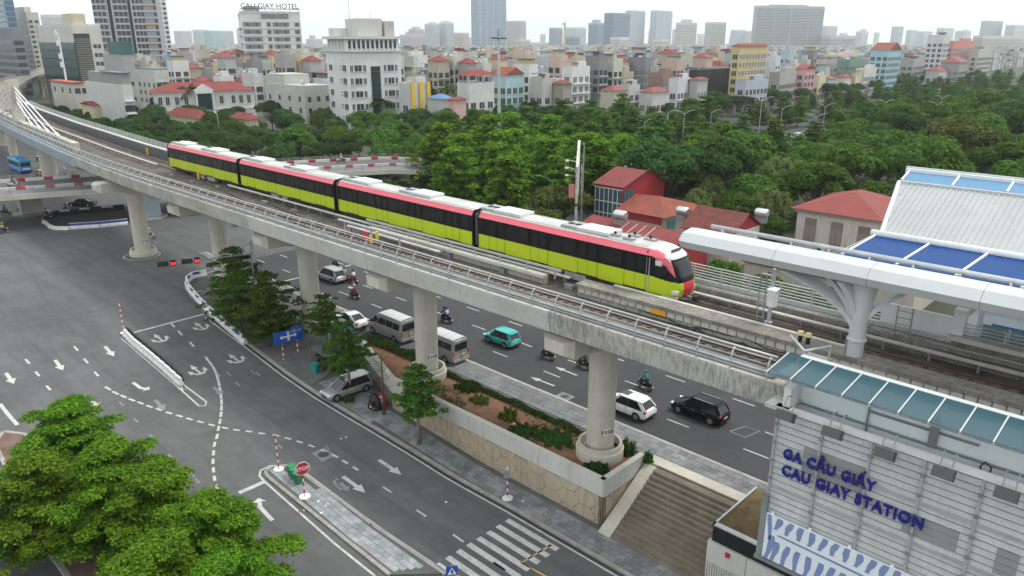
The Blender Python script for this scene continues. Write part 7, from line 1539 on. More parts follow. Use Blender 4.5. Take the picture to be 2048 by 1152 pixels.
# --- teal glass office
B_ = Bld('glass_office', 'dark teal glass office with louvre screen and white side wall', 78, 148, 205, 52, 335); B_.body(wallm((.55, .54, .5)))
TEAL = mat('teal_glass', (.008, .04, .055), .15, var=.4, scale=.15, spec=.25)
for i, z in enumerate(zrows(3, B_.h - 3, 3.6)):
    n = 7
    for j in range(n): B_.put('L', B_.a * j / n + .08, B_.a * (j + 1) / n - .08, z + .1, z + 3.4, -.02, .25, 'glass_pane', TEAL)
    B_.put('L', 0, B_.a, z - .12, z + .1, -.02, .4, 'spandrel', DARK)
for z in zrows(3, B_.h - 4, .75): B_.put('R', .2, B_.b * .55, z, z + .3, .0, .5, 'louvre', wallm((.3, .28, .25)))
B_.put('R', 0, B_.b * .56, 2, B_.h - 3, -.02, .1, 'louvre_back', DARK)
B_.windows('R', zrows(4, B_.h - 4, 3.6), [B_.b * .7, B_.b * .85], 1.4, 1.6)
B_.put('L', B_.a * .72, B_.a * .98, -.2, 11, .3, .6, 'brown_screen', flat((.12, .1, .09))); B_.put('L', B_.a * .6, B_.a * .72, -.2, 11, .3, .55, 'green_screen', flat((.02, .35, .1)))
B_.box(-B_.a, 0, 0, B_.b, B_.h, B_.h + .8, 'roof_slab', wallm(WHT)); B_.box(-B_.a * .25, -.5, .6, 6, B_.h + .8, B_.h + 5, 'roof_house', wallm(CRM)); B_.put('L', .5, 6, 3, 4.6, .3, .6, 'red_canopy', flat((.35, .05, .05)))
tag(text('logo', 'S', flat((.05, .5, .2)), 3.2, B_.t, (-B_.a * .9, -.4, B_.h - 9), (math.pi / 2, 0, 0), .05))
mp_ = Bld('telecom_mast', 'white telecom pole with antennas in front of the teal glass office', 112, 118, 124, 65, 300, amin=.5, bmin=.5, cat='mast')
MB().cyl((0, 0, 0), (0, 0, mp_.h), .5, .25, n=8).build('pole', WHITE, mp_.t, o=(0, 0, 0))
for z in (.6, .7, .85, .97): MB().box(-.9, .9, -.9, -.6, mp_.h * z, mp_.h * z + 2).build('antenna', WHITE, mp_.t, o=(0, 0, 0))
# --- grey slab, old white gable, small blocks on the left
B_ = Bld('grey_block', 'slender grey block with a green roof box', 200, 240, 262, 108, 265); B_.body(wallm((.36, .36, .36))); B_.box(-B_.a * .62, .3, -.3, B_.b, B_.h, B_.h + 4, 'roof_box', flat((.04, .12, .11))); B_.windows('L', zrows(9, B_.h - 2, 5), [B_.a * .25], 1.6, 1.5, WINP); B_.windows('R', zrows(9, B_.h - 2, 5), [B_.b * .5], 1.4, 1.4)
B_ = Bld('old_house', 'old stained white house with blank side wall and balconies', 155, 230, 250, 170, 215); B_.body(wallm((.58, .58, .56), .75)); B_.box(-B_.a * .9, -.3, .3, B_.b, B_.h, B_.h + 3.0, 'roof_room', wallm((.3, .3, .28))); B_.box(-B_.a * .5, .2, -.2, B_.b, B_.h + 3.0, B_.h + 3.3, 'roof', SHEETG); B_.windows('R', zrows(3, B_.h - 2, 3.4), ucols(B_.b, 2), 1.6, 1.8); B_.bands('R', zrows(2.4, B_.h, 3.4), .3, wallm(WHT), 1.0)
B_ = Bld('shop_house', 'pale house with orange awning roof beside the old white house', 85, 130, 160, 168, 240); B_.body(wallm((.5, .48, .42), .6)); B_.box(-B_.a, .3, -.4, 3, B_.h, B_.h + .5, 'roof', flat((.4, .08, .04))); B_.windows('L', [B_.h - 3], ucols(B_.a, 3), 1.6, 1.6); B_.windows('R', [B_.h - 3], ucols(B_.b, 2), 1.6, 1.6)
B_ = Bld('yellow_annex', 'small cream annex with red roof among the trees by the old white house', 140, 165, 178, 212, 228); B_.body(wallm(CRM)); B_.gable(TILE, 1.0, 'y')
# --- long white villa with red roof
B_ = Bld('white_villa', 'long white two-storey villa with red tile roof and pediment', 276, 290, 497, 186, 262, R(-20), amax=13.); B_.body(wallm((.66, .66, .63), .15)); B_.hip(TILE, 3.0, .8)
for z in (1.5, B_.h - 4.2):
    B_.windows('R', [z], [B_.b * q for q in (.06, .13, .22, .31, .66, .78, .86, .94)], B_.b * .035, 2.6, frame=FRAME)
B_.put('R', B_.b * .42, B_.b * .56, .5, B_.h - .8, .0, .5, 'glass_entrance', flat((.02, .05, .06), .15)); B_.put('R', B_.b * .4, B_.b * .58, B_.h - .6, B_.h + .3, 0, 1.2, 'cornice', WHITE)
for q in (.405, .57): B_.put('R', B_.b * q, B_.b * q + .5, 0, B_.h - .6, .6, 1.1, 'column', WHITE)
b = MB(); b.add([(.0, B_.b * .38, B_.h + .3), (.0, B_.b * .6, B_.h + .3), (.0, B_.b * .49, B_.h + 2.6), (1.2, B_.b * .38, B_.h + .3), (1.2, B_.b * .6, B_.h + .3), (1.2, B_.b * .49, B_.h + 2.6)], [(0, 2, 1), (3, 4, 5), (0, 1, 4, 3), (1, 2, 5, 4), (2, 0, 3, 5)]); b.build('pediment', WHITE, B_.t, o=(0, 0, 0))
B_.bands('R', [B_.h - .5, B_.h / 2 - .2], .4, WHITE, .35); B_.windows('L', [B_.h - 4], ucols(B_.a, 2), 1.6, 2.2, frame=FRAME)
B_ = Bld('red_roof_house', 'low house with broad red hipped roof among trees below the villa', 318, 375, 400, 238, 212); B_.body(wallm(CRM)); B_.hip(TILE, 2.2, .6)
B_ = Bld('red_roof_house', 'low red roofed house peeking out right of the royal palm', 445, 480, 500, 240, 215); B_.body(wallm(CRM)); B_.hip(TILE, 1.6, .6)
B_ = Bld('terrace_house', 'two-storey white balcony house with maroon canopies behind the villa', 262, 300, 358, 140, 330); B_.body(wallm((.55, .54, .5))); B_.bands('R', zrows(2, B_.h, 3.3), .4, wallm(WHT), .8); B_.windows('R', zrows(3, B_.h - 2, 3.3), ucols(B_.b, 5), 1.8, 1.8); B_.windows('L', zrows(3, B_.h - 2, 3.3), ucols(B_.a, 4), 1.8, 1.8); B_.box(-B_.a, 0, 0, B_.b, B_.h, B_.h + .5, 'roof', SHEETG)
# --- hotel
B_ = Bld('hotel_block', 'white hotel block with dark roof lettering and grey window bands', 462, 486, 604, 22, 385, R(-26)); B_.body(wallm((.66, .66, .64), .1)); fl = 3.45
rows = zrows(B_.h - 3.6 - fl * 11, B_.h - 3.5, fl); W_ = B_.b
GRYW = mat('hotel_glass', (.2, .2, .2), .25, var=.2, scale=.5)
for u0, u1 in ((.03, .33), (.42, .49), (.52, .80), (.89, .98)):
    for z in rows:
        o = B_.put('R', W_ * u0, W_ * u1, z, z + 2.0, -.02, .12, 'window_band', GRYW); n = max(1, int((u1 - u0) * W_ / 3))
        for q in range(n): B_.put('R', W_ * lerp(u0, u1, (q + .5) / n) - .4, W_ * lerp(u0, u1, (q + .5) / n) + .4, z + .2, z + 1.7, .12, .16, 'pane', WIN, o)
B_.bands('R', [z - .9 for z in rows], .5, wallm(WHT, .1), .3)
for z in rows: B_.windows('L', [z], ucols(B_.a, 3), B_.a / 3 * .6, 1.8, WIN, True)
B_.bands('L', [z - .9 for z in rows], .9, wallm(WHT, .1), .9)
B_.box(-B_.a, .2, -.2, B_.b, B_.h - 1, B_.h, 'roof_slab', wallm((.6, .6, .58), .1)); B_.put('R', W_ * .34, W_ * .8, B_.h - 3.4, B_.h - 1.2, 0, .15, 'top_glass', GRYW)
B_.put('R', .1, W_, B_.h + .9, B_.h + 1.2, .2, .4, 'sign_beam', DARK)
sg = text('hotel_lettering', 'CAU GIAY HOTEL', flat((.07, .07, .075)), 3.4, B_.t, (.3, .4, B_.h + 1.3), (math.pi / 2, 0, math.pi / 2), .12, 'LEFT', .02); wd = max(v.co.x for v in sg.data.vertices); sg.scale = (W_ * .97 / wd, W_ * .97 / wd, 1); split_letters(sg)
for q in range(8): B_.put('R', W_ * q / 7.2, W_ * q / 7.2 + .15, B_.h, B_.h + 1, .2, .35, 'sign_post', DARK)
B_.box(-B_.a * .6, -1, 2, 9, B_.h, B_.h + 2.4, 'roof_room', wallm((.6, .6, .58), .1)); B_.put('R', W_ * .38, W_ * .5, 4, 6.5, .1, .25, 'banner', RED)
# --- white office block, centre left
B_ = Bld('office_block', 'white seven-storey office block with central dark glass strip', 650, 690, 800, 104, 232, R(-14)); B_.body(wallm((.68, .68, .67), .12)); W_ = B_.b; fl = 3.75
rows = [B_.h - 5.6 - i * fl for i in range(5)]
for z in rows:
    for c, w2 in ((W_ * .20, W_ * .19), (W_ * .80, W_ * .17)):
        for k, (o_, ww) in enumerate(((-.62, .24), (0, .66), (.62, .24))):
            o = B_.put('R', c + o_ * w2 * 1.0 - ww * w2 / 2, c + o_ * w2 + ww * w2 / 2, z, z + 1.75, -.02, .08, 'window', WIN)
            B_.put('R', c + o_ * w2 - .05, c + o_ * w2 + .05, z, z + 1.75, .08, .11, 'mullion', FRAME, o)
        B_.put('R', c - w2 * .8, c + w2 * .8, z - .2, z - .02, 0, .2, 'sill', wallm(WHT, .1))
    B_.windows('L', [z], [B_.a * .12], B_.a * .17, 1.75, frame=FRAME); B_.windows('L', [z], [B_.a * .8], B_.a * .16, 1.75, frame=FRAME)
    for q in (.28, .33): B_.windows('L', [z + .2, z + 1.1], [B_.a * q], .35, .5)
for i in range(14): B_.put('R', W_ * .43, W_ * .60, B_.h - 4.2 - i * 1.55 - 1.5, B_.h - 4.2 - i * 1.55, -.02, .14, 'glass_pane', mat('strip_glass', (.03, .05, .055), .1, var=.2) if i == 0 else bpy.data.materials['strip_glass'])
zt = B_.h
B_.box(-B_.a, .6, -.6, B_.b, zt, zt + .5, 'cornice', wallm(WHT, .1)); B_.box(-B_.a * .9, -.4, .4, B_.b - .4, zt + .5, zt + 3.6, 'top_floor', wallm((.5, .5, .48), .1))
for q in range(12): B_.box(-.4, -.05, .6 + (B_.b - 1.6) * q / 11 - .25, .6 + (B_.b - 1.6) * q / 11 + .25, zt + .5, zt + 3.6, 'pilaster', WHITE)
for q in range(6): B_.box(-B_.a * .88 + B_.a * .84 * q / 5 - .25, -B_.a * .88 + B_.a * .84 * q / 5 + .25, .05, .4, zt + .5, zt + 3.6, 'pilaster', WHITE)
B_.windows('R', [zt + 1.0], ucols(B_.b, 11), 1.3, 2.1, depth=-.37 + .02) if False else None
b = MB(); 
for q in range(11): b.box(-.42, -.36, 1.0 + (B_.b - 1.6) * q / 11, 1.0 + (B_.b - 1.6) * q / 11 + 1.1, zt + 1.0, zt + 3.1)
tag(b.build('windows', WIN, B_.t, o=(0, 0, 0)), kind='stuff')
B_.box(-B_.a * 1.02, .8, -.8, B_.b, zt + 3.6, zt + 4.4, 'roof_slab', wallm(WHT, .1)); B_.box(-B_.a * .75, -3, B_.b * .3, B_.b * .75, zt + 4.4, zt + 9.5, 'penthouse', wallm((.58, .57, .53), .5)); B_.box(-B_.a * .95, -B_.a * .65, 1, 6, zt + 4.4, zt + 6.8, 'roof_room', wallm(WHT, .3)); B_.box(-B_.a * .5, -2, B_.b * .78, B_.b * .95, zt + 4.4, zt + 8.8, 'stair_tower', wallm((.5, .49, .46), .4))
MB().cyl((-6, 4, zt + 4.4), (-6, 4, zt + 21), .16, .05, n=6).build('antenna', GALV, B_.t, o=(0, 0, 0)); MB().cyl((-9, 12, zt + 9), (-9, 12, zt + 15), .1, .04, n=6).build('antenna', GALV, B_.t, o=(0, 0, 0))
B_.put('R', 0, W_ * .45, -.2, 4.2, .0, .2, 'base_band', wallm((.35, .3, .24))); B_.tank(-8, 8, zt + 4.4); B_.tank(-11, 10, zt + 4.4)
B_ = Bld('annex_block', 'weathered pale annex blocks left of the white office', 520, 600, 655, 172, 245); B_.body(wallm((.5, .49, .46), .6)); B_.box(-B_.a * .95, -B_.a * .5, .5, B_.b, B_.h, B_.h + 3.2, 'upper_block', wallm((.52, .51, .48), .5)); B_.windows('L', zrows(3, B_.h - 1, 3.6), ucols(B_.a, 4), 1.2, 1.6); B_.windows('R', zrows(3, B_.h - 1, 3.6), ucols(B_.b, 3), 1.2, 1.6); B_.tank(-6, 3, B_.h)
# --- hand-placed houses of the front row: (left, corner, right, top, distance, wall, roof kind, label)
HB = [(795, 816, 857, 172, 232, (.55, .56, .56), 'flat', 'white shop house with three yellow pillars left of the blue roof'), (852, 880, 903, 198, 228, (.5, .5, .48), 'blue', 'low house with pale blue hipped roof'), (892, 905, 930, 200, 222, (.6, .4, .36), 'red', 'pink house with small red pyramid roof'), (912, 936, 988, 172, 242, (.6, .6, .58), 'redcanopy', 'white four-storey house with open red roofed terrace'),
      (985, 1012, 1048, 150, 262, (.4, .56, .6), 'orange', 'light blue house with orange gable roof behind the mast'), (1000, 1030, 1045, 125, 330, (.42, .47, .5), 'flat', 'blue-grey blank sided house with white penthouse'), (1060, 1086, 1106, 162, 262, (.5, .49, .46), 'flat', 'beige five-storey house with roof garden'), (1125, 1146, 1182, 138, 270, (.66, .66, .64), 'flat', 'bright white narrow house with nine paired windows'), (1106, 1128, 1145, 168, 262, (.35, .33, .3), 'red', 'dark house with red roof squeezed beside the white narrow house'),
      (1205, 1232, 1260, 182, 262, (.55, .5, .42), 'red', 'low house with wide red hipped roof'), (1240, 1262, 1285, 175, 275, (.5, .5, .49), 'flat', 'white house with roof plants behind the wide red roof'), (1285, 1312, 1345, 185, 272, (.56, .55, .53), 'red', 'white house with maroon roof in front of the brick side wall'), (1300, 1330, 1350, 150, 300, (.3, .2, .16), 'flat', 'unfinished house with bare brick side wall'), (1343, 1362, 1388, 162, 285, (.6, .62, .62), 'flat', 'pale house with three rows of rounded balconies'), (1385, 1402, 1422, 160, 290, (.45, .44, .43), 'red', 'grey sided house with small red roof beside the black netting'),
      (1383, 1402, 1465, 140, 318, (.028, .03, .034), 'net', 'house under construction wrapped in black netting'), (1465, 1482, 1536, 92, 322, (.6, .47, .24), 'red', 'tall cream yellow house with red roof turret'), (1480, 1500, 1545, 165, 305, (.44, .48, .54), 'flat', 'grey-blue three-storey house below the tall yellow house'), (1546, 1568, 1600, 148, 340, (.4, .39, .37), 'flat', 'grey house beside the pink gabled house'), (1598, 1618, 1638, 138, 360, (.62, .36, .38), 'orange', 'narrow pink house with orange gable roof'), (1634, 1648, 1662, 155, 372, (.6, .55, .4), 'flat', 'pale yellow narrow house'), (1655, 1668, 1682, 158, 380, (.4, .5, .56), 'red', 'small blue-grey house with maroon roof'), (1680, 1700, 1715, 155, 395, (.55, .52, .46), 'red', 'cream house with arched windows'), (1712, 1722, 1745, 150, 405, (.6, .52, .36), 'flat', 'cream corner house with maroon balconies'), (1745, 1782, 1806, 100, 430, (.34, .55, .62), 'orange', 'tall sky blue house with orange tile roof'), (1720, 1738, 1762, 140, 412, (.62, .6, .56), 'flat', 'white house with curved gable left of the sky blue house'),
      (1810, 1835, 1858, 120, 470, (.36, .36, .36), 'flat', 'grey balcony house right of the sky blue house'), (1855, 1888, 1900, 72, 520, (.64, .64, .64), 'flat', 'tall white blank sided house'), (1895, 1908, 1950, 84, 540, (.58, .25, .2), 'flat', 'salmon pink block behind the tall white house'), (1890, 1928, 1945, 125, 480, (.34, .33, .32), 'red', 'grey house with red roof terrace'), (1945, 1962, 1990, 100, 560, (.52, .5, .46), 'flat', 'cream block with strip windows right of the salmon block'), (1862, 1890, 1920, 142, 470, (.5, .54, .5), 'red', 'low pale green house with brown tile roof'), (1650, 1680, 1722, 112, 520, (.64, .5, .46), 'flat', 'pale pink long block behind the front row'), (1680, 1706, 1735, 122, 470, (.2, .3, .24), 'flat', 'green glazed house with roof trees')]
def house_detail(B, col, kind, k, joined=False):
    r0 = random.Random(k * 7 + 3); fl = 3.3; zs = zrows(1.6, B.h - 1.2, fl)
    if kind == 'net':
        B.body(mat('black_net', col, .9, var=.5, scale=.25, bump=.8, bscale=1.2)); return
    B.body(wallm(col, .45 if r0.random() < .6 else .15))
    for f in 'LR':
        if f == 'L' and r0.random() < .35 and B.b < 9: continue
        n = max(1, int(B.W(f) / 2.7)); B.windows(f, zs, ucols(B.W(f), n), min(2.0, B.W(f) / n * .66), 1.95, r0.choice([WIN, WIN, WINP]), joined, FRAME)
    if r0.random() < .6 and B.b < 14: B.bands('R', [z - .55 for z in zs[1:]], .22, wallm(col, .15), .8, 'balconies', .3, B.b - .3)
    if kind == 'flat':
        B.parapet(wallm(col, .3), .8); B.box(-B.a * .6, -.6, B.b * .4, B.b * .85, B.h, B.h + 2.4, 'stair_room', wallm(col, .3))
        if r0.random() < .7: B.tank(-B.a * .5, B.b * .2, B.h)
        if r0.random() < .5: B.box(-B.a * .95, -.2, .2, B.b * .38, B.h + 2.2, B.h + 2.35, 'awning', r0.choice([SHEETG, SHEETR, ROOFG]))
    elif kind in ('red', 'blue'): B.hip({'red': SHEETR if k % 2 else TILE, 'blue': SHEETB}[kind], min(B.a, B.b) * .28, .5)
    elif kind == 'orange': B.gable(TILEO, min(B.a, B.b) * .4, 'x', .4)
    elif kind == 'redcanopy':
        B.parapet(wallm(col, .2), .9)
        for x in (-B.a + .4, -.4):
            for y in (.4, B.b - .4): B.box(x - .15, x + .15, y - .15, y + .15, B.h, B.h + 3.0, 'terrace_post', wallm(col, .2))
        B.hip(TILE, 1.8, .5, B.h + 3.0)
for k, (l, c, r_, yt, d, col, kind, lb) in enumerate(HB):
    B = Bld('row_house', lb, l, c, r_, yt, d, R(rnd.uniform(-4, 8)), 'houses along the avenue', 'house'); house_detail(B, col, kind, k)
    if k == 0:
        for q in (.1, .5, .88): B.put('R', B.b * q - .7, B.b * q + .7, .5, B.h + 1.0, -.02, .5, 'yellow_pillar', flat((.6, .42, .05)))
# --- generic low-rise quarter: nearest 210 houses as things, the rest as one mass
rg = random.Random(77); cand = []
PAL = [(.58, .58, .56), (.5, .49, .46), (.6, .56, .47), (.4, .41, .42), (.36, .35, .34), (.45, .5, .53), (.6, .61, .62), (.5, .52, .45), (.66, .66, .65), (.24, .24, .25), (.46, .41, .33), (.6, .5, .3), (.38, .5, .58), (.57, .44, .38)]
PN = ['white', 'pale grey', 'cream', 'mid grey', 'dark grey', 'blue-grey', 'chalk white', 'pale olive', 'bright white', 'charcoal', 'beige', 'pale yellow', 'pale blue', 'salmon']
for gx_ in range(-135, -20):
    for gy_ in range(12, 190):
        x = gx_ * 7.9 + rg.uniform(-1.3, 1.3); y = gy_ * 7.9 + rg.uniform(-1.3, 1.3)
        if x > -176 - .02 * y: continue
        px, py = proj(x, y, 8)
        if not (180 < px < 2070): continue
        wd = x * FW[0] + y * FW[1]; 
        if wd < 275: continue
        if px < 640 and wd < 305: continue
        if px < 350 and wd < 350: continue
        if 640 < px < 1000 and wd < 300: continue
        cand.append((wd, x, y, px))
cand.sort()
OCC = []
def house_params(): 
    a, b_ = rg.uniform(5, 9), rg.uniform(3.8, 6.8); h = rg.choice([8, 10, 12, 13, 14, 15.5, 17, 19, 21, 23]) + rg.uniform(-1, 1); return a, b_, h, rg.randrange(len(PAL)), rg.choice(['flat', 'flat', 'sheet', 'sheet', 'red', 'red', 'tank', 'tank'])
NH = 0; mass = MB(); MASSM = [wallm(c, .3) for c in PAL] + [WIN, SHEETR, SHEETG, ROOFG, STEEL, TILE]; iW = len(PAL)
for (wd, x, y, px) in cand:
    a, b_, h, ci_, rk = house_params()
    if wd > 480: h = min(h, 17)
    if NH < 298:
        if rg.random() < .12: continue
        B = Bld.__new__(Bld); B.P = (x, y); B.r = R(rg.uniform(-6, 6)); B.a = a; B.b = b_; B.h = h; B.z0 = -.1
        rn = {'flat': 'flat parapet roof', 'tank': 'roof water tanks', 'sheet': 'sheet metal roof', 'red': 'red roof'}[rk]
        B.t = thing('city_house', '%s house with %s %s' % (PN[ci_], rn, 'right of the hotel' if px < 650 else 'behind the white office block' if px < 900 else 'behind the floodlight mast' if px < 1120 else 'left of the netted house' if px < 1380 else 'around the tall yellow house' if px < 1620 else 'around the sky blue house' if px < 1850 else 'near the right edge'), 'house', (x, y, 0), B.r, 'low-rise quarter houses', wc=False); NH += 1
        B.body(wallm(PAL[ci_], .45)); zs = zrows(h - 12.6 if h > 13 else 1.5, h - 1, 3.1)
        for f in 'LR':
            n = max(1, int(B.W(f) / 2.5)); B.windows(f, zs, ucols(B.W(f), n), B.W(f) / n * .66, 2.0, WIN if NH % 4 else WINP, True, FRAME)
            if NH % 2 and f == 'R': B.bands(f, [z - .5 for z in zs], .25, wallm(PAL[(ci_ + 8) % len(PAL)], .3), .7, 'balconies')
        if rk == 'red': B.hip(TILE if NH % 2 else SHEETR, 1.9, .4)
        elif rk == 'sheet': B.box(-a - .3, .3, -.3, b_ + .3, h + 1.9, h + 2.05, 'roof', SHEETG if NH % 3 else SHEETR); B.box(-a * .8, -.8, .8, b_ * .8, h, h + 1.9, 'roof_room', wallm(PAL[(ci_ + 3) % len(PAL)], .3))
        else:
            B.parapet(wallm(PAL[ci_], .45), .7); B.box(-a * .7, -a * .25, b_ * .3, b_ * .8, h, h + 2.5, 'stair_room', wallm(PAL[ci_], .45))
            if rk == 'tank': B.tank(-a * .9, b_ * .2, h); B.tank(-a * .4, b_ * .15, h)
            if NH % 3 == 0: B.box(-a * .95, -.3, .2, b_ * .45, h + 2.3, h + 2.42, 'awning', (SHEETG, SHEETR, ROOFG, SHEETB)[NH % 4])
            if NH % 4 == 1: link('roof_garden', P_BR[NH % 2][1], B.t, (-a * .3, b_ * .5, h - 1.6), None, (.26, .26, .2))
    else:
        if rg.random() < .15: continue
        r0 = rg.uniform(-.1, .1); c_, s_ = math.cos(r0), math.sin(r0)
        def bx(x0, x1, y0, y1, z0, z1, mi):
            mass.mi = mi; mass.hexa([(x + u * c_ - v * s_, y + u * s_ + v * c_, z) for z in (z0, z1) for u, v in ((x0, y0), (x1, y0), (x1, y1), (x0, y1))])
        bx(-a, 0, 0, b_, 0, h, ci_)
        for z in zrows(h - 6.6, h - 1, 3.2):
            for q in range(2): bx(-a * (.75 - .5 * q) - .6, -a * (.75 - .5 * q) + .6, -.05, .1, z, z + 1.5, iW); bx(-.1, .05, b_ * (.25 + .5 * q) - .6, b_ * (.25 + .5 * q) + .6, z, z + 1.5, iW)
        if rk == 'red': bx(-a - .2, .2, -.2, b_ + .2, h, h + .5, iW + 1); bx(-a * .75, -a * .25, b_ * .25, b_ * .75, h + .5, h + 1.5, iW + 5)
        elif rk == 'sheet': bx(-a - .2, .2, -.2, b_ + .2, h + 1.8, h + 2.0, iW + 2); bx(-a * .8, -.8, .8, b_ * .8, h, h + 1.8, (ci_ + 2) % len(PAL))
        else:
            bx(-a * .7, -a * .25, b_ * .3, b_ * .8, h, h + 2.5, ci_); bx(-a * .98, -.1, .1, b_ * .98, h - .0, h + .05, iW + 3)
            if rk == 'tank': bx(-a * .95, -a * .75, b_ * .1, b_ * .4, h, h + 1.4, iW + 4)
mo = mass.build('distant_low_rise', MASSM); tag(mo, 'mass of distant low-rise roofs and walls below the skyline', 'houses', kind='stuff')
# green tufts between the houses
for k in range(26):
    wd, x, y, px = cand[rg.randrange(0, min(len(cand), 1500))]; plant('city_tree', P_BR[k % 4], x + 5, y + 5, 0, rg.uniform(.8, 1.1), 'dark tree growing between the city houses', 'tree', 'trees between the city houses')
# --- skyline towers: (left, corner, right, top, distance, wall, glass, label, options)
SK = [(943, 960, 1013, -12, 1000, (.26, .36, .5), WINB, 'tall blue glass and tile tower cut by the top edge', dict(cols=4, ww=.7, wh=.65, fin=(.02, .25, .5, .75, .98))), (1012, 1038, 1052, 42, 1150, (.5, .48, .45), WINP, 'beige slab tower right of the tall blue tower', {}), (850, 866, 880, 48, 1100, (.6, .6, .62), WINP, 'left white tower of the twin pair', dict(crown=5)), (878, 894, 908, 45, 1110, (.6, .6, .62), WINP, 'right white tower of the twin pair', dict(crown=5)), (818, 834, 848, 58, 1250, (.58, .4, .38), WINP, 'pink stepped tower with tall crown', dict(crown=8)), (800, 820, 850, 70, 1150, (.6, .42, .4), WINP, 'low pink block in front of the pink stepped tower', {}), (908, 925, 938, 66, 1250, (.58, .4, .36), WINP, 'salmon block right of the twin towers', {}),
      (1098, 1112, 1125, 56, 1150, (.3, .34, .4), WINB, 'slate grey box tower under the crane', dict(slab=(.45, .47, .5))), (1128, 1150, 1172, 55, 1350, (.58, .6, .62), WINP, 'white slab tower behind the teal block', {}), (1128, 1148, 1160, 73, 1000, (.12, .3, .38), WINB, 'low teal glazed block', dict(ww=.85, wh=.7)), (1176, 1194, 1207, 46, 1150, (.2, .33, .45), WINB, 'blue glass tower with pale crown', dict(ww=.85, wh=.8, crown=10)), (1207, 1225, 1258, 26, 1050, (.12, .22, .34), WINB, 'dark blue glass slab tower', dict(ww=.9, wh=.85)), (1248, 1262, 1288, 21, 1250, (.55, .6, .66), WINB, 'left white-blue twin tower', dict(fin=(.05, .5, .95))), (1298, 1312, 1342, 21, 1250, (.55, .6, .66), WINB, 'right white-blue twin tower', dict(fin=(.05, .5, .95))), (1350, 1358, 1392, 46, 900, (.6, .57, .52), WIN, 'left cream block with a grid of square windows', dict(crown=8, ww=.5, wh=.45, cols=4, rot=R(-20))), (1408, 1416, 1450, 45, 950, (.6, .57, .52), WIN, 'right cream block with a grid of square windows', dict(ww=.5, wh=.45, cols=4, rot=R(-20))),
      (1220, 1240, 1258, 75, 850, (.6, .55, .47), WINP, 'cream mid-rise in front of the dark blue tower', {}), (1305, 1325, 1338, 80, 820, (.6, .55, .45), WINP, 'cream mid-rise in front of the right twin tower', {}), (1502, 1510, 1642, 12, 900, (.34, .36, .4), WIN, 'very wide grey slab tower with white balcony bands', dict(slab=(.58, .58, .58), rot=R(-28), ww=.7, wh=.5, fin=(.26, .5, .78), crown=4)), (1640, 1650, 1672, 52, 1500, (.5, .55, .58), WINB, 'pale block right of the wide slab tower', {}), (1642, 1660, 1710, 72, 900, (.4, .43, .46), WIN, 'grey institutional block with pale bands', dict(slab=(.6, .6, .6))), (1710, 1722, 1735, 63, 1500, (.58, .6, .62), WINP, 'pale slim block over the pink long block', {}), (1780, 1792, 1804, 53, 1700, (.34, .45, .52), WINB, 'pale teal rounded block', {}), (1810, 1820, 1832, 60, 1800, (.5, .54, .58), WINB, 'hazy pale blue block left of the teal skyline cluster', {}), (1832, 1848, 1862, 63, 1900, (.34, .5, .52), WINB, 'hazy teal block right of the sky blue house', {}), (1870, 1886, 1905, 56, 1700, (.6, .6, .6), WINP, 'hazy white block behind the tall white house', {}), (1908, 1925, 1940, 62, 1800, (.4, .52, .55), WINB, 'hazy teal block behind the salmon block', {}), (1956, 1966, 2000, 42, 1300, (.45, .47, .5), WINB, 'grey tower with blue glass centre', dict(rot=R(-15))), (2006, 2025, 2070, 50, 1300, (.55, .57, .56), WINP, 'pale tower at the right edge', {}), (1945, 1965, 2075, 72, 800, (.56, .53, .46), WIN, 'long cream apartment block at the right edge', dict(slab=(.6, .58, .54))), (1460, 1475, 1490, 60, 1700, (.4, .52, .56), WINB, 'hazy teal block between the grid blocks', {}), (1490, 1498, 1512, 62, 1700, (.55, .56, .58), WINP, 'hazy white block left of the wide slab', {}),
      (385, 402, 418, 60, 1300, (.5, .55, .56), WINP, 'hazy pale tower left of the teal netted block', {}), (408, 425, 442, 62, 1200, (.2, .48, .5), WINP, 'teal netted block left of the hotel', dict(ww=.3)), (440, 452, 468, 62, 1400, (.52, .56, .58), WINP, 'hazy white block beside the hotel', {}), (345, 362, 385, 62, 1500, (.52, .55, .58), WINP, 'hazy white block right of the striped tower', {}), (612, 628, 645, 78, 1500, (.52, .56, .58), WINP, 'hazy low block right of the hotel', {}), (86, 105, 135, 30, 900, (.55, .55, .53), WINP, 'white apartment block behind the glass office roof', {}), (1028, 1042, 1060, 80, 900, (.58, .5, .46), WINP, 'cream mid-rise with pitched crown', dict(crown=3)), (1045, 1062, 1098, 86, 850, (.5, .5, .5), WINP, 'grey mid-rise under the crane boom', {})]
for (l, c, r_, yt, d, col, gl, lb, kw) in SK: simple_tower('skyline_tower', lb, l, c, r_, yt, d * 2.1, tuple(lerp(q, e, .25) for q, e in zip(col, (.64, .67, .7))), glass=gl, group='skyline towers', **kw)  # wall colours mixed toward pale blue-grey: some distance haze is painted in
hz = random.Random(4)
for k in range(46):
    px = 380 + k * 37 + hz.uniform(-14, 14); w2 = hz.uniform(9, 20); yt = hz.uniform(58, 76)
    if 950 < px < 1000: continue
    simple_tower('far_tower', 'faint hazy %s far skyline block %s' % (('slim', 'broad')[w2 > 14], 'left of the tall blue tower' if px < 940 else 'between the tall blue tower and the cream grid blocks' if px < 1400 else 'around the wide grey slab' if px < 1680 else 'towards the right edge'), px - w2 / 2, px, px + w2 / 2, yt, hz.uniform(3200, 4600), hz.choice([(.5, .54, .58), (.55, .55, .55), (.4, .5, .55), (.6, .6, .6)]), glass=WINP, group='far hazy towers', cols=8, fl=6)
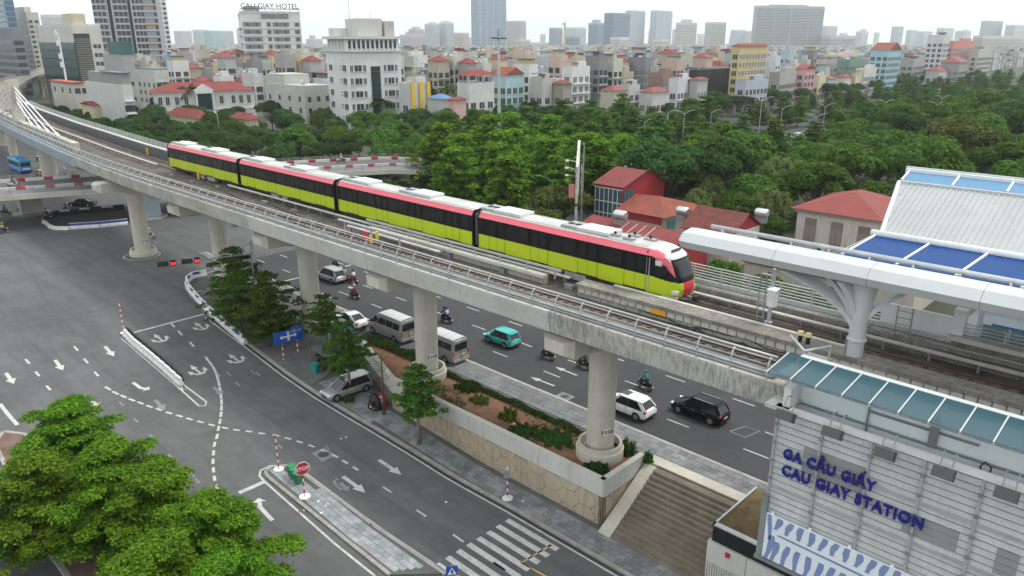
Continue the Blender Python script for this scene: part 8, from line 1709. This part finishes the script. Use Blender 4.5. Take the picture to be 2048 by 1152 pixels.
# tower crane
cr = Bld('tower_crane', 'thin tower crane above the slate box tower', 1127, 1129, 1131, 47, 1100, amin=1, bmin=1, cat='crane'); MB().box(-1, 1, -1, 1, 0, cr.h).build('mast', flat((.5, .42, .3)), cr.t, o=(0, 0, 0))
MB().obox((-12, 12, cr.h), (48, 1.2, 1.4), R(-43.9)).build('jib', flat((.5, .42, .3)), cr.t, o=(0, 0, 0)); MB().cyl((0, 0, cr.h), (0, 0, cr.h + 7), .6, .2, n=4).build('apex', flat((.5, .42, .3)), cr.t, o=(0, 0, 0))
# roof signs of the wide slab tower
# ================================================================== low houses right behind the viaduct
RUST = mat('rusty_sheet', (.22, .048, .038), .75, var=.35, scale=1.2, grime=.4, fine=.2, scol=(.07, .04, .035), streak=.8, thr=(.42, .6), sscale=(.15, 1.6, .3))
RWALL = mat('red_sheet_wall', (.3, .03, .035), .6, var=.1, scale=.5)
def gable_house(name, label, x0, x1, y0, y1, ze, zrg, axis, wm, rm, cat='house', gm=None, ribs=0, over=.35, z0=-.2):
    t = thing(name, label, cat, ((x0 + x1) / 2, (y0 + y1) / 2, 0)); MB().box(x0, x1, y0, y1, z0, ze).build('wall', wm, t)
    xm, ym = (x0 + x1) / 2, (y0 + y1) / 2
    if axis == 'x':
        MB().yz([(y0, ze), (y1, ze), (ym, zrg)], x0 + .01, x1 - .01).build('gable_wall', gm or wm, t)
        for s_, ye in ((-1, y0 - over), (1, y1 + over)):
            sl = (zrg - ze) / (ym - y0); zo = ze - over * sl; MB().hexa([(x0 - over, ye, zo), (x1 + over, ye, zo), (x1 + over, ym, zrg), (x0 - over, ym, zrg), (x0 - over, ye, zo + .08), (x1 + over, ye, zo + .08), (x1 + over, ym, zrg + .08), (x0 - over, ym, zrg + .08)]).build('roof', rm, t)
            if ribs:
                b = MB(); u = x0 - over + .1
                while u < x1 + over - .1: b.hexa([(u, ye, zo + .08), (u + .09, ye, zo + .08), (u + .09, ym, zrg + .08), (u, ym, zrg + .08), (u + .02, ye, zo + .14), (u + .07, ye, zo + .14), (u + .07, ym, zrg + .14), (u + .02, ym, zrg + .14)]); u += ribs
                tag(b.build('roof_ribs', rm, t), kind='stuff')
    return t
h1 = gable_house('shop_house', 'red two-storey shop house with a wall of windows beside the billboard', -71.5, -66.2, 93, 104.5, 7.8, 9.6, 'x', RWALL, SHEETR, ribs=.5)
for z0, z1 in ((1.6, 3.3), (3.5, 5.1), (5.3, 7.2)):
    for k in range(6):
        o = MB().box(-71.3 + k * .85, -70.55 + k * .85, 92.9, 92.98, z0, z1).build('window', mat('shop_glass', (.05, .11, .13), .1, var=.3, scale=.6) if (z0 == 1.6 and k == 0) else bpy.data.materials['shop_glass'], h1)
        MB().box(-71.36 + k * .85, -71.28 + k * .85, 92.84, 92.96, z0 - .1, z1 + .1).build('window_bar', WHITE, o)
    MB().box(-71.5, -66.2, 92.84, 92.97, z1 + .02, z1 + .14).build('transom', WHITE, h1)
for k in range(3): MB().box(-66.18, -66.1, 93.2 + k * .9, 93.95 + k * .9, 4.9, 7.2).build('window', bpy.data.materials['shop_glass'], h1)
h1b = thing('lean_to', 'low annex with orange-red hipped roof attached to the red shop house', 'house', (-61.5, 94, 0)); MB().box(-65.9, -58, 91.5, 102, -.2, 4.6).build('wall', wallm((.5, .45, .38), .5), h1b)
MB().add([(-66.0, 91.0, 4.7), (-57.2, 91.0, 4.7), (-57.2, 102.8, 4.7), (-66.0, 102.8, 4.7), (-65.9, 96.0, 6.4), (-62, 97.0, 6.4)], [(3, 2, 1, 0), (0, 1, 5, 4), (1, 2, 5), (2, 3, 4, 5), (3, 0, 4)]).build('roof', TILEO, h1b)
MB().box(-66, -58, 91.4, 91.48, 3.5, 4.6).build('red_fascia', RWALL, h1b); MB().box(-57.98, -57.9, 93, 95, .5, 3.8).build('curtain', flat((.1, .3, .33)), h1b)
h2 = gable_house('long_shed', 'long red metal roofed shed with white strips and a steel tank', -62.5, -47.6, 76.0, 86.5, 4.3, 5.9, 'x', RWALL, SHEETR, 'shed', ribs=.45)
for k in range(4): MB().hexa([(-56.5 + k * 1.4, 76.2, 4.4), (-56.35 + k * 1.4, 76.2, 4.4), (-56.35 + k * 1.4, 81, 5.9), (-56.5 + k * 1.4, 81, 5.9), (-56.5 + k * 1.4, 76.2, 4.5), (-56.35 + k * 1.4, 76.2, 4.5), (-56.35 + k * 1.4, 81, 6.0), (-56.5 + k * 1.4, 81, 6.0)]).build('roof_batten', flat((.4, .3, .29)), h2)
h3 = gable_house('rusty_house', 'house with rusty corrugated gable roof and red gable end', -52.6, -45.4, 88.4, 96.4, 4.8, 7.0, 'x', wallm((.58, .55, .48), .5), RUST, gm=RWALL, ribs=.4)
h4 = thing('hip_villa', 'pale weathered villa with broad red hipped roof next to the station roof', 'house', (-35, 98, 0)); x0, x1, y0, y1 = -42.6, -31.8, 101.8, 115.5
MB().box(x0, x1, y0, y1, -.2, 6.6).build('wall', wallm((.58, .55, .5), .8), h4); MB().box(x0 - .3, x1 + .3, y0 - .3, y1 + .3, 6.3, 6.75).build('cornice', wallm((.4, .37, .33), .8), h4)
MB().add([(x0 - .8, y0 - .8, 6.8), (x1 + .8, y0 - .8, 6.8), (x1 + .8, y1 + .8, 6.8), (x0 - .8, y1 + .8, 6.8), (-37.2, 107.6, 9.0), (-37.2, 109.6, 9.0)], [(3, 2, 1, 0), (0, 1, 4), (1, 2, 5, 4), (2, 3, 5), (3, 0, 4, 5)]).build('roof', mat('villa_roof', (.22, .04, .03), .65, var=.07, scale=.4), h4)
for k in range(3):
    o = MB().box(-41.4 + k * 3.6, -39.8 + k * 3.6, y0 - .08, y0 + .05, 2.4, 5.6).build('window', flat((.2, .17, .15)), h4)
    for q in range(2): MB().box(-41.36 + k * 3.6 + q * .8, -40.62 + k * 3.6 + q * .8, y0 - .13, y0 - .08, 2.5, 4.6).build('shutter', flat((.26, .21, .18)), o)
for k in range(3): MB().box(x1 - .05, x1 + .08, y0 + 1.5 + k * 3.8, y0 + 3.1 + k * 3.8, 2.4, 5.6).build('window', flat((.2, .17, .15)), h4)
ac = thing('air_conditioner', 'white outdoor air conditioner below the villa windows', 'air conditioner', (-38.6, 101.4, 1.6)); MB().box(-39.1, -38.1, 101.1, 101.7, 1.3, 2.1).build('case', WHITE, ac); MB().cyl((-38.75, 101.09, 1.7), (-38.75, 101.06, 1.7), .3, n=14).build('fan', DARK, ac)
h5 = gable_house('low_shed', 'low red sheet roofs in front of the villa', -42, -31, 86, 96, 2.6, 3.6, 'x', wallm((.5, .46, .4), .6), SHEETR, 'shed', ribs=.45)
h6 = gable_house('low_shed', 'small rusty roof seen beneath the canopy beam', -35, -27.5, 66, 73, 2.8, 3.8, 'x', RWALL, RUST, 'shed', ribs=.4)
h7 = thing('rooftop_annex', 'cream annex with railed roof terrace beside the station roof', 'house', (-27, 90, 0)); MB().box(-30.3, -22, 86, 97, -.2, 4.6).build('wall', wallm((.5, .46, .4), .5), h7); MB().box(-30.6, -21.8, 85.8, 97.2, 4.6, 4.85).build('terrace', wallm((.6, .6, .58), .3), h7)
for z in (5.2, 5.6, 6.0): MB().box(-30.5, -22, 85.9, 85.97, z, z + .06).build('terrace_rail', GALV, h7); MB().box(-30.5, -30.43, 86, 97, z, z + .06).build('terrace_rail', GALV, h7)
for k in range(7): MB().box(-30.5 + k * 1.4, -30.42 + k * 1.4, 85.9, 85.98, 4.85, 6.06).build('terrace_post', GALV, h7)
for k, (x, y, z, lb) in enumerate(((-57.5, 80.5, 5.9, 'steel water tank lying on the long red shed roof'), (*at(1523, 434, 5.4)[:2], 5.0, 'steel water tank behind the rusty gabled roof'), (-55, 92, 5.0, 'steel water tank beside the vine covered pergola'))):
    t = thing('water_tank', lb, 'tank', (x, y, z)); smooth_by_angle(MB().loft([[(x + dx, y + r_ * math.cos(a), z + 1.0 + r_ * math.sin(a)) for a in [2 * math.pi * i / 14 for i in range(14)]] for dx, r_ in ((-.95, .1), (-.9, .5), (-.75, .62), (.75, .62), (.9, .5), (.95, .1))]).build('barrel', STEEL, t)); MB().box(x - .7, x + .7, y - .5, y + .5, z - .4, z + .45).build('stand', GALV_D, t)
bb = thing('billboard', 'tall weathered billboard seen edge-on with lamps and bare lattice behind', 'billboard', (-70.5, 88, 0)); c0 = Vector((-70.5, 87.5, 0)); dv = Vector((RT[0] * .12 + FW[0], RT[1] * .12 + FW[1], 0)).normalized(); nv = Vector((-dv.y, dv.x, 0))
def bq(u, v, z): p = c0 + dv * u + nv * v; return (p.x, p.y, z)
MB().hexa([bq(0, 0, 1), bq(6, 0, 3), bq(6, .4, 3), bq(0, .4, 1), bq(0, 0, 11.0), bq(6, 0, 14.2), bq(6, .4, 14.2), bq(0, .4, 11.0)]).build('panel', mat('billboard_skin', (.55, .55, .53), .8, var=.3, scale=.8, grime=.8, scol=(.06, .06, .06)), bb)
for u in (0.3, 3, 5.7):
    MB().tube([bq(u, -.6, -.2), bq(u, -.6, 11 + u * .5)], .1, 6).build('post', GALV_D, bb)
    for z in (3, 5, 7, 9): MB().tube([bq(u, -.6, z), bq(min(6, u + 2.4), -.3, z + 1.6)], .05, 5).build('brace', GALV_D, bb)
for z in (9.5, 10.6, 11.7): MB().tube([bq(.5, .3, z), bq(.2, 1.7, z + .3)], .04, 5).build('lamp_arm', GALV, bb); MB().obox(bq(.2, 1.75, z + .2), (.4, .4, .2)).build('lamp', WHITE, bb)
MB().hexa([bq(-.1, .5, 6.3), bq(-.1, 1.4, 6.3), bq(.1, 1.4, 6.3), bq(.1, .5, 6.3), bq(-.1, .5, 8.4), bq(-.1, 1.4, 8.4), bq(.1, 1.4, 8.4), bq(.1, .5, 8.4)]).build('side_sign', flat((.55, .2, .2)), bb)
gh = gable_house('green_shed', 'grey-green pitched roof between the trees above the billboard', -84, -76, 112, 122, 6.5, 8.2, 'x', wallm((.4, .4, .38)), SHEETG)
# ================================================================== air
hb = MB().box(-6500, 6500, -6500, 6500, -5, 200).build('haze', None); tag(hb, 'thin pale city haze', None, kind='stuff')
hb.data.materials.clear()
hm = bpy.data.materials.new('haze'); hm.use_nodes = True; hn = hm.node_tree.nodes; hn.clear(); ho = hn.new('ShaderNodeOutputMaterial'); hv = hn.new('ShaderNodeVolumePrincipled')
hv.inputs['Color'].default_value = (.93, .97, 1.0, 1); hv.inputs['Density'].default_value = .00015; hv.inputs['Anisotropy'].default_value = 0.5
hm.node_tree.links.new(hv.outputs[0], ho.inputs['Volume']); hb.data.materials.append(hm)
